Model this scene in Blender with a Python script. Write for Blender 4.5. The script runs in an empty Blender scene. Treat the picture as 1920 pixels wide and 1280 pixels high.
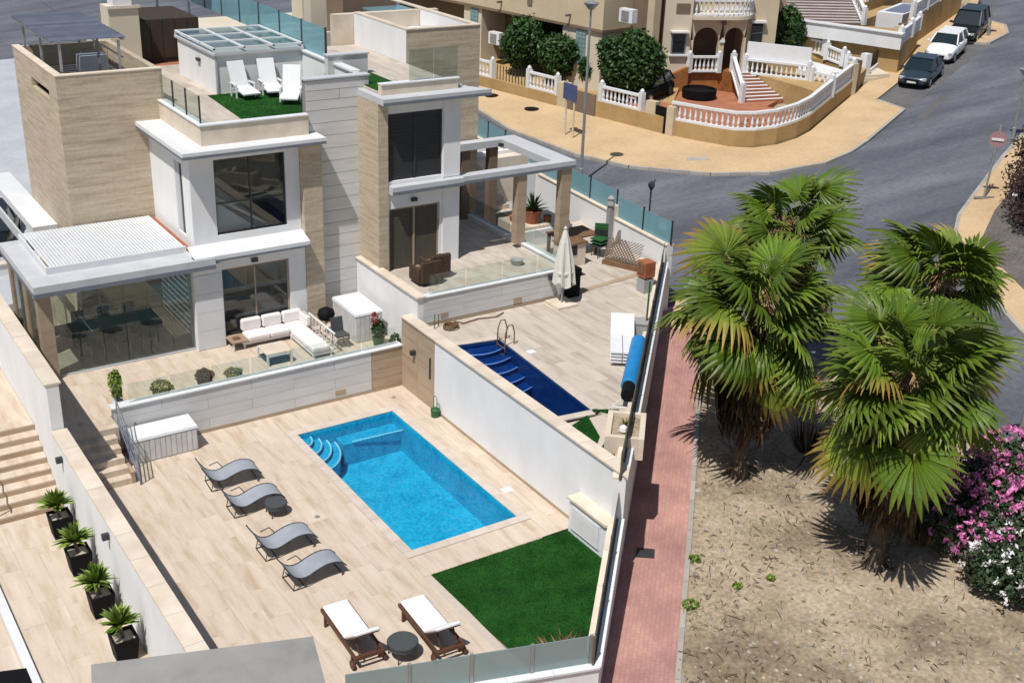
import bpy, bmesh, math, random
from mathutils import Vector, Matrix, Quaternion
import numpy as np
random.seed(7); rng = np.random.default_rng(7)
S = bpy.context.scene
COL = S.collection
PI = math.pi
rad = math.radians

# ------------------------------------------------------------------ camera, sky, sun, exposure
cam_d = bpy.data.cameras.new('camera'); cam = bpy.data.objects.new('camera', cam_d); COL.objects.link(cam)
yaw, pitch, roll = rad(34.150), rad(23.866), rad(-2.2486)
fwd = Vector((math.sin(yaw)*math.cos(pitch), math.cos(yaw)*math.cos(pitch), -math.sin(pitch)))
r0 = Vector((math.cos(yaw), -math.sin(yaw), 0)); d0 = fwd.cross(r0)
right = r0*math.cos(roll) + d0*math.sin(roll); down = -r0*math.sin(roll) + d0*math.cos(roll)
m = Matrix.Identity(4)
for i in range(3):
    m[i][0] = right[i]; m[i][1] = -down[i]; m[i][2] = -fwd[i]
m[2][3] = 17.0
cam.matrix_world = m
cam_d.sensor_width = 36; cam_d.lens = 2243.57/1920*36; cam_d.clip_end = 3000; cam_d.clip_start = .1
S.camera = cam

SUN_DIR = Vector((0.470, 0.255, -1.0)).normalized()      # heading of the light
w = bpy.data.worlds.new('World'); S.world = w; w.use_nodes = True
nt = w.node_tree; bg = nt.nodes['Background']
sky = nt.nodes.new('ShaderNodeTexSky'); sky.sky_type = 'NISHITA'; sky.sun_disc = False
sky.sun_elevation = math.asin(-SUN_DIR.z); sky.sun_rotation = math.atan2(-SUN_DIR.x, -SUN_DIR.y)
nt.links.new(sky.outputs[0], bg.inputs[0]); bg.inputs[1].default_value = 0.074
sl = bpy.data.lights.new('sun', 'SUN'); sl.energy = 4.6; sl.angle = rad(.53); sl.color = (1, .965, .915)
so = bpy.data.objects.new('sun', sl); COL.objects.link(so)
so.rotation_euler = SUN_DIR.to_track_quat('-Z', 'Y').to_euler(); so.location = (-20, -10, 40)
vs = S.view_settings; vs.view_transform = 'Standard'; vs.look = 'None'; vs.gamma = 1; vs.use_curve_mapping = False
vs.exposure = 0.0
S.cycles.max_bounces = 8; S.cycles.transparent_max_bounces = 16

# ------------------------------------------------------------------ materials
def nodes(name):
    mt = bpy.data.materials.new(name); mt.use_nodes = True
    n = mt.node_tree; b = n.nodes['Principled BSDF']
    return mt, n, b
def N(n, t, **k):
    x = n.nodes.new(t)
    for a, v in k.items(): setattr(x, a, v)
    return x
def pm(name, c1, c2=None, scale=2.0, stretch=(1, 1, 1), detail=5, rough=.7, bump=0.0, objrand=0.0, island=0.0, metal=0.0, spec=.4, c3=None, lo=.32, hi=.68, fine=0.0, finescale=60, coords='pos', rotz=0.0):
    """procedural surface: two or three tones mixed by stretched noise, optional value change per object / per mesh island, fine relief"""
    mt, n, b = nodes(name); L = n.links.new
    b.inputs['Roughness'].default_value = rough; b.inputs['Metallic'].default_value = metal
    b.inputs['Specular IOR Level'].default_value = spec
    if c2 is None: c2 = tuple(x*.88 for x in c1)
    if coords == 'pos': src = N(n, 'ShaderNodeNewGeometry').outputs['Position']
    else: src = N(n, 'ShaderNodeTexCoord').outputs['Object']
    mp = N(n, 'ShaderNodeMapping'); mp.inputs['Scale'].default_value = stretch; mp.inputs['Rotation'].default_value = (0, 0, rotz); L(src, mp.inputs['Vector'])
    vec = mp.outputs[0]
    oi = None
    if objrand:
        oi = N(n, 'ShaderNodeObjectInfo')
        ad = N(n, 'ShaderNodeVectorMath', operation='ADD'); L(vec, ad.inputs[0])
        sc_ = N(n, 'ShaderNodeMath', operation='MULTIPLY'); sc_.inputs[1].default_value = 37.0; L(oi.outputs['Random'], sc_.inputs[0])
        L(sc_.outputs[0], ad.inputs[1]); vec = ad.outputs[0]
    nz = N(n, 'ShaderNodeTexNoise'); nz.inputs['Scale'].default_value = scale; nz.inputs['Detail'].default_value = detail; nz.inputs['Roughness'].default_value = .6
    L(vec, nz.inputs['Vector'])
    cr = N(n, 'ShaderNodeValToRGB'); e = cr.color_ramp.elements
    e[0].position = lo; e[0].color = (*c1, 1); e[1].position = hi; e[1].color = (*c2, 1)
    if c3 is not None:
        q = cr.color_ramp.elements.new((lo+hi)/2); q.color = (*c3, 1)
    L(nz.outputs[0], cr.inputs[0]); col = cr.outputs[0]
    if fine:
        n2 = N(n, 'ShaderNodeTexNoise'); n2.inputs['Scale'].default_value = finescale; n2.inputs['Detail'].default_value = 3; L(src, n2.inputs['Vector'])
        mr = N(n, 'ShaderNodeMapRange'); mr.inputs[1].default_value = .3; mr.inputs[2].default_value = .7; mr.inputs[3].default_value = 1-fine; mr.inputs[4].default_value = 1+fine; L(n2.outputs[0], mr.inputs[0])
        mx = N(n, 'ShaderNodeVectorMath', operation='SCALE'); L(col, mx.inputs[0]); L(mr.outputs[0], mx.inputs['Scale']); col = mx.outputs[0]
    for amt, kind in ((objrand, 'o'), (island, 'i')):
        if amt:
            rnd = oi.outputs['Random'] if kind == 'o' else N(n, 'ShaderNodeNewGeometry').outputs['Random Per Island']
            mr = N(n, 'ShaderNodeMapRange'); mr.inputs[3].default_value = 1-amt; mr.inputs[4].default_value = 1+amt; L(rnd, mr.inputs[0])
            mx = N(n, 'ShaderNodeVectorMath', operation='SCALE'); L(col, mx.inputs[0]); L(mr.outputs[0], mx.inputs['Scale']); col = mx.outputs[0]
    L(col, b.inputs['Base Color'])
    if bump:
        nb = N(n, 'ShaderNodeTexNoise'); nb.inputs['Scale'].default_value = finescale if fine else scale*6; nb.inputs['Detail'].default_value = 4; L(src, nb.inputs['Vector'])
        bp = N(n, 'ShaderNodeBump'); bp.inputs['Strength'].default_value = bump; bp.inputs['Distance'].default_value = .02; L(nb.outputs[0], bp.inputs['Height']); L(bp.outputs[0], b.inputs['Normal'])
    return mt
def glass(name, tint, diff, fd, rough=.02, spec=1.0):
    """pane: tinted see-through + a share of body colour + sky reflection by Fresnel"""
    mt, n, b = nodes(name); n.nodes.remove(b); L = n.links.new
    out = n.nodes['Material Output']
    tr = N(n, 'ShaderNodeBsdfTransparent'); tr.inputs[0].default_value = (*tint, 1)
    df = N(n, 'ShaderNodeBsdfDiffuse'); df.inputs[0].default_value = (*diff, 1)
    gl = N(n, 'ShaderNodeBsdfGlossy'); gl.inputs['Roughness'].default_value = rough
    m1 = N(n, 'ShaderNodeMixShader'); m1.inputs[0].default_value = fd; L(tr.outputs[0], m1.inputs[1]); L(df.outputs[0], m1.inputs[2])
    fr = N(n, 'ShaderNodeFresnel'); gg = N(n, 'ShaderNodeNewGeometry'); ior = N(n, 'ShaderNodeMapRange'); ior.inputs[3].default_value = 1.5; ior.inputs[4].default_value = 1/1.5   # same reflection from both faces of the pane
    L(gg.outputs['Backfacing'], ior.inputs[0]); L(ior.outputs[0], fr.inputs[0])
    mu = N(n, 'ShaderNodeMath', operation='MULTIPLY'); mu.inputs[1].default_value = spec; L(fr.outputs[0], mu.inputs[0])
    m2 = N(n, 'ShaderNodeMixShader'); L(mu.outputs[0], m2.inputs[0]); L(m1.outputs[0], m2.inputs[1]); L(gl.outputs[0], m2.inputs[2])
    L(m2.outputs[0], out.inputs[0]); return mt
def water(name, tint, bscale, bstr, ior=1.30):
    mt, n, b = nodes(name); n.nodes.remove(b); L = n.links.new
    out = n.nodes['Material Output']
    tr = N(n, 'ShaderNodeBsdfTransparent'); tr.inputs[0].default_value = (*tint, 1)
    gl = N(n, 'ShaderNodeBsdfGlossy'); gl.inputs['Roughness'].default_value = .03
    g = N(n, 'ShaderNodeNewGeometry'); nz = N(n, 'ShaderNodeTexNoise'); nz.inputs['Scale'].default_value = bscale; nz.inputs['Detail'].default_value = 3; nz.inputs['Distortion'].default_value = .8
    L(g.outputs['Position'], nz.inputs['Vector'])
    bp = N(n, 'ShaderNodeBump'); bp.inputs['Strength'].default_value = bstr; bp.inputs['Distance'].default_value = .08; L(nz.outputs[0], bp.inputs['Height'])
    L(bp.outputs[0], gl.inputs['Normal'])
    fr = N(n, 'ShaderNodeFresnel'); fr.inputs[0].default_value = ior; L(bp.outputs[0], fr.inputs['Normal'])
    m2 = N(n, 'ShaderNodeMixShader'); L(fr.outputs[0], m2.inputs[0]); L(tr.outputs[0], m2.inputs[1]); L(gl.outputs[0], m2.inputs[2])
    L(m2.outputs[0], out.inputs[0]); return mt
def mosaic(name, c1, c2, scale):
    """small pool tiles in two tones; paler flecks in the colour imitate light ripples"""
    mt, n, b = nodes(name); L = n.links.new
    g = N(n, 'ShaderNodeNewGeometry')
    vo = N(n, 'ShaderNodeTexVoronoi'); vo.inputs['Scale'].default_value = scale; vo.distance = 'CHEBYCHEV'; vo.inputs['Randomness'].default_value = .35; L(g.outputs['Position'], vo.inputs['Vector'])
    nz = N(n, 'ShaderNodeTexNoise'); nz.inputs['Scale'].default_value = 1.1; nz.inputs['Distortion'].default_value = .6; L(g.outputs['Position'], nz.inputs['Vector'])
    sp = N(n, 'ShaderNodeSeparateColor'); L(vo.outputs['Color'], sp.inputs[0])
    ad = N(n, 'ShaderNodeMath', operation='MULTIPLY_ADD'); ad.inputs[1].default_value = .5; L(sp.outputs[0], ad.inputs[0]); L(nz.outputs[0], ad.inputs[2])
    cr = N(n, 'ShaderNodeValToRGB'); e = cr.color_ramp.elements; e[0].position = .35; e[0].color = (*c1, 1); e[1].position = 1.0; e[1].color = (*c2, 1)  # paler end of the ramp paints ripple-like light into the tile colour
    L(ad.outputs[0], cr.inputs[0]); L(cr.outputs[0], b.inputs['Base Color']); b.inputs['Roughness'].default_value = .35
    return mt

M = {}
M['tile'] = pm('beige_stone_tile', (.61, .52, .425), (.43, .32, .225), 1.25, (3.2, .50, 1), 9, .55, .05, objrand=.022, c3=(.55, .455, .36), spec=.35, lo=.30, hi=.72, fine=.03, finescale=14)
M['tile_b'] = pm('sand_stone_tile', (.54, .475, .405), (.38, .315, .25), 1.1, (2.8, .45, 1), 8, .6, .05, objrand=.05, c3=(.49, .43, .365), spec=.3)
M['grout'] = pm('tile_joint_mortar', (.53, .455, .385), None, 8, rough=.9)
M['coping'] = pm('pool_coping_stone', (.60, .53, .46), (.50, .42, .35), 1.6, (1, 1, 1), 6, .55, .04, objrand=.05)
M['cap'] = pm('limestone_wall_cap', (.69, .605, .50), (.56, .465, .36), 1.4, (1, 1, 1), 6, .7, .08, objrand=.07)
M['white'] = pm('white_render', (.77, .775, .78), (.695, .69, .68), 1.1, (1, 1, .5), 9, .8, .06, fine=.02, spec=.2)
M['white_paint'] = pm('white_paint', (.68, .69, .70), (.62, .63, .64), 1.2, rough=.55)
M['grey_paint'] = pm('pale_grey_paint', (.52, .53, .55), (.45, .46, .48), 1.5, rough=.6)
M['panel'] = pm('pale_cladding_board', (.62, .615, .60), (.52, .51, .50), 1.1, (.6, .6, 3), 5, .6, .04, objrand=.03)
M['joint'] = pm('cladding_joint', (.26, .25, .245), None, 5, rough=.9)
M['travertine'] = pm('travertine_stone', (.56, .475, .36), (.33, .26, .18), 1.5, (.55, .55, 6.5), 10, .65, .1, c3=(.46, .38, .275), lo=.28, hi=.74, fine=.08, finescale=9)
M['tan_stone'] = pm('tan_stone_tile', (.42, .315, .215), (.32, .225, .145), 1.6, (.5, .5, 3), 7, .6, .06, c3=(.38, .29, .205), objrand=.05)
M['glass'] = glass('clear_glass', (.92, .96, .94), (.35, .42, .38), .04)
M['glass_tint'] = glass('smoked_window_glass', (.84, .87, .86), (.08, .09, .09), .07, spec=1.3)
M['glass_room'] = glass('grey_green_glass', (.84, .90, .88), (.16, .19, .19), .07)
M['glass_blue'] = glass('blue_balustrade_glass', (.58, .78, .82), (.27, .50, .56), .52)
M['glass_frost'] = glass('grey_frosted_glass', (.60, .68, .68), (.33, .42, .42), .62)
M['dark'] = pm('dark_interior', (.035, .032, .03), (.022, .02, .019), 2, rough=.9)
M['metal_dark'] = pm('dark_grey_metal', (.06, .062, .066), (.045, .046, .05), 3, rough=.45, metal=.3)
M['metal_grey'] = pm('grey_aluminium', (.40, .41, .43), (.34, .35, .37), 3, rough=.4, metal=.5)
M['metal_blue'] = pm('blue_grey_rail', (.22, .25, .33), (.17, .19, .26), 3, rough=.45, metal=.3)
M['fascia'] = pm('blue_grey_fascia', (.17, .185, .22), (.14, .155, .185), 3, rough=.5)
M['fence_brown'] = pm('brown_anodised_metal', (.14, .108, .08), (.105, .08, .06), 3, rough=.5, metal=.2)
M['galv'] = pm('galvanised_steel', (.36, .37, .36), (.29, .30, .30), 4, rough=.5, metal=.5)
M['steel'] = pm('polished_steel', (.6, .6, .6), (.5, .5, .5), 4, rough=.25, metal=.9)
M['shutter'] = pm('charcoal_shutter', (.03, .032, .036), (.024, .025, .028), 2, rough=.6)
M['shutter_warm'] = pm('olive_brown_screen', (.085, .078, .055), (.065, .058, .042), 2, (6, 6, .2), rough=.8)
M['curtain'] = pm('brown_curtain', (.22, .165, .12), (.13, .095, .07), 3, (9, 9, .2), rough=.9)
M['water_a'] = water('clear_pool_water', (.74, .94, .98), 3.6, .6)
M['water_b'] = water('deep_pool_water', (.60, .76, .95), 1.6, .05, 1.16)
M['mosaic_a'] = mosaic('turquoise_pool_mosaic', (.002, .225, .41), (.022, .41, .60), 16)
M['mosaic_b'] = mosaic('navy_pool_mosaic', (.002, .024, .10), (.005, .052, .19), 14)
M['nosing'] = pm('pale_step_edging', (.50, .72, .80), (.36, .62, .74), 6, rough=.5)
M['nosing_b'] = pm('pale_blue_edging', (.34, .46, .70), (.22, .34, .60), 6, rough=.5)
M['turf'] = pm('artificial_turf', (.019, .088, .014), (.008, .042, .007), 1.3, (1, 1, 1), 6, .9, .4, island=.35, fine=.25, finescale=40, spec=.1)
M['asphalt'] = pm('asphalt', (.155, .162, .182), (.068, .072, .088), .30, (.35, 1.6, 1), 10, .85, .12, fine=.14, finescale=5, c3=(.105, .111, .129), lo=.32, hi=.70, rotz=rad(-28))
M['asphalt_patch'] = pm('worn_asphalt_patch', (.135, .128, .125), (.095, .092, .096), .5, rough=.9, fine=.12, finescale=9)
M['asphalt_dark'] = pm('fresh_asphalt_repair', (.075, .08, .095), (.055, .058, .07), .8, rough=.9, fine=.12, finescale=9)
M['pave_sand'] = pm('sand_coloured_paving', (.56, .405, .235), (.44, .31, .175), .35, (1, 1, 1), 8, .85, .08, fine=.07, finescale=6, c3=(.51, .365, .21))
M['pave_pale'] = pm('pale_concrete_paving', (.42, .44, .47), (.34, .36, .39), .4, rough=.85, fine=.06, finescale=6)
M['kerb'] = pm('concrete_kerb', (.40, .37, .33), (.30, .275, .24), .9, rough=.85, objrand=.08, bump=.08)
M['conc'] = pm('grey_concrete', (.34, .34, .345), (.27, .27, .275), .8, rough=.85, bump=.08)
M['slate'] = pm('grey_stone_slab', (.30, .29, .27), (.215, .21, .20), .9, (1, 1, 1), 7, .7, .08, c3=(.265, .26, .245))
M['earth'] = pm('dry_earth', (.40, .325, .237), (.205, .16, .11), .42, (1, 1, 1), 12, .95, .6, fine=.26, finescale=9, c3=(.335, .268, .19), spec=.1, lo=.36, hi=.64)
M['earth2'] = pm('dark_gravel_bed', (.14, .125, .115), (.10, .088, .08), .9, rough=.95, bump=.4, fine=.25, finescale=8)
M['straw'] = pm('dry_straw_grass', (.30, .25, .12), (.17, .15, .07), 2, rough=.95, island=.4, spec=.1)
M['stone'] = pm('pebbles', (.42, .37, .31), (.24, .20, .165), 1, rough=.9, island=.3)
M['twig'] = pm('dry_twigs', (.19, .14, .095), (.10, .072, .05), 2, rough=.95, island=.35)
M['leaf'] = pm('garden_tree_leaf', (.035, .085, .016), (.018, .050, .010), 1.4, rough=.55, island=.5, spec=.4)
M['leaf_light'] = pm('bright_leaf', (.19, .27, .035), (.085, .16, .02), 3, rough=.5, island=.4)
M['leaf_ol'] = pm('oleander_leaf', (.05, .085, .035), (.022, .045, .018), 2.0, rough=.55, island=.5)
M['leaf_red'] = pm('purple_brown_leaf', (.05, .022, .018), (.03, .012, .012), 3, rough=.6, island=.5)
M['leaf_yel'] = pm('yellow_green_leaf', (.22, .22, .04), (.12, .13, .03), 3, rough=.6, island=.4)
M['pink'] = pm('pink_petal', (.72, .25, .47), (.52, .13, .34), 3, rough=.6, island=.35)
M['whitepet'] = pm('white_petal', (.74, .72, .70), (.60, .56, .58), 3, rough=.6, island=.2)
M['redpet'] = pm('red_petal', (.42, .02, .035), (.26, .012, .02), 3, rough=.6, island=.3)
M['bark'] = pm('grey_brown_bark', (.13, .10, .075), (.075, .056, .042), 3, (1, 1, 3), rough=.95, bump=.3)
M['skirt'] = pm('dead_palm_leaf', (.10, .068, .038), (.034, .023, .014), 2.5, rough=.9, island=.7, spec=.1)
M['fibre'] = pm('tan_palm_fibre', (.36, .245, .135), (.22, .14, .075), 4, rough=.9, island=.4, spec=.1)
M['petiole'] = pm('yellow_green_stalk', (.20, .20, .05), (.12, .13, .03), 3, rough=.6, island=.2)
M['cushion'] = pm('off_white_cushion', (.78, .74, .71), (.72, .68, .655), 2, rough=.9, fine=.03, finescale=30)
M['mattress'] = pm('white_mattress', (.82, .80, .80), (.77, .75, .755), 2, rough=.9, fine=.02, finescale=30)
M['sling'] = pm('grey_sling_fabric', (.31, .335, .37), (.26, .285, .32), 3, rough=.6, fine=.05, finescale=80, coords='obj', objrand=.06)
M['teak'] = pm('dark_teak', (.115, .048, .026), (.065, .027, .016), 3, (1, 6, 1), rough=.55, island=.25, coords='obj')
M['plastic_blk'] = pm('black_plastic', (.009, .009, .010), (.007, .007, .008), 3, rough=.6, spec=.08)
M['plastic_grn'] = pm('green_plastic', (.03, .13, .035), (.02, .09, .025), 3, rough=.4)
M['plastic_wht'] = pm('white_plastic', (.72, .73, .74), (.66, .67, .68), 3, rough=.4)
M['ratt'] = pm('dark_grey_rattan', (.07, .08, .083), (.045, .052, .056), 24, rough=.7, coords='obj', bump=.2)
M['wicker'] = pm('dark_brown_wicker', (.075, .045, .028), (.04, .024, .015), 20, rough=.8, coords='obj', bump=.2)
M['woodmid'] = pm('brown_wood', (.20, .11, .055), (.13, .07, .035), 4, (1, 1, 4), rough=.7)
M['blue_cover'] = pm('blue_pool_cover', (.015, .22, .52), (.012, .17, .42), 3, rough=.45)
M['terracotta'] = pm('terracotta', (.34, .12, .055), (.26, .085, .04), 3, rough=.8)
M['lilac_tread'] = pm('pale_lilac_step', (.56, .50, .51), (.47, .415, .43), 1.5, rough=.8)
M['terra_tile'] = pm('terracotta_patio_tile', (.40, .16, .085), (.30, .115, .062), 1.5, rough=.75, fine=.12, finescale=8)
M['terra_wall'] = pm('orange_brown_stone_wall', (.32, .125, .035), (.22, .08, .022), 1.8, rough=.85, fine=.2, finescale=7)
M['ochre'] = pm('ochre_render', (.43, .295, .135), (.33, .215, .09), .8, rough=.9, fine=.06, finescale=8, c3=(.39, .26, .115))
M['cream'] = pm('cream_render', (.55, .46, .32), (.48, .395, .27), .6, rough=.9, fine=.03, finescale=8)
M['cream_lt'] = pm('pale_cream_render', (.62, .55, .43), (.55, .485, .375), .6, rough=.9)
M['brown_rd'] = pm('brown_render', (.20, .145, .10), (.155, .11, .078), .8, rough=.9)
M['glassblock'] = pm('glass_block', (.22, .34, .34), (.14, .24, .25), 5, rough=.15, spec=.8)
M['brick_pink'] = None
M['car_blue'] = pm('dark_grey_blue_car_paint', (.042, .062, .082), (.038, .057, .077), 2, rough=.22, metal=.35, spec=.6, coords='obj')
M['car_white'] = pm('white_car_paint', (.78, .78, .78), (.76, .76, .76), 2, rough=.22, spec=.6, coords='obj')
M['car_black'] = pm('black_car_paint', (.010, .012, .014), (.009, .011, .013), 2, rough=.2, spec=.6, coords='obj')
M['car_glass'] = pm('car_window_glass', (.012, .022, .026), (.010, .018, .021), 2, rough=.05, spec=1.0)
M['tyre'] = pm('tyre_rubber', (.012, .012, .012), None, 5, rough=.85)
M['lamp_glass'] = pm('headlamp_lens', (.62, .64, .66), None, 5, rough=.1, spec=.8)
M['sign_red'] = pm('faded_red_sign', (.36, .20, .195), (.32, .175, .17), 3, rough=.6)
M['sign_blue'] = pm('blue_sign', (.08, .10, .22), (.06, .08, .18), 3, rough=.5)
M['sky_louvre'] = pm('white_louvre_blade', (.70, .72, .74), (.64, .66, .68), 2, rough=.4)
M['teal_cloth'] = pm('teal_tablecloth', (.035, .085, .095), (.025, .06, .07), 4, rough=.7)
M['umbrella'] = pm('pale_grey_canvas', (.66, .64, .58), (.58, .56, .50), 3, (3, 3, .4), rough=.9)
M['roof_dk'] = pm('dark_brown_cladding', (.055, .038, .024), (.036, .025, .016), 2, (4, 4, .3), rough=.8)
M['slat_dk'] = pm('blue_grey_slat', (.11, .125, .16), (.085, .095, .125), 2, rough=.5, objrand=.15)

def paver_mat():
    """small pinkish red block paving: running-bond blocks with sunk joints"""
    mt, n, b = nodes('red_block_paving'); L = n.links.new
    g = N(n, 'ShaderNodeNewGeometry'); mp = N(n, 'ShaderNodeMapping'); mp.inputs['Rotation'].default_value = (0, 0, rad(-46.4)); L(g.outputs['Position'], mp.inputs[0])
    br = N(n, 'ShaderNodeTexBrick'); br.inputs['Scale'].default_value = 1; br.inputs['Brick Width'].default_value = .22; br.inputs['Row Height'].default_value = .11; br.inputs['Mortar Size'].default_value = .008
    br.inputs['Color1'].default_value = (.44, .24, .205, 1); br.inputs['Color2'].default_value = (.385, .205, .178, 1); br.inputs['Mortar'].default_value = (.33, .20, .17, 1)
    L(mp.outputs[0], br.inputs['Vector'])
    nz = N(n, 'ShaderNodeTexNoise'); nz.inputs['Scale'].default_value = .9; nz.inputs['Detail'].default_value = 7; L(g.outputs['Position'], nz.inputs['Vector'])
    mr = N(n, 'ShaderNodeMapRange'); mr.inputs[1].default_value = .3; mr.inputs[2].default_value = .7; mr.inputs[3].default_value = .8; mr.inputs[4].default_value = 1.2; L(nz.outputs[0], mr.inputs[0])
    mx = N(n, 'ShaderNodeVectorMath', operation='SCALE'); L(br.outputs['Color'], mx.inputs[0]); L(mr.outputs[0], mx.inputs['Scale']); L(mx.outputs[0], b.inputs['Base Color'])
    b.inputs['Roughness'].default_value = .85; b.inputs['Specular IOR Level'].default_value = .2
    bp = N(n, 'ShaderNodeBump'); bp.inputs['Strength'].default_value = .4; bp.inputs['Distance'].default_value = .01; bp.invert = True; L(br.outputs['Fac'], bp.inputs['Height']); L(bp.outputs[0], b.inputs['Normal'])
    return mt
M['brick_pink'] = paver_mat()
def frond_mat(name, c1, c2, tip):
    """palm leaf: green blade whose colour runs to dry yellow-brown at the tips of old leaves (attribute 'tip')"""
    mt, n, b = nodes(name); L = n.links.new
    at = N(n, 'ShaderNodeAttribute'); at.attribute_name = 'tip'
    oi = N(n, 'ShaderNodeObjectInfo'); g = N(n, 'ShaderNodeNewGeometry')
    cr = N(n, 'ShaderNodeValToRGB'); e = cr.color_ramp.elements
    e[0].position = .0; e[0].color = (*c1, 1); e[1].position = 1.0; e[1].color = (*tip, 1)
    q = e.new(.62); q.color = (*c2, 1)
    L(at.outputs['Fac'], cr.inputs[0])
    mr = N(n, 'ShaderNodeMapRange'); mr.inputs[3].default_value = .65; mr.inputs[4].default_value = 1.35; L(oi.outputs['Random'], mr.inputs[0])
    m2 = N(n, 'ShaderNodeMapRange'); m2.inputs[3].default_value = .8; m2.inputs[4].default_value = 1.2; L(g.outputs['Random Per Island'], m2.inputs[0])
    mu = N(n, 'ShaderNodeMath', operation='MULTIPLY'); L(mr.outputs[0], mu.inputs[0]); L(m2.outputs[0], mu.inputs[1])
    mx = N(n, 'ShaderNodeVectorMath', operation='SCALE'); L(cr.outputs[0], mx.inputs[0]); L(mu.outputs[0], mx.inputs['Scale'])
    L(mx.outputs[0], b.inputs['Base Color']); b.inputs['Roughness'].default_value = .45; b.inputs['Specular IOR Level'].default_value = .28
    return mt
M['frond'] = frond_mat('palm_leaf_green', (.105, .165, .013), (.070, .125, .010), (.125, .155, .022))
M['frond_old'] = frond_mat('palm_leaf_yellowing', (.085, .145, .015), (.13, .165, .02), (.33, .18, .05))

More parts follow.
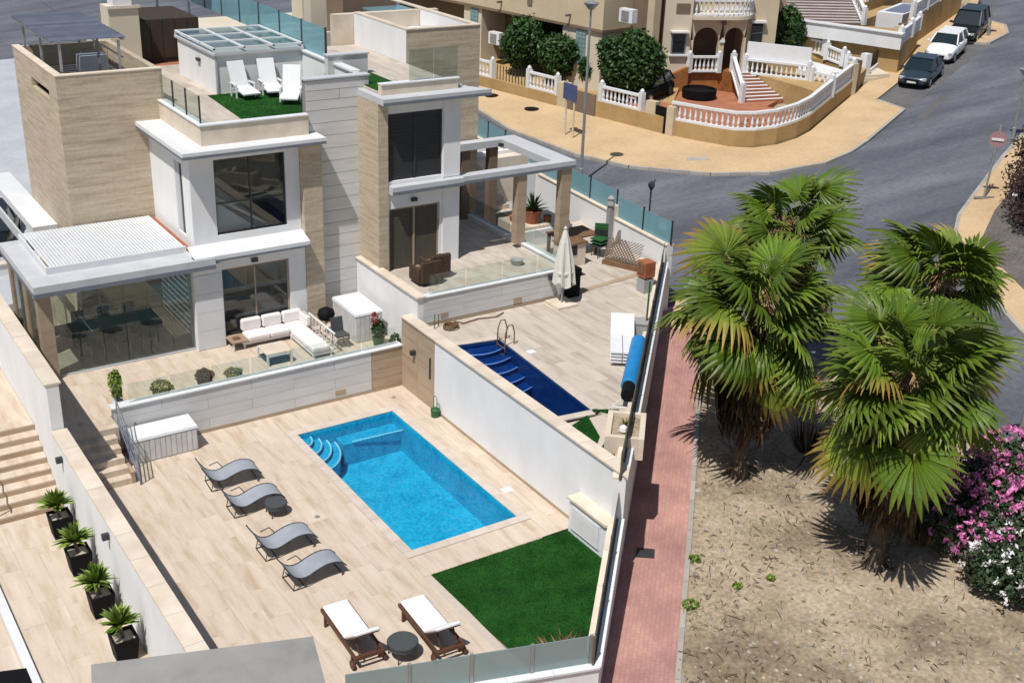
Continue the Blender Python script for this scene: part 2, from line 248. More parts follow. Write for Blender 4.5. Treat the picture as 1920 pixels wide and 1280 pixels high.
# ------------------------------------------------------------------ geometry collector
class MB:
    def __init__(s): s.v = []; s.f = []
    def add(s, vs, fs):
        b = len(s.v); s.v += [tuple(p) for p in vs]; s.f += [tuple(i+b for i in f) for f in fs]; return s
    def box(s, x0, y0, z0, x1, y1, z1):
        if x0 > x1: x0, x1 = x1, x0
        if y0 > y1: y0, y1 = y1, y0
        if z0 > z1: z0, z1 = z1, z0
        return s.add([(x0,y0,z0),(x1,y0,z0),(x1,y1,z0),(x0,y1,z0),(x0,y0,z1),(x1,y0,z1),(x1,y1,z1),(x0,y1,z1)],
                     [(0,3,2,1),(4,5,6,7),(0,1,5,4),(1,2,6,5),(2,3,7,6),(3,0,4,7)])
    def obox(s, c, size, rz=0, rx=0, ry=0):
        R = Matrix.Rotation(rz,3,'Z') @ Matrix.Rotation(ry,3,'Y') @ Matrix.Rotation(rx,3,'X')
        a,b,d = size[0]/2,size[1]/2,size[2]/2
        vs = [(-a,-b,-d),(a,-b,-d),(a,b,-d),(-a,b,-d),(-a,-b,d),(a,-b,d),(a,b,d),(-a,b,d)]
        return s.add([R@Vector(p)+Vector(c) for p in vs], [(0,3,2,1),(4,5,6,7),(0,1,5,4),(1,2,6,5),(2,3,7,6),(3,0,4,7)])
    def beam(s, p0, p1, w, h):
        """box along p0->p1 (centre line), width w sideways, height h"""
        p0=Vector(p0);p1=Vector(p1);d=(p1-p0); 
        side=Vector((-d.y,d.x,0)); side = side.normalized()*w/2 if side.length>1e-6 else Vector((w/2,0,0))
        up=side.cross(d).normalized()*h/2
        if up.z<0: up=-up
        vs=[p0-side-up,p0+side-up,p0+side+up,p0-side+up,p1-side-up,p1+side-up,p1+side+up,p1-side+up]
        return s.add(vs,[(0,1,2,3),(7,6,5,4),(0,4,5,1),(1,5,6,2),(2,6,7,3),(3,7,4,0)])
    def prism(s, pts, z0, z1, sl=None):
        """vertical prism over a 2-D outline; sl(x,y) adds ground slope"""
        g = sl or (lambda x,y: 0); k=len(pts)
        a = sum(pts[i][0]*pts[(i+1)%k][1]-pts[(i+1)%k][0]*pts[i][1] for i in range(k))
        if a<0: pts=pts[::-1]
        vs=[(x,y,z0+g(x,y)) for x,y in pts]+[(x,y,z1+g(x,y)) for x,y in pts]
        return s.add(vs,[tuple(range(k))[::-1],tuple(range(k,2*k))]+[(i,(i+1)%k,(i+1)%k+k,i+k) for i in range(k)])
    def tube(s, pts, r, n=6, caps=True):
        pts=[Vector(p) for p in pts]; rs = r if isinstance(r,(list,tuple)) else [r]*len(pts); b=len(s.v); ref=None
        for i,p in enumerate(pts):
            d=(pts[min(i+1,len(pts)-1)]-pts[max(i-1,0)]).normalized()
            if ref is None: ref = Vector((0,0,1)) if abs(d.z)<.9 else Vector((1,0,0))
            a=d.cross(ref).normalized(); c=a.cross(d).normalized(); ref=c
            for k in range(n):
                t=2*PI*k/n; s.v.append(tuple(p+(a*math.cos(t)+c*math.sin(t))*rs[i]))
        for i in range(len(pts)-1):
            for k in range(n):
                q=b+i*n; s.f.append((q+k,q+n+k,q+n+(k+1)%n,q+(k+1)%n))
        if caps:
            s.f.append(tuple(b+k for k in range(n))); s.f.append(tuple(b+(len(pts)-1)*n+k for k in range(n))[::-1])
        return s
    def lathe(s, prof, c=(0,0,0), n=16, sx=1, sy=1):
        b=len(s.v); m=len(prof)
        for r,z in prof:
            for k in range(n):
                t=2*PI*k/n; s.v.append((c[0]+r*math.cos(t)*sx,c[1]+r*math.sin(t)*sy,c[2]+z))
        for i in range(m-1):
            for k in range(n): s.f.append((b+i*n+k,b+i*n+(k+1)%n,b+(i+1)*n+(k+1)%n,b+(i+1)*n+k))
        s.f.append(tuple(b+k for k in range(n))[::-1]); s.f.append(tuple(b+(m-1)*n+k for k in range(n)))
        return s
    def strip(s, A, B):
        b=len(s.v); n=len(A); s.v+= [tuple(p) for p in A]+[tuple(p) for p in B]
        s.f += [(b+i,b+i+1,b+n+i+1,b+n+i) for i in range(n-1)]; return s
    def rbox(s, x0,y0,z0,x1,y1,z1,r=.04):
        """softly rounded cushion-like box"""
        xs=[x0,x0+r,x1-r,x1]; ys=[y0,y0+r,y1-r,y1]
        lay=[(z0,r*.6),(z0+r,0),(z1-r,0),(z1-r*.3,r*.35),(z1,r)]
        b=len(s.v); 
        def ring(ins,z):
            X0,X1,Y0,Y1=x0+ins,x1-ins,y0+ins,y1-ins; q=r*.7
            return [(X0+q,Y0,z),(X1-q,Y0,z),(X1,Y0+q,z),(X1,Y1-q,z),(X1-q,Y1,z),(X0+q,Y1,z),(X0,Y1-q,z),(X0,Y0+q,z)]
        for z,ins in lay: s.v+=ring(ins,z)
        for i in range(len(lay)-1):
            for k in range(8): s.f.append((b+i*8+k,b+i*8+(k+1)%8,b+(i+1)*8+(k+1)%8,b+(i+1)*8+k))
        s.f.append(tuple(b+k for k in range(8))[::-1]); s.f.append(tuple(b+(len(lay)-1)*8+k for k in range(8))); return s
    def mesh(s, name, mat, smooth=False, fix=False):
        me=bpy.data.meshes.new(name); me.from_pydata(s.v,[],s.f); 
        if fix:
            bm=bmesh.new(); bm.from_mesh(me); bmesh.ops.remove_doubles(bm,verts=bm.verts,dist=1e-5); bmesh.ops.recalc_face_normals(bm,faces=bm.faces); bm.to_mesh(me); bm.free()
        if smooth: me.shade_smooth()
        if mat is not None: me.materials.append(mat if not isinstance(mat,str) else M[mat])
        return me
OFF = {}
def tag(o, label=None, cat=None, group=None, kind=None):
    if label: o['label']=label
    if cat: o['category']=cat
    if group: o['group']=group
    if kind: o['kind']=kind
    return o
def link(name, me, parent=None, loc=(0,0,0), rz=0):
    o=bpy.data.objects.new(name, me); COL.objects.link(o); o.location=loc
    if rz: o.rotation_euler=(0,0,rz)
    if parent is not None: o.parent=parent
    return o
def part(name, mb, mat, parent, smooth=False, fix=False, label=None, kind=None, world=True):
    """one mesh object; geometry given in world metres unless world=False (then in the thing's own frame)"""
    if world and parent is not None and parent in OFF:
        ox,oy,oz=OFF[parent]; mb.v=[(a-ox,b-oy,c-oz) for a,b,c in mb.v]
    o=link(name, mb.mesh(name, mat, smooth, fix), parent)
    if parent is not None: OFF[o]=OFF.get(parent,(0,0,0))
    if label: o['label']=label
    if kind: o['kind']=kind
    return o
def thing(name, label, cat, loc, rz=0, group=None):
    o=link(name, None, None, loc, rz); OFF[o]=tuple(loc); o.empty_display_size=.3
    return tag(o,label,cat,group)
def solo(name, mb, mat, label, cat, loc, group=None, smooth=False, fix=False):
    mb.v=[(a-loc[0],b-loc[1],c-loc[2]) for a,b,c in mb.v]
    o=link(name, mb.mesh(name,mat,smooth,fix), None, loc); OFF[o]=tuple(loc)
    return tag(o,label,cat,group)
def struct(name, mb, mat, kind='structure', smooth=False, fix=False, label=None):
    o=link(name, mb.mesh(name,mat,smooth,fix)); o['kind']=kind; OFF[o]=(0,0,0)
    if label: o['label']=label
    return o
def copy_tree(o, parent=None):
    c=o.copy(); COL.objects.link(c); c.parent=parent
    for ch in list(o.children): copy_tree(ch,c)
    return c
MESHCACHE={}
def bx(name, x0,y0,z0,x1,y1,z1, mat, parent, **k): return part(name, MB().box(x0,y0,z0,x1,y1,z1), mat, parent, **k)
def TZ(x, y):
    x=min(max(x,-30),120); y=min(max(y,-40),150); return -1+.082*(x-14.5)+.0135*(y-16)
def clip(poly, a, b):
    """keep the part of a convex polygon left of line a->b"""
    out=[]; f=lambda p:(b[0]-a[0])*(p[1]-a[1])-(b[1]-a[1])*(p[0]-a[0])
    for i in range(len(poly)):
        p,q=poly[i],poly[(i+1)%len(poly)]; fp,fq=f(p),f(q)
        if fp>=0: out.append(p)
        if (fp>=0)!=(fq>=0):
            t=fp/(fp-fq); out.append((p[0]+(q[0]-p[0])*t,p[1]+(q[1]-p[1])*t))
    return out
def area(p): return abs(sum(p[i][0]*p[(i+1)%len(p)][1]-p[(i+1)%len(p)][0]*p[i][1] for i in range(len(p))))/2
def tiles(parent, name, x0,y0,x1,y1, tw, th, z, mat, gap=.0025, t=.012, lines=(), stag=True):
    """paving tiles as single objects, shared meshes for whole ones; clipped by lines"""
    nx=max(1,math.ceil((x1-x0)/tw-1e-6)); cnt=0
    for i in range(nx):
        a=x0+i*tw; b=min(a+tw,x1); off=(th/3*(i%3)) if stag else 0
        y=y0-off
        while y<y1-1e-6:
            c=max(y,y0); d=min(y+th,y1); y+=th
            if d-c<.04 or b-a<.04: continue
            poly=[(a+gap/2,c+gap/2),(b-gap/2,c+gap/2),(b-gap/2,d-gap/2),(a+gap/2,d-gap/2)]; full=True
            for l in lines:
                q=clip(poly,*l)
                if len(q)!=len(poly) or abs(area(q)-area(poly))>1e-6: full=False
                poly=q
                if len(poly)<3: break
            if len(poly)<3 or area(poly)<.004: continue
            h=t+random.uniform(-.0012,.0012)
            if full:
                key=(round(poly[2][0]-poly[0][0],3),round(poly[2][1]-poly[0][1],3),mat)
                if key not in MESHCACHE:
                    MESHCACHE[key]=MB().box(0,0,0,key[0],key[1],t).mesh(name,mat)
                o=link(name,MESHCACHE[key],parent,(poly[0][0]-OFF[parent][0],poly[0][1]-OFF[parent][1],z+h-t-OFF[parent][2]))
            else:
                part(name,MB().prism(poly,z,z+h),mat,parent)
            cnt+=1
    return cnt
def cladding(parent, name, p0, p1, z0, z1, rowh, lens, mat, thick=.02, gap=.012):
    """boards on the outer face of a wall from p0 to p1 (outer side to the right of the direction), rows with open joints"""
    p0=Vector((*p0,0)); p1=Vector((*p1,0)); d=p1-p0; Lh=d.length; d.normalize(); nrm=Vector((d.y,-d.x,0))
    rows=max(1,round((z1-z0)/rowh)); rh=(z1-z0)/rows
    for r in range(rows):
        a=0 if r%2==0 else -lens*.5
        while a<Lh-1e-4:
            s,e=max(a,0),min(a+lens,Lh); a+=lens
            if e-s<.06: continue
            A=p0+d*(s+gap/2*(s>0)); B=p0+d*(e-gap/2*(e<Lh)); tk=thick+random.uniform(-.002,.002)
            q=[A,B,B+nrm*tk,A+nrm*tk]
            part(name,MB().prism([(v.x,v.y) for v in q],z0+r*rh+gap/2,z0+(r+1)*rh-gap/2),mat,parent)
def holed(mb, ax, c0, c1, u0,u1,z0,z1, holes):
    """wall slab with rectangular openings. ax 'y': wall spans x (u) at y c0..c1; ax 'x': spans y at x c0..c1"""
    us=sorted({u0,u1,*[h[0] for h in holes],*[h[1] for h in holes]}); zs=sorted({z0,z1,*[h[2] for h in holes],*[h[3] for h in holes]})
    for j in range(len(zs)-1):
        run=None
        for i in range(len(us)-1):
            a,b,c,d=us[i],us[i+1],zs[j],zs[j+1]
            hole=any(h[0]-1e-6<=a and b<=h[1]+1e-6 and h[2]-1e-6<=c and d<=h[3]+1e-6 for h in holes)
            if not hole: run=(run[0],b) if run else (a,b)
            if (hole or i==len(us)-2) and run:
                if ax=='y': mb.box(run[0],c0,c,run[1],c1,d)
                else: mb.box(c0,run[0],c,c1,run[1],d)
                run=None
    return mb
def leaves(n, centre, radii, size, shell=.55, squash=1.0, flat=0.0, seed=0, lumps=7, zmin=None):
    """cloud of leaf quads spread through lumpy volume"""
    g=np.random.default_rng(seed)
    d=g.normal(size=(n,3)); d/=np.linalg.norm(d,axis=1)[:,None]
    lum=g.normal(size=(lumps,3)); lum/=np.linalg.norm(lum,axis=1)[:,None]
    bulge=1+.22*np.max(np.clip((d@lum.T-.72)/.28,0,1)*g.uniform(.3,1,lumps)[None,:],axis=1)-.10
    gap=np.max(np.clip((d@(-lum[:3]).T-.86)/.14,0,1),axis=1)*.25
    r=(shell+(1-shell)*g.random(n)**.6)*(bulge-gap)
    r*=np.where(g.random(n)<.06,1.12,1.0)
    p=d*r[:,None]*np.array(radii)+np.array(centre)
    if zmin is not None: p[:,2]=np.maximum(p[:,2],zmin+g.random(n)*.15)
    a=g.normal(size=(n,3))+d*.6; a/=np.linalg.norm(a,axis=1)[:,None]
    b=np.cross(a,g.normal(size=(n,3))); b/=np.linalg.norm(b,axis=1)[:,None]
    c=np.cross(a,b); s=size*g.uniform(.6,1.35,n)[:,None]
    v=np.stack([p-b*s,p+c*s*.45,p+b*s,p-c*s*.45],1).reshape(-1,3)
    f=np.arange(4*n).reshape(-1,4)
    mb=MB(); mb.v=[tuple(x) for x in v.tolist()]; mb.f=[tuple(x) for x in f.tolist()]; return mb
# ================================================================== SETTING: ground, road, pavements
def inside(poly,x,y):
    c=False
    for i in range(len(poly)):
        (x1,y1),(x2,y2)=poly[i],poly[i-1]
        if (y1>y)!=(y2>y) and x<(x2-x1)*(y-y1)/(y2-y1)+x1: c=not c
    return c
PLOT=[(84,60.5),(77,56.9),(65.4,51.8),(51,44.7),(47.6,43.0),(46.2,42.55),(44.6,42.4),(43.3,42.75),(42.5,43.6),(41.2,47.4),(40.1,53.5),(38.65,61.5),(33,72),(60,85),(90,75)]
def sheet(x0,y0,x1,y1,nx,ny,off):
    mb=MB(); mb.v=[(x0+(x1-x0)*i/nx, y0+(y1-y0)*j/ny, TZ(x0+(x1-x0)*i/nx, y0+(y1-y0)*j/ny)+off) for j in range(ny+1) for i in range(nx+1)]
    mb.f=[(j*(nx+1)+i,j*(nx+1)+i+1,(j+1)*(nx+1)+i+1,(j+1)*(nx+1)+i) for j in range(ny) for i in range(nx)]; return mb
struct('ground', sheet(-700,-700,900,1100,80,90,-.75), M['earth'])
rd=sheet(24,-14,130,112,106,126,0); rd.v=[(x,y,z-(3.0 if inside(PLOT,x,y) else 0)) for x,y,z in rd.v]; struct('road', rd, M['asphalt'])
struct('garden_ground', MB().prism([(41.3,47.6),(40.2,53.5),(38.8,61.5),(33.3,71.5),(58,80),(50,56)],-1.2,-.02,TZ), M['ochre'])
struct('back_road', sheet(-45,52,24,128,23,25,-.02), M['asphalt'])
struct('side_pavement', MB().prism([(-20,46),(20,46),(24,86),(-20,97)],-.3,.10,TZ), M['pave_pale'])
N_KERB=[(23.5,75),(30,67.6),(36.1,57.7),(35.4,53.1),(35.7,47.6),(36.7,44.4),(39.1,41.2),(41.4,39.6),(44.4,39.05),(46.8,39.5),(48.9,40.3),(54.5,42.8),(54.7,44.9)]
N_KERB2=[(54.7,44.9),(69.5,51.6),(70.6,49.6),(73.9,50.6),(75.8,52.2),(76.2,55.0)]
N_WALL=[(84,60.5),(77,56.9),(65.4,51.8),(51,44.7),(47.6,43.0),(46.2,42.55),(44.6,42.4),(43.3,42.75),(42.5,43.6),(41.2,47.4),(40.1,53.5),(38.65,61.5),(33,72),(28,79)]
struct('pavement', MB().prism(N_KERB+N_KERB2[1:]+N_WALL,-.3,.13,TZ), M['pave_sand'])
R_KERB=[(66,40.6),(55.8,36.0),(51.8,34.25),(46.8,31.9),(43.9,30.5),(42.3,29.4),(41.2,28.2),(39.6,26.5),(37.9,24.1),(36.6,22.0),(35.2,19.2),(34.4,17)]
R_IN=[(36.6,15.8),(37.2,18.4),(38.4,21.4),(39.4,24.0),(40.8,26.3),(41.7,27.6),(42.6,28.4),(45.5,30.0),(50.6,32.2),(56,34.4),(66.4,38.6)]
struct('curved_pavement', MB().prism(R_KERB+R_IN,-.3,.13,TZ), M['pave_sand'])
struct('planting_bed', MB().prism(R_IN+[(90,40),(90,0),(45,8)],-.3,.09,TZ), M['earth2'])
def kerb(poly,name,w=.16,h=.145,step=1.1):
    r=thing(name,None,None,(poly[0][0],poly[0][1],TZ(*poly[0]))); r['kind']='structure'; del_=0
    for (a,b) in zip(poly[:-1],poly[1:]):
        A=Vector(a);B=Vector(b);d=B-A;L=d.length;n=max(1,round(L/step));d.normalize();s=Vector((-d.y,d.x))*w
        for i in range(n):
            p=A+d*(L*i/n+.008);q=A+d*(L*(i+1)/n-.008)
            part('kerb_stone',MB().prism([tuple(p+s*.0),tuple(q+s*.0),tuple(q-s),tuple(p-s)],-.2,h+random.uniform(-.004,.004),TZ),M['kerb'],r)
    return r
kerb(N_KERB[2:],'pavement_kerb'); kerb(N_KERB2[1:],'bay_kerb'); kerb(R_KERB[1:-1],'curved_kerb')
for i,(x,y,l,w,a) in enumerate(((40.2,35.0,2.2,.6,.9),(56.5,42.3,5.5,.5,.43),(34.6,25.2,1.8,1.2,1.2))):
    c,s_=math.cos(a),math.sin(a); q=[(x+u*l/2*c-v*w/2*s_,y+u*l/2*s_+v*w/2*c) for u,v in ((-1,-.9),(.2,-1),(1,-.8),(.95,.9),(-.1,1),(-.96,.85))]
    struct('asphalt_patch',MB().prism(q,-.05,.006,TZ),M['asphalt_patch'])
struct('parking_bay', MB().prism([(54.6,44.7),(69.3,51.3),(70.4,49.4),(55.2,42.9)],-.1,.008,TZ), M['asphalt_patch'])
# dirt lot and red path
LOT=[(15.45,15.7),(9.4,8.55),(4,2),(30,-12),(62,-2),(40,11.2),(34,14.4),(31,16.3),(29.7,18),(29.5,21),(29.4,25),(28.9,28.2),(27.75,28.9),(25.6,26.5),(19.8,20.2)]
lot=MB(); lot.prism(LOT,-.4,.07,TZ); struct('dirt_lot', lot, M['earth'])
PATH_L=[(7.6,10.0),(13.4,16.05),(16.9,19.72),(20.4,23.4),(25.9,29.2),(27.6,31.0)]
PATH_R=[(9.5,8.6),(15.5,15.75),(19.75,20.25),(25.55,26.5),(27.6,28.85),(29.4,30.4)]
struct('red_path', MB().prism(PATH_L+PATH_R[::-1],-.3,.09,TZ), M['brick_pink'])
struct('path_end', MB().prism([(26.9,29.5),(28.9,31.6),(30.1,30.4),(28.0,28.3)],-.2,.094,TZ), M['pave_sand'])
kb=thing('path_edging',None,None,(15.5,15.75,-1)); kb['kind']='structure'
for (a,b) in zip(PATH_R[:-1],PATH_R[1:]):
    A=Vector(a);B=Vector(b);d=B-A;L=d.length;n=max(1,round(L/.9));d.normalize();s=Vector((d.y,-d.x))*.13
    for i in range(n):
        p=A+d*(L*i/n+.006);q=A+d*(L*(i+1)/n-.006)
        part('edging_stone',MB().prism([tuple(p),tuple(q),tuple(q+s),tuple(p+s)],-.2,.125+random.uniform(-.004,.006),TZ),M['kerb'],kb)
# pebbles, twigs and clods strewn over the lot
mb=MB(); mt=MB(); k=0
while k<5200:
    x=random.uniform(9,36);y=random.uniform(2,27)
    if not inside(LOT,x,y): continue
    k+=1; z=TZ(x,y)+.07; s=random.choice((.018,.025,.035,.05,.07)) if k%60 else random.uniform(.08,.14)
    R=Matrix.Rotation(random.random()*6.3,3,'Z'); vs=[R@Vector((a*s*random.uniform(.7,1.3),b*s*random.uniform(.7,1.3),c*s*.7))+Vector((x,y,z)) for a,b,c in ((1,0,0),(0,1,0),(-1,0,0),(0,-1,0),(0,0,1))]
    mb.add(vs,[(0,1,4),(1,2,4),(2,3,4),(3,0,4)])
struct('pebbles',mb,M['stone'],kind='stuff',label='loose pale pebbles strewn over the dry dirt lot')
k=0
CL=[(random.uniform(11,32),random.uniform(5,24),random.uniform(.6,2.2)) for _ in range(38)]
while k<2900:
    c=random.choice(CL)
    x=random.gauss(c[0],c[2]);y=random.gauss(c[1],c[2]*.7)
    if random.random()<.25: x=random.uniform(11,34);y=random.uniform(5,26)
    if not inside(LOT,x,y): continue
    k+=1; z=TZ(x,y)+.075; l=random.uniform(.05,.20) if k%9 else random.uniform(.2,.45);t=random.random()*PI;dx,dy=math.cos(t)*l,math.sin(t)*l; h=random.uniform(.0,.10); wv=random.uniform(.004,.011)
    nx,ny=-math.sin(t)*wv,math.cos(t)*wv
    mt.add([(x-nx,y-ny,z),(x+nx,y+ny,z),(x+dx+nx,y+dy+ny,z+h),(x+dx-nx,y+dy-ny,z+h),(x+dx/2,y+dy/2,z+h/2+.03)],[(0,1,4),(1,2,4),(2,3,4),(3,0,4)])
struct('dry_twigs',mt,M['twig'],kind='stuff',label='dry twigs and leaf litter scattered on the dirt lot')
# straw grass in drifts
mg=MB(); GC=[(random.uniform(14,30),random.uniform(6,23),random.uniform(.3,1.1)) for _ in range(26)]+[(17.2,17.2,.8),(19.5,19.0,.7),(16.4,15.0,.6),(21.5,18.6,.6)]
for cx_,cy_,r_ in GC:
    for i in range(int(230*r_)):
        x,y=random.gauss(cx_,r_*.5),random.gauss(cy_,r_*.5)
        if not inside(LOT,x,y): continue
        z=TZ(x,y)+.068; a=random.random()*6.3; l=random.uniform(.04,.16); s=random.uniform(.004,.009); dx,dy=math.cos(a),math.sin(a)
        mg.add([(x-dy*s,y+dx*s,z),(x+dy*s,y-dx*s,z),(x+dx*l,y+dy*l,z+random.uniform(.01,.09))],[(0,1,2)])
struct('straw_grass',mg,M['straw'],kind='stuff',label='patches of dry straw grass on the dirt lot')
# ================================================================== DECK, POOLS, LAWN of the near villa
FD=Vector((.956,-.292)).normalized()                    # direction of the street front
FC=Vector((13.41,15.94))                                # outer corner of street front and path-side fence
ED=Vector((.690,.724)).normalized()                     # direction of the fence along the path
EN=Vector((ED.y,-ED.x))                                 # outward normal (to the path)
FN=Vector((FD.y,-FD.x))                                 # outward normal of street front
def fr(t,o=0): p=FC-FD*t+FN*o; return (p.x,p.y)
def ea(t,o=0): p=FC+ED*t+EN*o; return (p.x,p.y)
XL=5.75
base=MB().prism([(XL,28.7),(XL,18.3),fr(0,-.12),(16.6,19.1),(16.6,30.7),(7.4,30.7),(7.4,28.7)],-1.6,-1.5)
deck=MB()
for q in ([(XL,15),(12.22,14),(12.22,30.7),(XL,30.7)],[(12.25,29.2),(16.6,29.2),(16.6,30.7),(12.25,30.7)],[(15.47,21.0),(16.6,21.0),(16.6,29.15),(15.47,29.15)],[(12.25,14),(16.6,14),(16.6,22.14),(12.25,22.14)]):
    for l in ((fr(8,-.1),fr(0,-.1)),(ea(0,-.1),ea(12,-.1))): q=clip(q,*l)
    deck.prism(q,-1.3,-.012)
pd=struct('pool_deck',deck,M['grout'])
FL=(fr(8,-.14),fr(0,-.14)); EL=(ea(0,-.14),ea(9,-.14))
tiles(pd,'deck_tile',XL,14.6,11.99,30.6,.6,1.2,-.012,M['tile'],lines=(FL,EL))
tiles(pd,'deck_tile',11.99,29.45,16.56,30.6,.6,1.15,-.012,M['tile'],stag=False)
tiles(pd,'deck_tile',15.70,21.06,16.56,29.45,.43,1.2,-.012,M['tile'])
tiles(pd,'deck_tile',11.99,21.06,15.70,21.92,.62,.86,-.012,M['tile'],stag=False)
# pool of the near villa
PX0,PX1,PY0,PY1=12.28,15.42,22.2,29.15
pb=MB()
pb.add([(PX0,PY0,-1.12),(PX1,PY0,-1.12),(PX1,PY1,-1.12),(PX0,PY1,-1.12),(PX0,PY0,0),(PX1,PY0,0),(PX1,PY1,0),(PX0,PY1,0)],[(0,1,2,3),(0,4,5,1),(1,5,6,2),(2,6,7,3),(3,7,4,0)])
pool=struct('swimming_pool',pb,M['mosaic_a'],label='turquoise mosaic swimming pool with corner steps')
for i,(r,ry) in enumerate(((.40,.50),(.66,.82),(.92,1.14),(1.18,1.46))):
    arc=[(PX0+.002,PY1-.002)]+[(PX0+.002+r*math.cos(-PI/2*k/14),PY1-.002+ry*math.sin(-PI/2*k/14)) for k in range(15)]
    part('pool_step',MB().prism(arc,-1.11,-.17-.13*i),M['mosaic_a'],pool)
    part('step_edging',MB().tube([(PX0+.004+r*math.cos(-PI/2*k/16),PY1-.004+ry*math.sin(-PI/2*k/16),-.165-.13*i) for k in range(17)],.026,4),M['nosing'],pool)
part('pool_bench',MB().box(13.5,28.6,-1.11,PX1-.003,PY1-.003,-.42),M['mosaic_a'],pool)
part('step_edging',MB().tube([(13.75,28.56,-.335),(PX1-.01,28.46,-.335)],.018,4),M['nosing'],pool)
for (a,b,c,d,dirx) in ((PX0-.27,PY0-.27,PX1+.27,PY0,1),(PX0-.27,PY1,PX1+.27,PY1+.29,1),(PX0-.27,PY0,PX0,PY1,0),(PX1,PY0,PX1+.27,PY1,0)):
    n=round((c-a if dirx else d-b)/.6)
    for i in range(n):
        if dirx: q=(a+(c-a)*i/n+.003,b+.003,a+(c-a)*(i+1)/n-.003,d-.003)
        else: q=(a+.003,b+(d-b)*i/n+.003,c-.003,b+(d-b)*(i+1)/n-.003)
        bx('coping_stone',q[0],q[1],-.03,q[2],q[3],.012+random.uniform(-.001,.002),M['coping'],pool)
def wsheet(poly,z,name,mat):
    if sum(poly[i][0]*poly[(i+1)%len(poly)][1]-poly[(i+1)%len(poly)][0]*poly[i][1] for i in range(len(poly)))<0: poly=poly[::-1]
    struct(name,MB().add([(x,y,z) for x,y in poly],[tuple(range(len(poly)))]),mat)
wsheet([(PX0,PY0),(PX1,PY0),(PX1,PY1),(PX0,PY1)],-.11,'pool_water',M['water_a'])
part('deck_drain',MB().lathe([(.07,0),(.07,.006)],(15.9,29.95,.002),12),M['galv'],pd); part('deck_drain',MB().lathe([(.07,0),(.07,.006)],(10.9,24.8,.002),12),M['galv'],pd)
bx('skimmer_lid',15.8,23.35,.002,16.1,23.6,.006,M['plastic_wht'],pool)
# lawn of artificial grass
LAWN=[(12.18,21.04),(16.55,21.0),(16.55,19.3),ea(.35,-.34),fr(.35,-.34),fr(1.28,-.34)]
def turf(poly,z,name,lab,n):
    mb=MB().prism(poly,z-.02,z+.012); xs=[p[0] for p in poly];ys=[p[1] for p in poly]; k=0
    while k<n:
        x=random.uniform(min(xs),max(xs));y=random.uniform(min(ys),max(ys))
        if not inside(poly,x,y): continue
        k+=1; t=random.random()*PI; h=random.uniform(.02,.045); a,b=math.cos(t)*.012,math.sin(t)*.012; lx,ly=random.gauss(0,.014),random.gauss(0,.014)
        mb.add([(x-a,y-b,z+.012),(x+a,y+b,z+.012),(x+lx,y+ly,z+h)],[(0,1,2)])
    struct(name,mb,M['turf'],kind='stuff',label=lab)
turf(LAWN,.0,'artificial_lawn','dark green artificial lawn beside the turquoise pool',26000)
# ================================================================== DECK and POOL of the far villa (one terrace higher)
ZB=2.1
FB=[(16.85,19.9),(27.2,30.75),(27.9,36.5),(22.8,36.5),(22.8,30.2),(16.85,30.2)]
PB=[(17.05,28.45),(18.66,28.2),(18.27,22.95),(17.05,23.1)]
db=MB()
for q in ([(16.85,19.55),(27.45,30.72),(27.9,36.6),(22.7,36.6),(22.7,28.46),(16.85,28.46)],):
    pass
db.prism([(18.42,22.6),(18.66,21.9),(27.1,30.7),(27.9,36.6),(22.7,36.6),(22.7,30.3),(16.85,30.3),(16.85,28.6),(18.72,28.3)],-.6,ZB-.012)
db.prism([(16.85,19.9),(18.66,21.75),(18.4,22.6),(16.85,22.7)],-.9,ZB-.012)
d2=struct('upper_pool_deck',db,M['grout'])
ELB=(ea(4,-.30),ea(22,-.30))
def eb(t,o=0): return ea(t,o)
tiles(d2,'deck_tile',18.72,21.5,27.4,30.1,.4,1.2,ZB-.012,M['tile_b'],lines=(ELB,((18.34,23.0),(18.74,28.22))[::-1]))
tiles(d2,'deck_tile',16.87,28.5,18.72,30.1,.92,.53,ZB-.012,M['tile_b'],stag=False)
tiles(d2,'deck_tile',22.95,30.12,27.4,36.4,.4,1.2,ZB-.012,M['tile_b'],lines=(ELB,))
p2=MB(); zb=ZB-1.4
v=[(x,y,zb) for x,y in PB]+[(x,y,ZB) for x,y in PB]
p2.add(v,[(3,2,1,0),(0,1,5,4),(1,2,6,5),(2,3,7,6),(3,0,4,7)])
pool2=struct('navy_pool',p2,M['mosaic_b'],label='narrow navy blue swimming pool on the upper deck')
for i in range(5):
    y=28.02-.44*i
    arc=[(17.054,28.42)]+[(17.054+(1.56-.03*i)*k/10,y+.12-.26*math.sin(PI*k/10)-.025*k) for k in range(11)]+[(18.62,28.19)]
    part('pool_step',MB().prism(arc,zb+.01,ZB-.16-.14*i),M['mosaic_b'],pool2)
    part('step_edging',MB().tube([(x,yy,ZB-.155-.14*i) for x,yy in arc[1:-1]],.022,4),M['nosing_b'],pool2)
for a,b in ((PB[0],PB[1]),(PB[1],PB[2]),(PB[2],PB[3])):
    A=Vector(a);B=Vector(b);d=B-A;L=d.length;n=max(1,round(L/.6));d.normalize();s=Vector((-d.y,d.x))*.26
    for i in range(n):
        p=A+d*(L*i/n+.003);q=A+d*(L*(i+1)/n-.003)
        part('coping_stone',MB().prism([tuple(p),tuple(q),tuple(q+s),tuple(p+s)],ZB-.03,ZB+.014+random.uniform(-.001,.002),),M['coping'],pool2)
part('tan_band',MB().prism([(23.05,30.13),(26.85,30.62),(26.95,30.85),(23.05,30.36)],ZB,ZB+.02),M['tan_stone'],d2)  # thin tan band laid flat across the upper deck
wsheet(PB,ZB-.1,'navy_pool_water',M['water_b'])
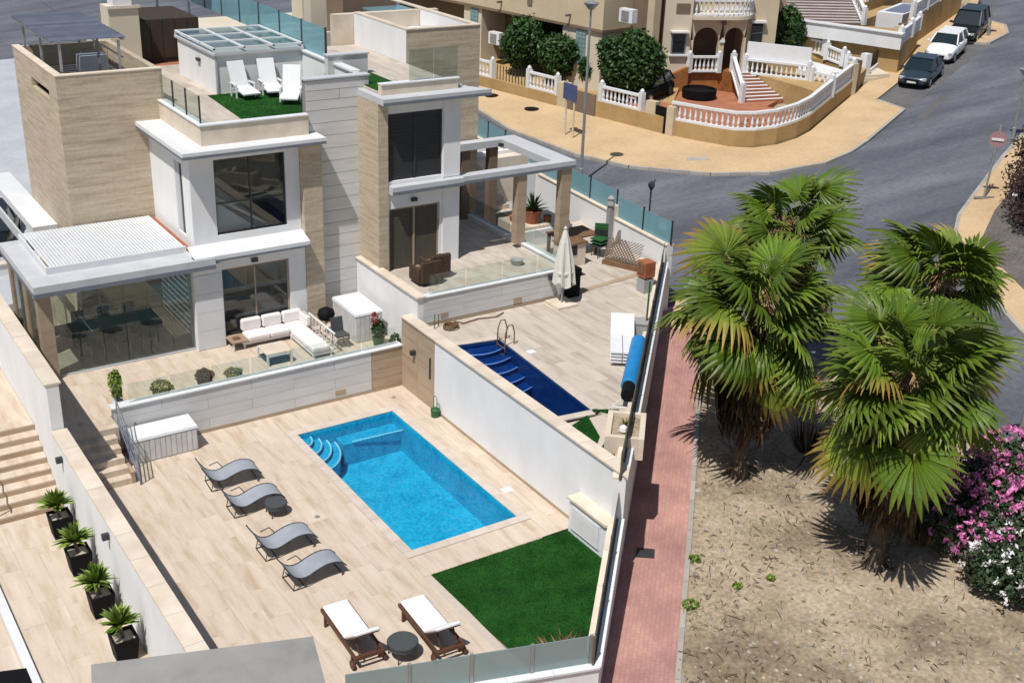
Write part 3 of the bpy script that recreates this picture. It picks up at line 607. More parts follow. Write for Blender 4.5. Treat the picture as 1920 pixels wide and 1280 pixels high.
bx('skimmer_lid',18.85,26.8,ZB+.002,19.1,27.05,ZB+.02,M['plastic_wht'],pool2)
turf([(16.9,22.3),(18.0,22.75),(17.55,21.6),(16.9,21.0)],ZB,'lawn_patch','small triangular artificial lawn by the end of the navy pool',2500)
turf([(18.3,22.95),(18.95,22.6),(18.75,22.25)],ZB+.004,'lawn_corner','tiny green lawn corner between stone planter and path fence',400)
turf([(16.9,20.9),(17.5,21.3),(17.6,20.95),(16.9,20.2)],ZB,'lawn_strip','thin green lawn strip in front of the stone planter',500)
# deck of the neighbour on the left
nd=MB().prism([(-6,14),(5.4,14),(5.4,36),(-6,36)],-1.2,-.012)
d3=struct('neighbour_deck',nd,M['grout'])
tiles(d3,'deck_tile',3.3,20.2,5.42,28.5,.53,1.2,-.012,M['tile'])
tiles(d3,'deck_tile',.0,20.2,3.0,28.5,.6,1.2,-.012,M['tile'])
bx('dividing_kerb',3.02,16,-.3,3.22,27.2,.12,M['white_paint'],d3)
# ================================================================== GARDEN WALLS AND FENCES
def capped(root,p0,p1,w,z0,z1,mat,capmat=None,capw=.05,capt=.05,seg=1.0,side=1):
    """wall along p0->p1 (line = left face), stone cap in pieces"""
    A=Vector(p0);B=Vector(p1);d=(B-A);L=d.length;d.normalize();s=Vector((d.y,-d.x))*side
    part('wall_body',MB().prism([tuple(A),tuple(B),tuple(B+s*w),tuple(A+s*w)],z0,z1-capt),mat,root)
    if capmat:
        n=max(1,round(L/seg))
        for i in range(n):
            p=A+d*(L*i/n+.004)-s*capw;q=A+d*(L*(i+1)/n-.004)-s*capw
            part('cap_stone',MB().prism([tuple(p),tuple(q),tuple(q+s*(w+2*capw)),tuple(p+s*(w+2*capw))],z1-capt+.002,z1+random.uniform(-.002,.003)),capmat,root)
# left wall (white, stepped)
lw=thing('garden_wall','long white stepped garden wall with stone cap behind the four black planters','wall',(5.6,24,0))
part('wall_body',MB().box(5.42,17.6,-.6,5.72,28.72,2.1),M['white'],lw)
part('wall_body',MB().box(5.42,28.722,-.6,5.72,41,3.4),M['white'],lw)
for y0,y1,z in ((17.6,28.70,2.102),(28.70,41,3.402)):
    n=round((y1-y0)/1.1)
    for i in range(n): bx('cap_stone',5.37,y0+(y1-y0)*i/n+.004,z,5.78,y0+(y1-y0)*(i+1)/n-.004,z+.05+random.uniform(-.002,.003),M['cap'],lw)
def wall_light(parent,x,y,z,dx=0,dy=-1):
    a=part('wall_light',MB().box(x-.06 if not dx else min(x,x+dx*.16),y-.16 if dy else y-.06,z-.07,x+.06 if not dx else max(x,x+dx*.16),y if dy else y+.06,z+.07),M['metal_dark'],parent)
    return a
wall_light(lw,5.42,27.9,1.72,-1,0); wall_light(lw,5.42,23.9,1.72,-1,0)
# party wall between the two pools
pw=thing('party_wall','tall white dividing wall with stone cap between the two pools','wall',(16.7,24,0))
part('wall_body',MB().prism([(16.56,19.24),(16.84,19.53),(16.84,28.55),(16.56,28.55)],-.9,2.37),M['white'],pw)
part('tiled_pier',MB().box(16.56,28.552,-.9,16.84,30.62,2.37),M['tan_stone'],pw)
part('cap_stone',MB().prism([(16.50,19.12),(16.90,19.54),(16.90,20.05),(16.50,20.05)],2.372,2.42),M['cap'],pw)
y=20.06
while y<30.6:
    e=min(y+1.05,30.62); bx('cap_stone',16.50,y+.004,2.372,16.90,e-.004,2.42+random.uniform(-.002,.003),M['cap'],pw); y=e
for i in range(4):
    for j in range(2):
        bx('facing_tile',16.545,28.56+j*1.03+.005,.02+i*.58,16.56,28.56+(j+1)*1.03-.008,.02+(i+1)*.58-.008,M['tan_stone'],pw)
bx('skirting',16.545,21.1,.0,16.56,28.55,.09,M['tan_stone'],pw)
wall_light(pw,16.545,29.75,1.5,-1,0)
bx('hook_rail',16.50,28.75,1.0,16.545,28.79,1.7,M['metal_dark'],pw)
# retaining wall below the near terrace
T=1.1
rw=thing('terrace_wall','pale boarded retaining wall below the sofa terrace, tiled brown at its right end','wall',(12,30.6,0))
part('wall_body',MB().box(7.45,30.62,-.9,16.56,30.85,1.4),M['joint'],rw)
cladding(rw,'cladding_board',(7.45,30.62),(15.46,30.62),.1,1.4,.325,2.7,M['panel'],.02,.008)
for i in range(4): bx('facing_tile',15.48,30.598,.1+i*.325+.004,16.54,30.618,.1+(i+1)*.325-.006,M['tan_stone'],rw)
bx('skirting',7.45,30.59,0,16.56,30.62,.09,M['tan_stone'],rw)
n=8
for i in range(n): bx('cap_stone',7.40+(16.56-7.40)*i/n+.004,30.56,1.402,7.40+(16.56-7.40)*(i+1)/n-.004,30.90,1.44+random.uniform(-.001,.002),M['white_paint'],rw)
bx('vent',14.2,30.585,.2,14.55,30.599,.36,M['tan_stone'],rw)
n=7
for i in range(n):
    a=7.9+(16.4-7.9)*i/n; bx('glass_panel',a+.03,30.72,1.445,a+(16.4-7.9)/n-.03,30.735,2.02,M['glass'],rw)
# side wall and retaining wall of the upper terrace
TB=2.95
sw=thing('upper_terrace_side_wall','high white side wall with sandy cap above the large storage box','wall',(16.95,32,1))
part('wall_body',MB().box(16.86,30.16,.6,17.08,34.36,3.08),M['white'],sw)
for i in range(4): bx('cap_stone',16.80,30.10+i*1.065+.004,3.082,17.14,30.10+(i+1)*1.065-.004,3.14+random.uniform(-.001,.002),M['cap'],sw)
bw=thing('upper_terrace_wall','pale boarded retaining wall behind the navy pool with white cap','wall',(19.9,30.15,ZB))
part('wall_body',MB().box(17.082,30.17,.6,22.85,30.36,3.06),M['joint'],bw)
cladding(bw,'cladding_board',(17.09,30.17),(22.85,30.17),ZB+.1,3.06,.24,2.9,M['panel'],.02,.008)
bx('skirting',17.082,30.14,ZB,22.85,30.17,ZB+.08,M['tan_stone'],bw)
for i in range(5): bx('cap_stone',17.15+1.146*i+.004,30.12,3.062,17.15+1.146*(i+1)-.004,30.40,3.10,M['white_paint'],bw)
wall_light(bw,21.85,30.145,2.93); bx('vent',20.45,30.13,2.22,20.75,30.148,2.42,M['tan_stone'],bw); bx('vent',17.68,30.13,2.3,17.95,30.148,2.45,M['tan_stone'],bw)
for i in range(4): bx('glass_panel',17.3+1.37*i+.03,30.26,3.11,17.3+1.37*(i+1)-.03,30.272,3.75,M['glass'],bw)
# path-side fence: plinth, cap, posts and glass, near part low, far part on the upper terrace
ef=thing('path_fence','long low white wall with glass panes and dark posts along the red path','fence',(20,23,0))
t1=4.55; t2=20.35
part('wall_body',MB().prism([ea(0),ea(t1),ea(t1,-.30),ea(0,-.30)],-2.6,.25,lambda x,y:.2*((x-FC.x)*ED.x+(y-FC.y)*ED.y)),M['white'],ef)
part('wall_body',MB().prism([ea(t1+.002),ea(t2),ea(t2,-.30),ea(t1+.002,-.30)],-1.4,2.28),M['white'],ef)
SLP=.2
def fsl(x,y): return SLP*((x-FC.x)*ED.x+(y-FC.y)*ED.y)
for a,b,z,sl_ in ((0,t1,.252,fsl),(t1,t2,2.282,None)):
    n=round((b-a)/1.1)
    for i in range(n):
        s,e=a+(b-a)*i/n+.004,a+(b-a)*(i+1)/n-.004
        part('cap_stone',MB().prism([ea(s,.04),ea(e,.04),ea(e,-.10),ea(s,-.10)],z,z+.05,sl_),M['white_paint'],ef)
        part('cap_stone',MB().prism([ea(s,-.19),ea(e,-.19),ea(e,-.34),ea(s,-.34)],z,z+.05,sl_),M['cap'],ef)
    n=max(3,round((b-a)/1.5))
    for i in range(n):
        s,e=a+(b-a)*i/n+.05,a+(b-a)*(i+1)/n-.03
        part('glass_panel',MB().prism([ea(s,-.135),ea(e,-.135),ea(e,-.155),ea(s,-.155)],z+.01,z+.74,sl_),M['glass_frost'],ef)
        part('post',MB().prism([ea(s-.06,-.12),ea(s-.01,-.12),ea(s-.01,-.17),ea(s-.06,-.17)],z-.02,z+.78,sl_),M['fence_brown'],ef)
    part('glazing_channel',MB().prism([ea(a,-.11),ea(b,-.11),ea(b,-.18),ea(a,-.18)],z-.01,z+.03,sl_),M['fence_brown'],ef)
    part('glazing_rail',MB().prism([ea(a,-.135),ea(b,-.135),ea(b,-.16),ea(a,-.16)],z+.741,z+.765,sl_),M['fence_brown'],ef)
# street front: white wall with frosted glass
ff=thing('street_fence','white front wall topped with grey frosted glass panels below the lawn and wooden loungers','fence',(10.5,16.9,0))
part('wall_body',MB().prism([fr(0),fr(6.2),fr(6.2,-.30),fr(.31,-.30)],-1.9,.25),M['white'],ff)
n=6
for i in range(n):
    s,e=6.2*i/n+.004,6.2*(i+1)/n-.004
    part('cap_stone',MB().prism([fr(s,.05),fr(e,.05),fr(e,-.34),fr(s,-.34)],.252,.30),M['white_paint'],ff)
t=.16
for wd in (1.32,1.32,1.32,1.32):
    part('glass_panel',MB().prism([fr(t+.05,-.14),fr(t+wd,-.14),fr(t+wd,-.16),fr(t+.05,-.16)],.31,1.02),M['glass_frost'],ff)
    part('post',MB().prism([fr(t-.03,-.12),fr(t+.04,-.12),fr(t+.04,-.18),fr(t-.03,-.18)],.29,1.04),M['galv'],ff); t+=wd
# gate house slab bottom left
cn=[(3.72,19.03),(7.60,17.70),(7.22,16.3),(3.35,17.6)]
gh=thing('gate_canopy','grey stone slab roof of the gate house at the end of the white planter wall','gate house',(5.6,17.6,0))
part('roof_slab',MB().prism(cn,1.98,2.18),M['slate'],gh)
c=Vector((5.47,17.66)); part('gate_wall',MB().prism([tuple(c+(Vector(p)-c)*.93) for p in cn],-1.8,1.978),M['white'],gh)
mid0=[tuple(Vector(cn[0]).lerp(Vector(cn[1]),k)) for k in (0,.34,.67,1)]; mid1=[tuple(Vector(cn[3]).lerp(Vector(cn[2]),k)) for k in (0,.34,.67,1)]
for i in range(3):
    A,B,C_,D_=[Vector(p) for p in (mid0[i],mid0[i+1],mid1[i+1],mid1[i])]; ce=(A+B+C_+D_)/4
    part('roof_stone',MB().prism([tuple(ce+(p-ce)*.9995) for p in (A,B,C_,D_)],2.182,2.205+.0003*i),M['slate'],gh)
ng=thing('letter_box_gate','black gate top at the bottom left corner beside the white kerb','gate',(2.3,20.4,0))
part('gate_leaf',MB().box(1.6,20.5,-.0,2.78,20.58,1.3),M['plastic_blk'],ng); part('gate_top',MB().prism([(1.2,20.0),(2.83,19.7),(2.83,20.62),(1.4,21.1)],1.302,1.38),M['plastic_blk'],ng)
# street wall of the far villa with blue glass
st=thing('street_wall','white boundary wall with blue glass panes between the upper deck and the street','wall',(27.6,36,2))
pts=[(27.45,30.75),(27.72,34.3),(28.15,40.0),(28.75,46.6)]; tops=[2.95,3.12,3.3]
for (a,b),zt in zip(zip(pts[:-1],pts[1:]),tops):
    capped(st,a,b,.26,-.6,zt,M['white'],M['cap'],.04,.05,1.0)
    A=Vector(a);B=Vector(b);d=(B-A);L=d.length;d.normalize();s=Vector((d.y,-d.x));n=max(2,round(L/1.75))
    for i in range(n):
        p=A+d*(L*i/n+.05)+s*.13;q=A+d*(L*(i+1)/n-.05)+s*.13;o=s*.012
        part('glass_panel',MB().prism([tuple(p),tuple(q),tuple(q+o),tuple(p+o)],zt+.02,zt+.82),M['glass_blue'],st)
        pc=A+d*(L*i/n)+s*.136; part('post',MB().box(pc.x-.025,pc.y-.025,zt,pc.x+.025,pc.y+.025,zt+.9),M['metal_dark'],st)
part('pier',MB().box(27.6,34.15,1.4,28.05,34.55,3.42),M['cap'],st)
part('pier',MB().box(26.3,38.2,1.4,26.75,38.7,3.95),M['white'],st)
# ================================================================== NEAR VILLA
va=thing('modern_villa','cream and white cubic villa with louvred glass dining room above the turquoise pool','villa',(11,36,0))
# terrace slab and steps
tf=MB().prism([(XL,30.1),(7.42,30.1),(7.42,30.86),(16.84,30.86),(16.84,34.36),(11.3,38),(XL,38)],.2,T-.012)
ts=part('terrace',tf,M['grout'],va)
def vt(x0,y0,x1,y1,tw,th): tiles(ts,'terrace_tile',x0,y0,x1,y1,tw,th,T-.012,M['tile'])
vt(5.76,30.1,7.42,30.86,.55,.76); vt(5.76,30.86,16.82,33.9,.61,1.02)
for i in range(6):
    z=T/6*(i+.0); 
    if i<5: bx('step',5.76,28.80+.26*i,-.3 if i==0 else T/6*i-.1,7.30,28.80+.26*(i+1)+.04,T/6*(i+1)-.002*i,M['tile'],va)
bx('step_side',7.30,28.80,-.2,7.40,30.1,.35,M['tan_stone'],va)
# ground floor
g=MB(); holed(g,'y',34.0,34.2,11.97,14.85,T-.1,4.05,[(11.97,14.28,T-.1,3.62)])
g.box(11.05,33.85,T-.05,11.97,34.45,3.9); g.box(11.3,34.2,T,11.42,38.2,4.05); g.box(11.3,38.05,T,16.9,38.2,7.3); pass
part('wall',g,M['white'],va)
for i in range(4): bx('facing_tile',11.07,33.832,T+.02+i*.62,11.95,33.848,T+.02+(i+1)*.62-.008,M['white_paint'],va)
part('interior_floor',MB().box(11.43,34.21,T-.02,15.2,38.04,T+.004),M['slate'],va)
def sliding(parent,x0,x1,y,z0,z1,n,fm,gm,name='window',d=.05):
    f=MB(); f.box(x0,y,z0,x0+d,y+.06,z1); f.box(x1-d,y,z0,x1,y+.06,z1); f.box(x0,y,z1-d,x1,y+.06,z1); f.box(x0,y,z0,x1,y+.06,z0+d)
    for i in range(1,n): xx=x0+(x1-x0)*i/n; f.box(xx-d/2,y,z0,xx+d/2,y+.06,z1)
    o=part(name,f,fm,parent)
    for i in range(n):
        a=x0+(x1-x0)*i/n+d*.6;b=x0+(x1-x0)*(i+1)/n-d*.6
        part('pane',MB().box(a,y+.02,z0+d,b,y+.03,z1-d),gm,o)
    return o
sliding(va,11.98,14.27,34.08,T,3.61,2,M['tan_stone'],M['glass_tint'],'glass_door')
part('curtain',MB().box(12.0,34.5,2.5,13.0,34.53,3.6),M['curtain'],va)
part('interior_sofa',MB().rbox(13.0,35.0,T,14.5,36.2,T+.5).rbox(12.2,35.9,T,14.5,36.5,T+.85),M['cushion'],va)
# first floor
bx('floor_slab',11.06,33.62,4.05,14.86,38.2,4.24,M['white_paint'],va)
part('sill_ledge',MB().add([(11.06,33.60,4.06),(14.86,33.60,4.06),(14.86,33.60,4.24),(11.06,33.60,4.24),(11.06,33.618,4.06),(14.86,33.618,4.06),(14.86,34.24,4.44),(11.06,34.24,4.44)],[(0,1,2,3),(3,2,6,7),(0,3,7,4),(1,5,6,2),(4,7,6,5),(0,4,5,1)]),M['white_paint'],va)
u=MB(); holed(u,'y',34.24,34.42,11.3,14.85,4.25,7.33,[(12.06,14.38,4.66,7.05)])
holed(u,'x',11.3,11.45,34.422,38.05,4.25,7.33,[(34.95,35.62,4.55,6.85)])
part('wall',u,M['white'],va)
wd=sliding(va,12.06,14.38,34.31,4.66,7.05,2,M['metal_dark'],M['glass_tint'],'window',.045)
part('glazing_bar',MB().box(12.1,34.315,5.62,14.34,34.365,5.66),M['metal_dark'],wd)
part('slot_window',MB().box(11.36,34.95,4.55,11.42,35.3,6.85),M['metal_dark'],va); part('slot_window_panel',MB().box(11.34,35.31,4.55,11.42,35.62,6.85),M['grey_paint'],va)
part('curtain',MB().box(12.1,34.6,5.7,14.4,34.64,7.1),M['curtain'],va)
part('reflection_wedge',MB().add([(12.1,34.5,4.6),(13.5,34.5,4.6),(12.1,34.5,5.7),(12.1,34.56,4.6),(13.5,34.56,4.6),(12.1,34.56,5.7)],[(0,1,2),(3,5,4),(0,2,5,3),(1,4,5,2),(0,3,4,1)]),M['white_paint'],va)  # white wedge behind the pane, stands in for a reflection
part('sloping_rail',MB().beam((12.05,34.48,5.85),(14.0,34.48,4.6),.05,.09).beam((12.6,34.47,5.55),(14.3,34.47,5.75),.05,.06),M['cap'],va)  # pale slanted bars behind the pane, shaped to imitate the reflection
bx('interior_floor',11.46,34.45,4.24,15.2,38.0,4.27,M['curtain'],va)
# pillar and striped tower panel
bx('pillar',14.86,33.97,T,15.50,34.36,7.325,M['travertine'],va)
pn=part('tower_wall',MB().box(15.22,34.40,T-.2,17.0,34.66,9.15).box(17.002,34.40,8.2,17.4,34.66,9.15),M['joint'],va)
cladding(pn,'cladding_board',(15.22,34.40),(17.0,34.40),T,8.2,.42,3.6,M['panel'],.025,.014)
cladding(pn,'cladding_board',(15.22,34.40),(17.4,34.40),8.2,9.13,.31,2.3,M['panel'],.025,.016)
bx('tower_cap',15.18,34.34,9.152,17.44,34.70,9.2,M['grey_paint'],va)
bx('spot_lamp',13.0,33.9,3.72,13.2,33.995,3.84,M['metal_dark'],va)
# roof slab, parapet, roof terrace
bx('roof_slab',10.92,33.60,7.33,15.52,38.0,7.52,M['white_paint'],va)
rp=MB(); rp.box(11.72,34.2,7.522,15.2,34.39,8.12); rp.box(11.72,34.392,7.522,11.95,38.0,8.12); part('roof_parapet',rp,M['cap'],va)
bx('parapet_cap',11.68,34.16,8.122,15.2,34.43,8.16,M['white_paint'],va); bx('parapet_cap',11.68,34.432,8.122,11.99,38.0,8.16,M['white_paint'],va)
ZR=8.0
bx('fascia',10.916,33.594,7.328,15.52,33.6,7.415,M['fascia'],va); bx('fascia',10.912,33.61,7.328,10.919,38.0,7.40,M['fascia'],va)
bx('fascia',11.06,33.592,4.048,14.86,33.599,4.12,M['fascia'],va)
rt=part('roof_floor',MB().box(11.96,34.4,7.53,17.0,44.0,ZR-.012),M['grout'],va)
tiles(rt,'roof_tile',11.97,34.41,16.98,43.9,.84,1.2,ZR-.012,M['tile_b'])
for i in range(3): bx('glass_panel',11.82,34.45+i*1.2,8.17,11.835,34.45+(i+1)*1.2-.04,8.98,M['glass'],va)
for i in range(3): bx('glass_post',11.80,34.42+i*1.2,8.165,11.85,34.45+i*1.2,8.98,M['metal_dark'],va)
# east roof parapet (to the other villa), roof steps
bx('roof_party_wall',17.0,34.662,7.3,17.2,43.5,9.22,M['white'],va)
for i in range(7): bx('parapet_cap',16.94,34.7+i*1.26,9.222,17.26,34.7+(i+1)*1.26-.008,9.28,M['white_paint'],va)
part('roof_light',MB().box(16.86,36.4,8.62,17.0,36.52,8.86),M['metal_dark'],va)
for i in range(7):
    y0=36.9+1.9*i
    bx('blue_glass_panel',17.1,y0+.04,9.29,17.12,y0+1.86,10.25,M['glass_blue'],va); bx('glass_post',17.08,y0-.03,9.28,17.14,y0+.03,10.27,M['metal_dark'],va)
# roof cabin with glazed lid
cb=part('roof_cabin',MB().box(13.9,38.6,ZR-.01,16.99,42.3,9.28),M['white'],va)
lid=MB(); lid.box(13.82,38.5,9.282,17.04,42.4,9.36); part('lid_base',lid,M['grey_paint'],cb)
fr_=MB()
for i in range(4): a=13.84+i*1.04; fr_.box(a,38.52,9.47,a+.06,42.38,9.53)
for j in range(4): b=38.52+j*1.27; fr_.box(13.84,b,9.471,17.02,b+.06,9.531)
for (a,b) in ((13.84,38.52),(16.96,38.52),(13.84,42.32),(16.96,42.32)): fr_.box(a,b,9.36,a+.06,b+.06,9.47)
part('lid_frame',fr_,M['white_paint'],cb)
for i in range(3):
    for j in range(3): bx('lid_pane',13.91+i*1.04,38.59+j*1.27,9.49,14.87+i*1.04,39.78+j*1.27,9.50,M['glass_room'],cb)
bx('down_pipe',13.88,38.55,ZR,13.94,38.6,9.28,M['grey_paint'],cb)
part('cabin_lamp',MB().box(13.80,40.0,8.85,13.9,40.25,8.95),M['metal_dark'],cb)
# stair tower in tan stone
tw=MB(); holed(tw,'x',8.62,8.82,38.0,43.6,-.5,9.12,[(39.0,41.3,8.22,8.52)]); tw.box(8.822,38.0,-.5,11.9,38.2,9.12); tw.box(11.7,38.202,-.5,11.9,43.6,9.12); tw.box(8.822,43.4,-.5,11.698,43.6,9.12)
part('stair_tower',tw,M['travertine'],va)
bx('tower_roof_floor',8.83,38.21,8.3,11.69,43.39,8.4,M['slate'],va)
cp=MB(); cp.box(8.60,37.98,9.122,11.92,38.22,9.16); cp.box(8.60,38.222,9.122,8.84,43.62,9.16); part('tower_cap',cp,M['cap'],va)
pg=MB()
for x in (8.95,10.75):
    for y in (38.45,40.9,43.2): pg.box(x-.035,y-.035,8.4,x+.035,y+.035,10.02)
pg.box(8.7,38.35,10.02,8.78,43.5,10.1); pg.box(10.85,38.35,10.02,10.93,43.5,10.1)
pf=part('tower_pergola',pg,M['metal_grey'],va)
for i in range(14): part('slat',MB().obox((9.8,38.5+i*.375,10.14),(2.3,.32,.015),rx=rad(8)),M['slat_dk'],pf)
part('handrail',MB().beam((10.9,38.6,9.45),(10.9,43,9.45),.04,.04).beam((9.3,43.1,9.5),(11.5,43.1,9.5),.04,.04).box(11.2,43.08,8.4,11.24,43.12,9.5),M['metal_grey'],va)
bx('air_conditioner',10.3,41.5,8.402,11.2,42.1,9.0,M['plastic_wht'],va)
# chimney shaft and dark roof store behind
bx('chimney',12.05,44.0,7.4,13.12,45.0,10.15,M['cream_lt'],va); bx('chimney_cap',12.28,44.15,10.152,12.95,44.85,10.75,M['white_paint'],va); bx('chimney_rim',11.98,43.93,10.1,13.18,44.0,10.2,M['cap'],va)
bx('roof_store',13.2,44.6,7.4,15.5,47.5,9.55,M['roof_dk'],va)
for i in range(5): bx('store_board',13.22+i*.46,44.57,8.15,13.22+i*.46+.44,44.598,9.52,M['roof_dk'],va)
bx('store_step',13.15,44.0,7.4,15.2,44.56,7.98,M['terra_tile'],va)
# glass dining room with white louvre roof
gr=part('dining_room_frame',MB().box(6.34,33.56,3.86,11.70,33.76,4.20).box(6.34,33.762,3.86,6.60,37.9,4.20).box(6.602,37.7,3.86,11.3,37.9,4.20),M['grey_paint'],va)
bx('fascia',6.336,33.552,3.858,11.70,33.559,3.99,M['fascia'],gr); bx('fascia',6.332,33.57,3.858,6.339,37.9,3.99,M['fascia'],gr)
bx('gutter',6.60,33.762,4.03,11.29,34.45,4.19,M['grey_paint'],gr)
bx('gutter',6.602,34.452,4.03,6.93,37.698,4.19,M['grey_paint'],gr)
bx('louvre_frame',6.93,34.44,4.19,11.10,34.50,4.40,M['white_paint'],gr); bx('louvre_frame',6.93,34.502,4.19,6.98,37.9,4.40,M['white_paint'],gr)
n=40
for i in range(n):
    x=7.03+(11.05-7.03)*(i+.5)/n
    part('louvre_blade',MB().obox((x,36.18,4.40),(.083,3.36,.02),ry=rad(7)),M['sky_louvre'],gr)
bx('flashing',11.11,34.3,4.21,11.29,38.0,4.26,M['terracotta'],va)
bx('pillar',6.46,33.9,T,6.84,34.28,3.858,M['tan_stone'],va); bx('pillar',6.46,37.3,T,6.8,37.66,3.858,M['tan_stone'],va); bx('pillar',6.46,35.4,T,6.62,35.8,3.858,M['tan_stone'],va)
for i in range(3): bx('side_glass',6.50,34.32+i*1.0,T+.05,6.52,35.26+i*1.0,3.858,M['glass_room'],va)
for i in range(2): bx('side_blind',6.56,35.85+i*.72,T+.1,6.58,36.5+i*.72,3.85,M['shutter_warm'],va,label='brown roller blind behind the side glass')
x0,x1=6.86,11.04;n=6
for i in range(n): bx('front_glass',x0+(x1-x0)*i/n+.012,34.05,T+.06,x0+(x1-x0)*(i+1)/n-.012,34.062,3.858,M['glass_room'],va)
bx('glazing_track',6.85,34.02,T,11.04,34.09,T+.055,M['grey_paint'],va)
vt(6.6,33.9,11.3,37.95,.61,1.02)
# ================================================================== FAR VILLA (same level of detail, one terrace higher)
vb=thing('modern_villa','tan and white villa with charcoal shutters and open grey pergola behind the navy pool','villa',(19,33,ZB))
t2=part('terrace',MB().box(17.08,30.36,1.2,22.6,37.0,TB-.012),M['grout'],vb)
tiles(t2,'terrace_tile',17.09,30.37,22.58,33.0,1.1,.66,TB-.012,M['tile_b'])
tiles(t2,'terrace_tile',20.1,33.0,22.58,36.95,1.1,.66,TB-.012,M['tile_b'])
bx('pillar',17.0,32.98,TB-.5,17.35,34.38,8.55,M['travertine'],vb)
b=MB(); holed(b,'y',33.05,33.25,17.352,20.02,TB-.1,8.55,[(17.37,19.38,5.99,8.18),(17.40,19.30,TB-.1,5.07)]); b.box(19.4,33.0,TB-.05,20.03,33.048,5.6); b.box(19.40,33.0,5.9,20.03,33.048,8.54); b.box(19.88,33.252,TB,20.02,37.0,8.55)
part('wall',b,M['white'],vb)
bx('floor_band',17.37,32.72,5.62,20.04,33.04,5.88,M['grey_paint'],vb)
def shut(x0,x1,y,z0,z1,fm,sm,name):
    o=part(name,MB().box(x0,y,z0,x0+.05,y+.08,z1).box(x1-.05,y,z0,x1,y+.08,z1).box(x0+.05,y,z1-.05,x1-.05,y+.08,z1).box((x0+x1)/2-.03,y,z0,(x0+x1)/2+.03,y+.08,z1-.05),fm,vb)
    h=(x1-x0)/2-.08; k=max(6,round((z1-z0)/.12))
    for a in (x0+.05,(x0+x1)/2+.03):
        for i in range(k): part('shutter_slat',MB().box(a,y+.03,z0+(z1-.05-z0)*i/k+.004,a+h,y+.05+.004*(i%2),z0+(z1-.05-z0)*(i+1)/k),sm,o)
    return o
shut(17.38,19.37,33.10,5.99,8.17,M['metal_dark'],M['shutter'],'window'); shut(17.41,19.29,33.10,TB,5.06,M['tan_stone'],M['shutter_warm'],'glass_door')
bx('spot_lamp',18.2,32.94,5.25,18.4,33.04,5.36,M['metal_dark'],vb)
part('roof_slab',MB().prism([(17.002,32.62),(20.95,32.62),(20.45,33.3),(20.3,36.9),(17.002,36.9)],8.56,8.76),M['grey_paint'],vb)
bx('fascia',17.002,32.612,8.555,20.95,32.619,8.65,M['fascia'],vb); bx('fascia',17.37,32.712,5.618,20.04,32.719,5.73,M['fascia'],vb)
bx('roof_parapet',17.21,33.15,8.762,20.0,33.35,9.08,M['cap'],vb); bx('parapet_cap',17.20,33.11,9.082,20.04,33.39,9.12,M['white_paint'],vb)
rt2=part('roof_floor',MB().box(17.21,33.36,8.762,20.19,41.0,8.84).box(20.41,37.21,8.762,22.97,41.0,8.84),M['grout'],vb)
tiles(rt2,'roof_tile',17.22,33.37,20.2,40.95,1.0,.9,8.838,M['tile_b']); tiles(rt2,'roof_tile',20.42,37.22,22.96,40.95,1.05,1.0,8.838,M['tile_b'])
bx('roof_lawn',17.24,33.5,8.85,18.3,36.2,8.875,M['turf'],vb)
for i in range(2): bx('glass_panel',18.25+i*.9,33.24,9.125,18.25+(i+1)*.9-.03,33.255,10.1,M['glass_room'],vb)
bx('roof_step_wall',16.75,36.0,8.3,18.2,36.25,9.5,M['panel'],vb); bx('roof_step_cap',16.72,35.96,9.502,18.24,36.29,9.55,M['grey_paint'],vb)
tb=MB(); tb.box(20.2,37.0,ZB-.5,23.2,37.2,9.98); tb.box(20.2,37.202,ZB-.5,20.4,41.0,9.98); tb.box(23.0,37.202,ZB-.5,23.2,41.0,9.98)
part('stair_tower',tb,M['travertine'],vb)
bx('tower_inner_face',20.18,37.0,8.85,20.199,41.0,9.98,M['white'],vb); bx('tower_inner_face',22.98,37.21,8.85,22.999,41.0,9.98,M['white'],vb)
cp=MB(); cp.box(20.17,36.97,9.982,23.23,37.23,10.02); cp.box(20.17,37.232,9.982,20.42,41.0,10.02); cp.box(22.97,37.232,9.982,23.23,44.0,10.02); part('tower_cap',cp,M['cap'],vb)
bx('tower_bench',20.42,39.6,8.85,22.9,41.0,9.35,M['white'],vb)
bx('roof_back_wall',19.35,41.02,8.3,23.0,41.3,9.95,M['cap'],vb); part('wall_lamp',MB().box(20.55,40.9,9.55,20.75,41.02,9.68),M['metal_dark'],vb)
bx('roof_column',18.9,42.0,8.3,19.5,42.6,10.9,M['cream_lt'],vb)
# pergola frame
pz0,pz1=5.60,5.86
bx('fascia',20.05,32.892,5.598,24.75,32.899,5.70,M['fascia'],vb)
pf=MB(); pf.box(20.042,32.9,pz0,24.75,33.28,pz1); pf.box(23.95,33.282,pz0,24.75,36.9,pz1); pf.box(20.3,36.5,pz0,23.948,36.9,pz1)
part('pergola_frame',pf,M['grey_paint'],vb)
bx('pergola_column',22.35,32.95,TB+.15,22.72,33.25,pz0,M['tan_stone'],vb); bx('pergola_column',24.2,32.95,ZB,24.62,33.25,pz0,M['tan_stone'],vb); bx('pergola_column',22.3,36.6,ZB,22.66,36.88,pz0,M['brown_rd'],vb); bx('pergola_column',23.5,36.6,ZB,23.86,36.88,pz0,M['brown_rd'],vb)
part('pergola_lamp',MB().box(23.8,36.35,5.62,23.94,36.5,5.74),M['metal_dark'],vb)
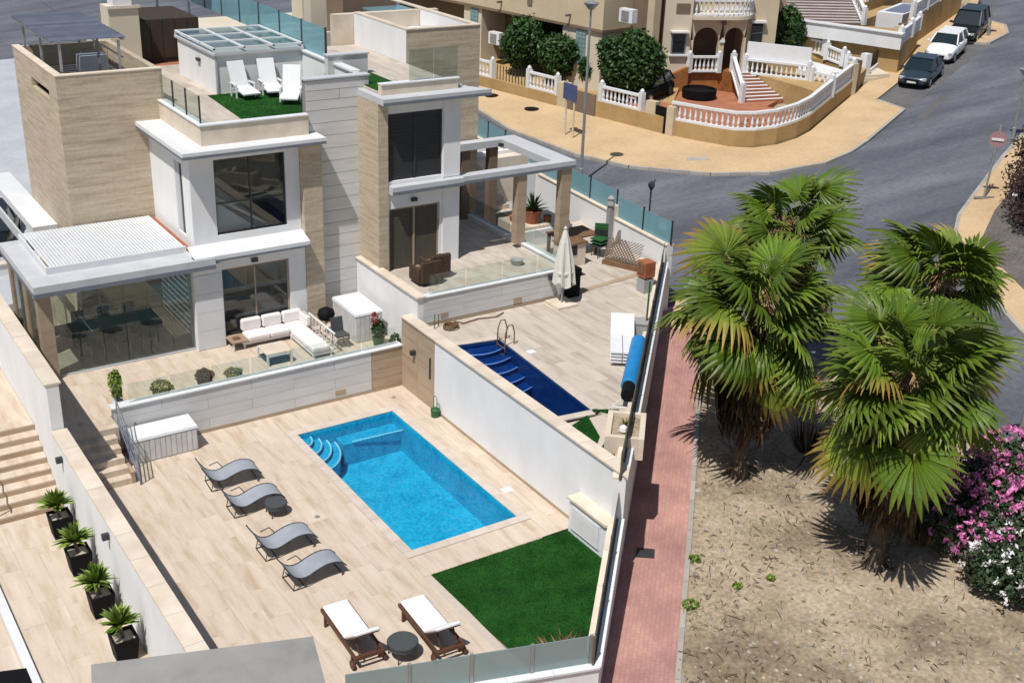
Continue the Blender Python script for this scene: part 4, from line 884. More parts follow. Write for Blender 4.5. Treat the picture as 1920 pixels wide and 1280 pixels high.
# low walls, steps and planting ledge to the right of the upper terrace
bx('terrace_side_wall',22.60,30.37,ZB-.3,22.84,37.0,TB+.14,M['white'],vb)
for i in range(5): bx('cap_stone',22.56,30.4+i*1.3,TB+.142,22.88,30.4+(i+1)*1.3-.008,TB+.18,M['white_paint'],vb)
for i in range(4): bx('glass_panel',22.71,31.0+i*1.45,TB+.19,22.725,31.0+(i+1)*1.45-.05,TB+.85,M['glass_tint' if i>1 else 'glass'],vb)
for i in range(7): bx('garden_step',23.2,37.6+i*.42,ZB-.2,25.4,37.6+(i+1)*.42,ZB+.45+.19*i,M['tile'],vb)
part('sloping_rail',MB().beam((23.15,37.5,ZB+.9),(23.15,40.5,ZB+2.2),.04,.05).box(23.13,37.5,ZB,23.17,37.54,ZB+.9).box(23.13,39,ZB+.6,23.17,39.04,ZB+1.55),M['metal_dark'],vb)
bx('planting_ledge',23.9,35.0,ZB-.2,26.2,36.5,ZB+.72,M['cap'],vb)
bx('ledge_edge',23.85,34.9,ZB-.2,26.25,34.99,ZB+.6,M['white'],vb)
bx('upper_garden_wall',23.2,41.0,ZB-.2,28.0,41.25,4.0,M['white'],vb); bx('garden_landing',23.2,40.55,ZB-.2,28.0,41.0,ZB+1.75,M['cap'],vb)
# ================================================================== HOUSES AND ROOFS BEHIND
nb=thing('neighbour_house','tan walled roof terrace with dark slatted pergola behind the white glazed roof cabin','house',(22,50,0))
w_=MB(); w_.box(15.8,50,-1,29,62,6.6); part('house_body',w_,M['cream_lt'],nb)
bx('roof_parapet',15.8,49.8,6.6,29,50,7.7,M['cap'],nb)
bx('terrace_wall',24.2,50.02,6.602,29,50.3,8.4,M['cream_lt'],nb); bx('tower',26,54,6.602,28.9,58,9,M['brown_rd'],nb); bx('tower_column',23.0,52,6.602,24.2,53.2,10.5,M['cream_lt'],nb); bx('blue_roof',24.5,51,6.602,28.9,53.5,6.9,M['slat_dk'],nb)
bx('glass_roof',26.8,50.6,8.0,28.9,53.5,8.08,M['glass_blue'],nb)
lp=thing('roof_pergola','white posted pergola on the roof left of the chimney shaft','pergola',(15.5,48,7))
part('posts',MB().box(15.0,47.9,6,15.1,48,10.1).box(16.3,48.0,6,16.4,48.1,10.1).box(19.6,50.2,6,19.7,50.3,10.2),M['white_paint'],lp)
for i in range(7): bx('slat',13.8+i*.85,47.4,10.1,13.8+i*.85+.62,51.5,10.16,M['slat_dk'],lp)
part('frame',MB().beam((13.6,47.4,10.05),(20,47.4,10.05),.1,.12).beam((13.6,51.5,10.05),(20,51.5,10.05),.1,.12),M['white_paint'],lp)
ll=thing('neighbour_wall','pale rendered block at the far left edge behind the tan stair tower','wall',(7.5,58,0))
part('wall_body',MB().box(4,49.0,-2,10.4,49.3,-.5),M['white'],ll); bx('cap_stone',3.9,48.95,-.498,10.5,49.35,-.44,M['cap'],ll)
le=thing('entrance_canopy','white canopy slab beside the base of the tan tower at the left edge','canopy',(7.6,42,2))
part('canopy_slab',MB().box(7.80,40.0,3.6,8.60,47,3.85),M['white_paint'],le); part('canopy_post',MB().box(8.0,40.1,-.5,8.2,40.3,3.598),M['cap'],le); bx('canopy_edge',7.28,38.4,3.55,7.348,47,3.9,M['grey_paint'],le)
# ================================================================== GARDEN FURNITURE OF THE NEAR VILLA
# --- curved grey recliners
def recliner():
    t=thing('recliner','?','sun lounger',(0,0,0),0,'four curved grey recliners along the pool deck')
    prof=[(-.52,.78),(-.40,.56),(-.24,.36),(-.04,.27),(.14,.29),(.34,.37),(.56,.43),(.78,.43),(.98,.36),(1.10,.23)]
    fine=[]
    for i in range(len(prof)-1):
        for k in range(3):
            u=k/3; p0=prof[max(i-1,0)];p1=prof[i];p2=prof[i+1];p3=prof[min(i+2,len(prof)-1)]
            fine.append(tuple(.5*((2*p1[c])+(-p0[c]+p2[c])*u+(2*p0[c]-5*p1[c]+4*p2[c]-p3[c])*u*u+(-p0[c]+3*p1[c]-3*p2[c]+p3[c])*u**3) for c in (0,1)))
    fine.append(prof[-1])
    mb=MB(); k=len(fine)
    for s,zo in ((-.29,0),(.29,0),(-.29,-.012),(.29,-.012)): mb.v+=[(x,s,z+zo) for x,z in fine]
    mb.f=[(i,i+1,k+i+1,k+i) for i in range(k-1)]+[(2*k+i,3*k+i,3*k+i+1,2*k+i+1) for i in range(k-1)]
    part('sling',mb,M['sling'],t,smooth=True,world=False)
    for s in (-.305,.305):
        part('side_rail',MB().tube([(x,s,z) for x,z in fine[::2]]+[(fine[-1][0],s,fine[-1][1])],.017,5),M['metal_dark'],t,world=False)
        part('leg',MB().tube([(.90,s,.39),(1.0,s*1.04,.02),(.96,s*1.05,.02)],.016,5),M['metal_dark'],t,world=False); part('leg',MB().tube([(.35,s,.37),(.02,s*1.04,.02),(-.30,s*1.04,.02),(-.22,s,.34)],.016,5),M['metal_dark'],t,world=False)
    [part('cross_bar',MB().tube([(xx,-.31,.03),(xx,.31,.03)],.016,5),M['metal_dark'],t,world=False) for xx in (-.3,0,1.0)]
    part('armrest',MB().tube([(-.16,.31,.46),(.08,.33,.50),(.20,.31,.33)],.014,5),M['metal_dark'],t,world=False)
    return t
rc=recliner()
for i,(x,y,rz,lab) in enumerate(((9.30,27.62,-4,'curved grey recliner nearest to the white deck box, backrest raised'),(9.33,26.08,-2,'curved grey recliner directly beside the small dark round table, second from the deck box'),(9.26,23.88,0,'curved grey recliner between the dark round table and the recliner nearest the wooden loungers'),(9.34,22.42,1,'curved grey recliner nearest to the two wooden loungers, legs clear of the table'))):
    o=rc if i==0 else copy_tree(rc); o.location=(x,y,.003); o.rotation_euler=(0,0,rad(rz)); o['label']=lab
    if i in (1,3):
        pass
# --- round side tables
def rtable(x,y,lab,h,r):
    t=thing('side_table',lab,'table',(x,y,0),0,'round dark side tables by the pool')
    part('table_top',MB().lathe([(r,h-.14),(r*1.02,h-.12),(r*1.03,h-.02),(r,h)],(x,y,0),24),M['ratt'],t)
    part('table_rim',MB().lathe([(r*1.05,h-.05),(r*1.05,h-.02)],(x,y,0),24),M['metal_dark'],t)
    for k in range(4):
        a=PI/4+k*PI/2; part('leg',MB().tube([(x+math.cos(a)*r*.9,y+math.sin(a)*r*.9,h-.1),(x+math.cos(a)*r*.98,y+math.sin(a)*r*.98,0)],.016,6),M['metal_dark'],t)
rtable(10.05,25.48,'small dark round table at the foot of a curved grey recliner',.36,.285)
rtable(10.13,18.72,'dark grey round drum table between the two wooden loungers',.42,.33)
# --- wooden loungers
def wood_lounger():
    t=thing('wooden_lounger','?','sun lounger',(0,0,0),0,'dark wooden loungers with white mattresses')
    # local: y from 0 (head, camera side) to 1.95 (foot)
    f=MB(); 
    for s in (-.32,.32): f.box(s-.025,0,.27,s+.025,1.98,.35)
    part('side_rail',MB().box(-.345,0,.27,-.295,1.98,.35),M['teak'],t,world=False); part('side_rail',MB().box(.295,0,.27,.345,1.98,.35),M['teak'],t,world=False)
    part('end_rail',MB().box(-.295,1.93,.27,.295,1.98,.35),M['teak'],t,world=False); part('end_rail',MB().box(-.295,.0,.27,.295,.05,.35),M['teak'],t,world=False); part('end_rail',MB().box(-.295,.16,.2,.295,.2,.25),M['teak'],t,world=False)
    for x,y in ((-.32,1.75),(.32,1.75),(-.32,.22),(.32,.22)): part('leg',MB().box(x-.03,y-.03,0,x+.03,y+.03,.27),M['teak'],t,world=False)
    for x in (-.37,.37):
        part('wheel',MB().tube([(x-.02,.12,.11),(x+.02,.12,.11)],.11,14),M['teak'],t,world=False)
    for i in range(10): part('seat_slat',MB().box(-.29,.78+i*.115,.325,.29,.78+i*.115+.085,.345),M['teak'],t,world=False)
    part('mattress',MB().rbox(-.30,.70,.352,.30,1.96,.43,.03),M['mattress'],t,world=False,smooth=False)
    ang=rad(38); b=MB(); Lb=.74
    bk=MB().rbox(-.30,0,0,.30,Lb,.075,.03); R=Matrix.Rotation(-ang,3,'X')
    bk.v=[tuple(Vector((0,.70,.36))+R@Vector((a,-c,d))) for a,c,d in bk.v]; bk.f=[f_[::-1] for f_ in bk.f]
    part('back_cushion',bk,M['mattress'],t,world=False)
    for i in range(6):
        sl=MB().box(-.29,.04+i*.115,-.03,.29,.04+i*.115+.085,-.008); sl.v=[tuple(Vector((0,.70,.36))+R@Vector((a,-c,d))) for a,c,d in sl.v]; sl.f=[f_[::-1] for f_ in sl.f]
        part('back_slat',sl,M['teak'],t,world=False)
    part('back_prop',MB().beam((-.2,.3,.62),(-.2,.12,.3),.025,.03),M['teak'],t,world=False); part('back_prop',MB().beam((.2,.3,.62),(.2,.12,.3),.025,.03),M['teak'],t,world=False)
    return t
wl=wood_lounger()
for i,(x,y,rz,lab) in enumerate(((9.35,18.74,-3,'dark wooden lounger with white mattress nearest the grey stone gate roof'),(10.95,18.02,-3,'dark wooden lounger with white mattress closest to the lawn edge'))):
    o=wl if i==0 else copy_tree(wl); o.location=(x,y,.003); o.rotation_euler=(0,0,rad(rz)); o['label']=lab
# --- deck box
def boxunit(name,lab,x0,y0,x1,y1,z0,z1,rib,front):
    t=thing(name,lab,'storage box',((x0+x1)/2,(y0+y1)/2,z0))
    part('body',MB().box(x0+.03,y0+.03,z0,x1-.03,y1-.03,z1-.1),M['plastic_wht'] if not rib else M['panel'],t)
    part('lid',MB().add([(x0,y0,z1-.1),(x1,y0,z1-.1),(x1,y1,z1-.1),(x0,y1,z1-.1),(x0+.02,y0+.02,z1-.03),(x1-.02,y0+.02,z1-.03),(x1-.02,y1-.02,z1),(x0+.02,y1-.02,z1)],[(3,2,1,0),(4,5,6,7),(0,1,5,4),(1,2,6,5),(2,3,7,6),(3,0,4,7)]),M['plastic_wht'],t)
    n=max(4,round((x1-x0)/.16))
    for i in range(n): a=x0+.04+(x1-x0-.08)*i/n; part('rib',MB().box(a+.012,y0+.012,z0+.04,a+(x1-x0-.08)/n-.012,y0+.03,z1-.13),M['panel'],t)
    n=max(4,round((y1-y0)/.16))
    for i in range(n): a=y0+.04+(y1-y0-.08)*i/n; part('rib',MB().box(x0+.012,a+.012,z0+.04,x0+.03,a+(y1-y0-.08)/n-.012,z1-.13),M['panel'],t)
    return t
db_=boxunit('deck_box','white ribbed deck storage box against the terrace wall by the steps',7.62,29.72,9.52,30.52,0,.80,True,0)
boxunit('storage_chest','large pale storage chest on the terrace against the white side wall',15.62,32.0,16.62,33.75,T,T+1.02,True,0)
# --- stair rail
sr=thing('stair_railing','blue grey metal railing beside the pool steps and white deck box','railing',(7.45,29.4,0))
for k in range(4): part('rail',MB().tube([(7.47,30.3,1.12+.24*k+.0),(7.47,28.62,.10+.26*k)],.018,6),M['metal_blue'],sr)
for y,z0,z1 in ((30.3,T,2.0),(29.45,.3,1.45),(28.62,0,.95)): part('post',MB().tube([(7.47,y,z0),(7.47,y,z1)],.02,6),M['metal_blue'],sr)
part('infill_glass',MB().add([(7.46,30.28,1.2),(7.46,28.64,.2),(7.46,28.64,.85),(7.46,30.28,1.9)],[(0,1,2,3)]),M['glass'],sr)
# --- corner sofa and coffee table on the terrace
sf=thing('corner_sofa','white framed corner sofa with off white cushions on the terrace','sofa',(13.8,33.3,T))
def rb(n,x0,y0,z0,x1,y1,z1,m='cushion',r=.05): part(n,MB().rbox(x0,y0,T+z0,x1,y1,T+z1,r),M[m],sf,smooth=False)
bx('base',12.35,33.35,T+.12,14.62,34.0,T+.22,M['plastic_wht'],sf); bx('base',13.92,31.55,T+.12,14.62,33.348,T+.22,M['plastic_wht'],sf)
for x,y in ((12.4,33.4),(12.4,33.93),(14.55,33.93),(13.96,31.6),(14.55,31.6),(13.96,33.3)): bx('leg',x-.03,y-.03,T,x+.03,y+.03,T+.12,M['plastic_wht'],sf)
bx('side_shelf',11.95,33.25,T+.27,12.5,33.9,T+.31,M['tan_stone'],sf); bx('shelf_leg',11.98,33.28,T,12.03,33.33,T+.27,M['plastic_wht'],sf)
rb('seat_cushion',12.5,33.28,.22,13.25,33.86,.40); rb('seat_cushion',13.26,33.28,.22,13.92,33.86,.40); rb('seat_cushion',13.93,33.18,.22,14.5,33.86,.40)
rb('seat_cushion',13.90,31.52,.22,14.5,32.35,.40); rb('seat_cushion',13.90,32.36,.22,14.5,33.17,.40)
for a in (12.5,13.2,13.9): rb('back_cushion',a,33.80,.38,a+.66,34.0,.78,'cushion',.06)
for b in (33.2,): rb('back_cushion',14.44,b,.38,14.62,b+.6,.74,'cushion',.06)
for k in range(7): bx('back_bar',14.66,31.6+k*.27,T+.2,14.69,31.63+k*.27,T+.70,M['plastic_wht'],sf)
bx('back_rail',14.65,31.55,T+.70,14.70,33.5,T+.74,M['plastic_wht'],sf)
ct=thing('coffee_table','pale wood topped coffee table in a white frame in front of the sofa','table',(12.9,32.15,T))
bx('table_top',12.48,31.72,T+.36,13.30,32.55,T+.40,M['cap'],ct); bx('shelf',12.52,31.76,T+.10,13.26,32.5,T+.12,M['metal_dark'],ct)
for x,y in ((12.47,31.71),(13.25,31.71),(12.47,32.5),(13.25,32.5)): bx('leg',x,y,T,x+.06,y+.06,T+.36,M['plastic_wht'],ct)
bx('apron',12.53,31.72,T+.30,13.25,31.76,T+.36,M['plastic_wht'],ct)
tr=solo('serving_tray',MB().box(12.08,33.45,T+.312,12.30,33.65,T+.35),M['woodmid'],'small brown tray on the sofa side shelf','tray',(12.2,33.55,T+.312))
st1=thing('patio_stool','dark green folded chair behind the corner sofa beside the storage chest','chair',(15.15,32.1,T))
part('seat',MB().box(14.9,31.85,T+.40,15.35,32.3,T+.44),M['ratt'],st1); part('backrest',MB().obox((15.12,32.34,T+.66),(.42,.03,.5),rx=rad(-12)),M['ratt'],st1)
for x,y in ((14.93,31.88),(15.32,31.88),(14.93,32.27),(15.32,32.27)): part('leg',MB().tube([(x,y,T+.4),(x,y,T)],.014,5),M['metal_dark'],st1)
kb_=thing('kettle_barbecue','black round barbecue standing between tan pillar and storage chest','barbecue',(15.2,33.3,T))
part('bowl',MB().lathe([(.05,.45),(.24,.55),(.29,.70),(.25,.84),(.08,.93)],(15.15,33.2,T),18),M['plastic_blk'],kb_,smooth=True)
for k in range(3): a=k*2.1; part('leg',MB().tube([(15.15+.15*math.cos(a),33.2+.15*math.sin(a),T+.5),(15.15+.27*math.cos(a),33.2+.27*math.sin(a),T)],.014,5),M['metal_dark'],kb_)
# --- plants of the terrace
def pot(t,x,y,z,r,h,m): part('pot',MB().lathe([(r*.72,0),(r,h*.9),(r*1.06,h),(r*.9,h),(r*.85,h*.9)],(x,y,z),14),M[m],t)
def bush(name,lab,cat,x,y,z,rx,rz_,n,size,m,potm=None,pr=.16,ph=.3,group=None,seed=1,**k):
    t=thing(name,lab,cat,(x,y,z),0,group)
    zz=z
    if potm: pot(t,x,y,z,pr,ph,potm); zz=z+ph
    part('stem',MB().tube([(x,y,zz-.05),(x,y,zz+rz_)],.02,5),M['bark'],t)
    part('foliage',leaves(n,(x,y,zz+rz_*.95),(rx,rx,rz_),size,seed=seed,**k),M[m],t,kind='stuff')
    return t
bush('cypress','slim green cypress in a pot at the head of the pool steps','plant',7.72,31.1,T,.19,.52,900,.05,'leaf_light','plastic_wht',.15,.3,seed=3)
bush('low_shrub','yellow green low shrub behind the left end of the terrace wall glass','plant',9.0,31.2,T,.36,.20,420,.06,'leaf_yel','terracotta',.22,.18,seed=4)
bush('low_shrub','purple brown low shrub on the terrace behind the glass left of the coffee table','plant',10.3,31.25,T,.30,.22,420,.06,'leaf_red','plastic_blk',.2,.2,seed=5)
bush('low_shrub','olive brown low shrub nearest the coffee table behind the terrace glass','plant',11.2,31.25,T,.30,.14,320,.055,'leaf_yel','woodmid',.2,.16,seed=6)
fb=bush('flowering_plant','red flowering plant in a pot in front of the large storage chest','plant',16.2,31.55,T,.24,.32,420,.06,'leaf','plastic_grn',.2,.3,seed=7)
part('flowers',leaves(90,(16.05,31.5,T+1.0),(.16,.16,.22),.055,seed=8),M['redpet'],fb,kind='stuff')
bush('climbing_plant','small green plant at the glass corner by the white side wall','plant',16.6,31.2,T,.18,.26,260,.055,'leaf',None,seed=9)
# --- four black planters with green rosette plants
def rosette(mb,x,y,z,n,l,w,up=.6,seed=0):
    g=random.Random(seed)
    for i in range(n):
        a=i*2.4+g.uniform(-.3,.3); e=g.uniform(.15,1.25)*up+.15; L=l*g.uniform(.75,1.15); dx,dy=math.cos(a),math.sin(a)
        P=[Vector((x,y,z))]; 
        for k in range(1,5):
            u=k/4; P.append(Vector((x+dx*L*u*math.cos(e)*(1+.1*u),y+dy*L*u*math.cos(e),z+L*(u*math.sin(e)-.28*u*u*math.cos(e)))))
        s=Vector((-dy,dx,0)); ws=[.5,1,.9,.55,.05]; b=len(mb.v)
        for p,ww in zip(P,ws): mb.v+=[tuple(p-s*w*ww),tuple(p+Vector((0,0,-w*ww*.4))),tuple(p+s*w*ww)]
        for k in range(4):
            q=b+3*k; mb.f+=[(q,q+1,q+4,q+3),(q+1,q+2,q+5,q+4)]
    return mb
for i,(x,y,lab) in enumerate(((5.05,27.25,'black planter with spiky green plant nearest the striped stairs'),(5.02,25.45,'black planter with spiky green plant second from the striped stairs'),(5.0,23.55,'black planter with spiky green plant third from the stairs, white pebbles showing'),(4.98,21.75,'black planter with spiky green plant nearest the grey stone gate roof'))):
    t=thing('planter',lab,'planter',(x,y,0),0,'black planters along the white wall')
    part('pot',MB().add([(x-.21,y-.21,0),(x+.21,y-.21,0),(x+.21,y+.21,0),(x-.21,y+.21,0),(x-.27,y-.27,.58),(x+.27,y-.27,.58),(x+.27,y+.27,.58),(x-.27,y+.27,.58),(x-.23,y-.23,.58),(x+.23,y-.23,.58),(x+.23,y+.23,.58),(x-.23,y+.23,.58),(x-.22,y-.22,.50),(x+.22,y-.22,.50),(x+.22,y+.22,.50),(x-.22,y+.22,.50)],
      [(3,2,1,0),(0,1,5,4),(1,2,6,5),(2,3,7,6),(3,0,4,7),(4,5,9,8),(5,6,10,9),(6,7,11,10),(7,4,8,11),(8,9,13,12),(9,10,14,13),(10,11,15,14),(11,8,12,15)]),M['plastic_blk'],t)
    part('soil',MB().box(x-.219,y-.219,.45,x+.219,y+.219,.51),M['stone'],t)
    part('trunk',MB().tube([(x,y,.5),(x-.05,y+.02,.84)],[.04,.05],6),M['bark'],t)
    mb=MB(); rosette(mb,x-.05,y+.02,.84,80,.50,.06,1.05,seed=i); part('leaves',mb,M['leaf_light'],t,kind='stuff')
# --- watering can / green caddy by the party wall, pump house
gc=thing('pool_net_caddy','green plastic watering caddy with a hooped handle against the white party wall','watering can',(16.42,28.2,0))
part('body',MB().lathe([(.13,0),(.15,.25),(.12,.27)],(16.40,28.2,0),10),M['plastic_grn'],gc)
part('handle',MB().tube([(16.40,28.3,.2),(16.40,28.3,.62),(16.40,28.22,.7),(16.40,28.12,.64),(16.40,28.1,.2)],.014,5),M['plastic_grn'],gc)
ph=thing('pump_house','white pump cupboard with louvred door between lawn and party wall','cupboard',(16.2,20.3,0))
part('body',MB().prism([(16.30,19.35),(16.56,19.60),(16.56,20.95),(16.20,20.95),(16.20,19.45)],0,.98),M['white'],ph)
part('roof',MB().prism([(16.30,19.28),(16.56,19.55),(16.56,21.0),(16.13,21.0),(16.13,19.42)],.982,1.05),M['cap'],ph)
part('door',MB().box(16.175,19.62,.16,16.199,20.82,.9),M['plastic_wht'],ph)
for i in range(9): part('door_slat',MB().obox((16.165,20.22,.22+i*.075),(.012,1.1,.05),ry=rad(25)),M['panel'],ph)
ck=thing('corner_kerb_block','small cream stone block with a drain at the lawn corner','stone block',(15.75,18.6,0))
part('block',MB().prism([(15.55,18.75),(15.95,18.95),(15.85,18.55),(15.62,18.4)],0,.14),M['cap'],ck); part('drain',MB().box(15.72,18.62,.141,15.86,18.76,.16),M['metal_dark'],ck)
gt=thing('ornamental_grass','dry ornamental grass tuft behind the frosted glass on the lawn','plant',(12.9,16.85,0))
mb=MB()
for i in range(110):
    a=random.random()*6.3; r=random.uniform(.05,.5); h=random.uniform(.25,.7); x=12.95+random.gauss(0,.26);y=16.85+random.gauss(0,.1)
    mb.add([(x-.008,y,.01),(x+.008,y,.01),(x+math.cos(a)*r*.5,y+math.sin(a)*r*.5,h*.7),(x+math.cos(a)*r,y+math.sin(a)*r,h)],[(0,1,2),(0,2,3)])
part('blades',mb,M['fibre'],gt,kind='stuff')
# --- dining set inside the glass room
dt=thing('dining_table','long dining table with teal cloth inside the glass room','table',(8.9,35.6,T))
part('table_top',MB().box(7.7,35.1,T+.72,10.3,36.1,T+.76),M['woodmid'],dt); part('cloth',MB().box(7.65,35.05,T+.762,10.35,36.15,T+.775).box(7.65,35.05,T+.5,10.35,35.06,T+.762),M['teal_cloth'],dt)
for x,y in ((7.8,35.2),(10.2,35.2),(7.8,36.0),(10.2,36.0)): bx('leg',x-.04,y-.04,T,x+.04,y+.04,T+.72,M['metal_dark'],dt)
dc=None
for i,(x,y,rz,lab) in enumerate(((8.15,34.75,0,'left'),(8.95,34.75,0,'middle'),(9.75,34.75,0,'right'),(8.15,36.45,180,'left'),(8.95,36.45,180,'middle'),(9.75,36.45,180,'right'))):
    if dc is None:
        dc=thing('dining_chair','?','chair',(0,0,0),0,'dining chairs inside the glass room'); o=dc
        part('seat',MB().box(-.22,-.22,.44,.22,.22,.48),M['ratt'],o,world=False); part('backrest',MB().box(-.21,-.23,.55,.21,-.20,.92),M['ratt'],o,world=False)
        for a in (-.2,.2):
            part('leg',MB().box(a-.015,-.22,0,a+.015,-.19,.92),M['galv'],o,world=False); part('leg',MB().box(a-.015,.19,0,a+.015,.22,.44),M['galv'],o,world=False)
    else: o=copy_tree(dc)
    o.location=(x,y,T+.002); o.rotation_euler=(0,0,rad(rz))
    o['label']=('%s chair of the row nearest the front glass in the dining room'%lab) if i<3 else ('%s chair on the far side of the dining table behind the glass'%lab)
# --- white loungers on the roof terrace
rl=None
for i,(x,y,rz,lab) in enumerate(((14.55,38.0,4,'white roof lounger nearest the white cabin corner on the roof lawn'),(15.55,38.05,-6,'white roof lounger between the two others on the roof lawn'),(15.75,36.75,-30,'white roof lounger set askew against the white party parapet'))):
    if rl is None:
        rl=thing('roof_lounger','?','sun lounger',(0,0,0),0,'white loungers on the roof terrace'); o=rl
        part('seat',MB().obox((0,-.35,.27),(.6,.85,.05),rx=rad(8)),M['plastic_wht'],o,world=False); part('backrest',MB().obox((0,.28,.66),(.58,.05,.95),rx=rad(-25)),M['plastic_wht'],o,world=False)
        for a in (-.33,.33): part('armrest',MB().box(a-.03,-.3,.44,a+.03,.22,.47),M['plastic_wht'],o,world=False); part('leg',MB().box(a-.02,-.3,0,a+.02,-.25,.44),M['plastic_wht'],o,world=False); part('leg',MB().box(a-.02,.1,0,a+.02,.15,.44),M['plastic_wht'],o,world=False)
    else: o=copy_tree(rl)
    o.location=(x,y,ZR+.003); o.rotation_euler=(0,0,rad(rz)); o['label']=lab
turf([(13.3,34.45),(16.95,34.5),(16.95,38.55),(13.55,38.55)],ZR+.004,'roof_lawn','green artificial lawn on the roof terrace around white loungers',6000)
# ================================================================== FAR VILLA: things on terrace and upper deck
for i,(x,y,lab) in enumerate(((17.95,31.6,'dark brown wicker chair nearest the tan pillar on the upper terrace'),(18.55,32.0,'dark brown wicker chair by the white door jamb on the upper terrace'))):
    t=thing('wicker_chair',lab,'chair',(x,y,TB),0,'brown wicker chairs on the upper terrace')
    part('seat',MB().rbox(x-.36,y-.36,TB+.08,x+.36,y+.36,TB+.42,.05),M['wicker'],t); part('backrest',MB().rbox(x-.36,y-.42,TB+.1,x+.36,y-.28,TB+.85,.05),M['wicker'],t)
    for s in (-1,1): part('armrest',MB().rbox(x+s*.36-.06,y-.3,TB+.1,x+s*.36+.06,y+.35,TB+.6,.03),M['wicker'],t)
    part('cushion',MB().rbox(x-.29,y-.27,TB+.42,x+.29,y+.3,TB+.5,.03),M['woodmid'],t)
solo('terrace_bowl',MB().lathe([(.16,0),(.22,.14),(.24,.2),(.2,.2),(.1,.12)],(21.5,31.6,TB),16),M['conc'],'low grey bowl on the floor near the right end of the upper terrace','bowl',(21.5,31.6,TB))
um=thing('parasol','tall closed off white parasol on a pale square base beside the upper terrace wall','parasol',(22.0,29.65,ZB))
bx('base',21.6,29.2,ZB,22.4,30.0,ZB+.09,M['cap'],um); part('pole',MB().tube([(22.0,29.6,ZB+.09),(22.0,29.6,ZB+2.65)],.03,8),M['galv'],um)
mb=MB(); prof=[(.05,2.62),(.09,2.5),(.16,2.2),(.22,1.8),(.27,1.4),(.30,1.0),(.32,.75)]; nn=24; b0=0
for r,z in prof:
    for k in range(nn):
        a=2*PI*k/nn; q=r*(1+(.24 if k%3==0 else -.10)*min(1,(2.6-z))); mb.v.append((22.0+q*math.cos(a)+.03*(2.6-z),29.6+q*math.sin(a),ZB+z+(.10*math.sin(a*4) if z<.8 else 0)))
for i in range(len(prof)-1):
    for k in range(nn): mb.f.append((i*nn+k,(i+1)*nn+k,(i+1)*nn+(k+1)%nn,i*nn+(k+1)%nn))
part('folded_canopy',mb,M['umbrella'],um); part('finial',MB().lathe([(.04,0),(.06,.05),(.01,.12)],(22.0,29.6,ZB+2.62),8),M['umbrella'],um); part('tie_band',MB().lathe([(.30,1.12),(.31,1.20)],(22.04,29.6,ZB),16),M['umbrella'],um)
bq=thing('gas_barbecue','black covered barbecue cabinet standing right behind the parasol','barbecue',(22.75,30.35,ZB))
part('cabinet',MB().box(22.5,29.95,ZB,23.0,30.4,ZB+.75),M['plastic_blk'],bq); part('hood',MB().prism([(22.48,29.93),(23.02,29.93),(23.02,30.42),(22.48,30.42)],ZB+.752,ZB+1.0),M['plastic_blk'],bq); part('side_shelf',MB().box(23.002,30.0,ZB+.7,23.25,30.35,ZB+.73),M['metal_dark'],bq); part('chimney_pipe',MB().tube([(22.95,30.38,ZB+1.0),(22.95,30.38,ZB+1.25)],.03,6),M['metal_dark'],bq)
dt2=thing('patio_table','dark wooden patio table under the pergola corner beside the street wall','table',(25.3,33.6,ZB))
part('table_top',MB().box(24.5,33.1,ZB+.72,26.2,34.2,ZB+.77),M['woodmid'],dt2)
for x,y in ((24.6,33.2),(26.1,33.2),(24.6,34.1),(26.1,34.1)): bx('leg',x-.05,y-.05,ZB,x+.05,y+.05,ZB+.72,M['woodmid'],dt2)
og=thing('oven','pale brick patio oven with a dark mouth beyond the parasol','oven',(24.4,32.2,ZB))
part('body',MB().box(24.0,32.35,ZB,25.0,32.95,ZB+.85),M['cap'],og); part('mouth',MB().box(24.1,32.33,ZB+.45,24.6,32.349,ZB+.8),M['dark'],og); part('top',MB().box(23.95,32.3,ZB+.852,25.05,33.0,ZB+.9),M['woodmid'],og)
sc=thing('stone_column_ornament','grey carved stone ornament on a post at the street wall','ornament',(26.9,34.0,ZB))
part('post',MB().box(26.75,33.3,ZB,26.95,33.5,ZB+1.6),M['conc'],sc); part('carving',MB().lathe([(.1,1.6),(.17,1.7),(.12,1.85),(.15,1.95),(.05,2.05)],(26.85,33.4,ZB),8),M['conc'],sc)
for i,(x,y,z) in enumerate(((26.0,32.85,ZB),)):
    gch=thing('garden_chair_stack','stack of dark green plastic garden chairs by the white street wall','chair stack',(x,y,z))
    for k in range(3):
        part('chair_shell',MB().obox((x,y,z+.45+.12*k),(.52,.5,.04),rz=.3).obox((x+.18,y+.16,z+.72+.12*k),(.5,.04,.5),rz=-.7,rx=.2),M['plastic_grn'] if k else M['metal_dark'],gch)
    for a,b in ((-.2,-.2),(.2,-.2),(-.2,.2),(.2,.2)): part('leg',MB().tube([(x+a,y+b,z),(x+a*.9,y+b*.9,z+.45)],.02,5),M['plastic_grn'],gch)
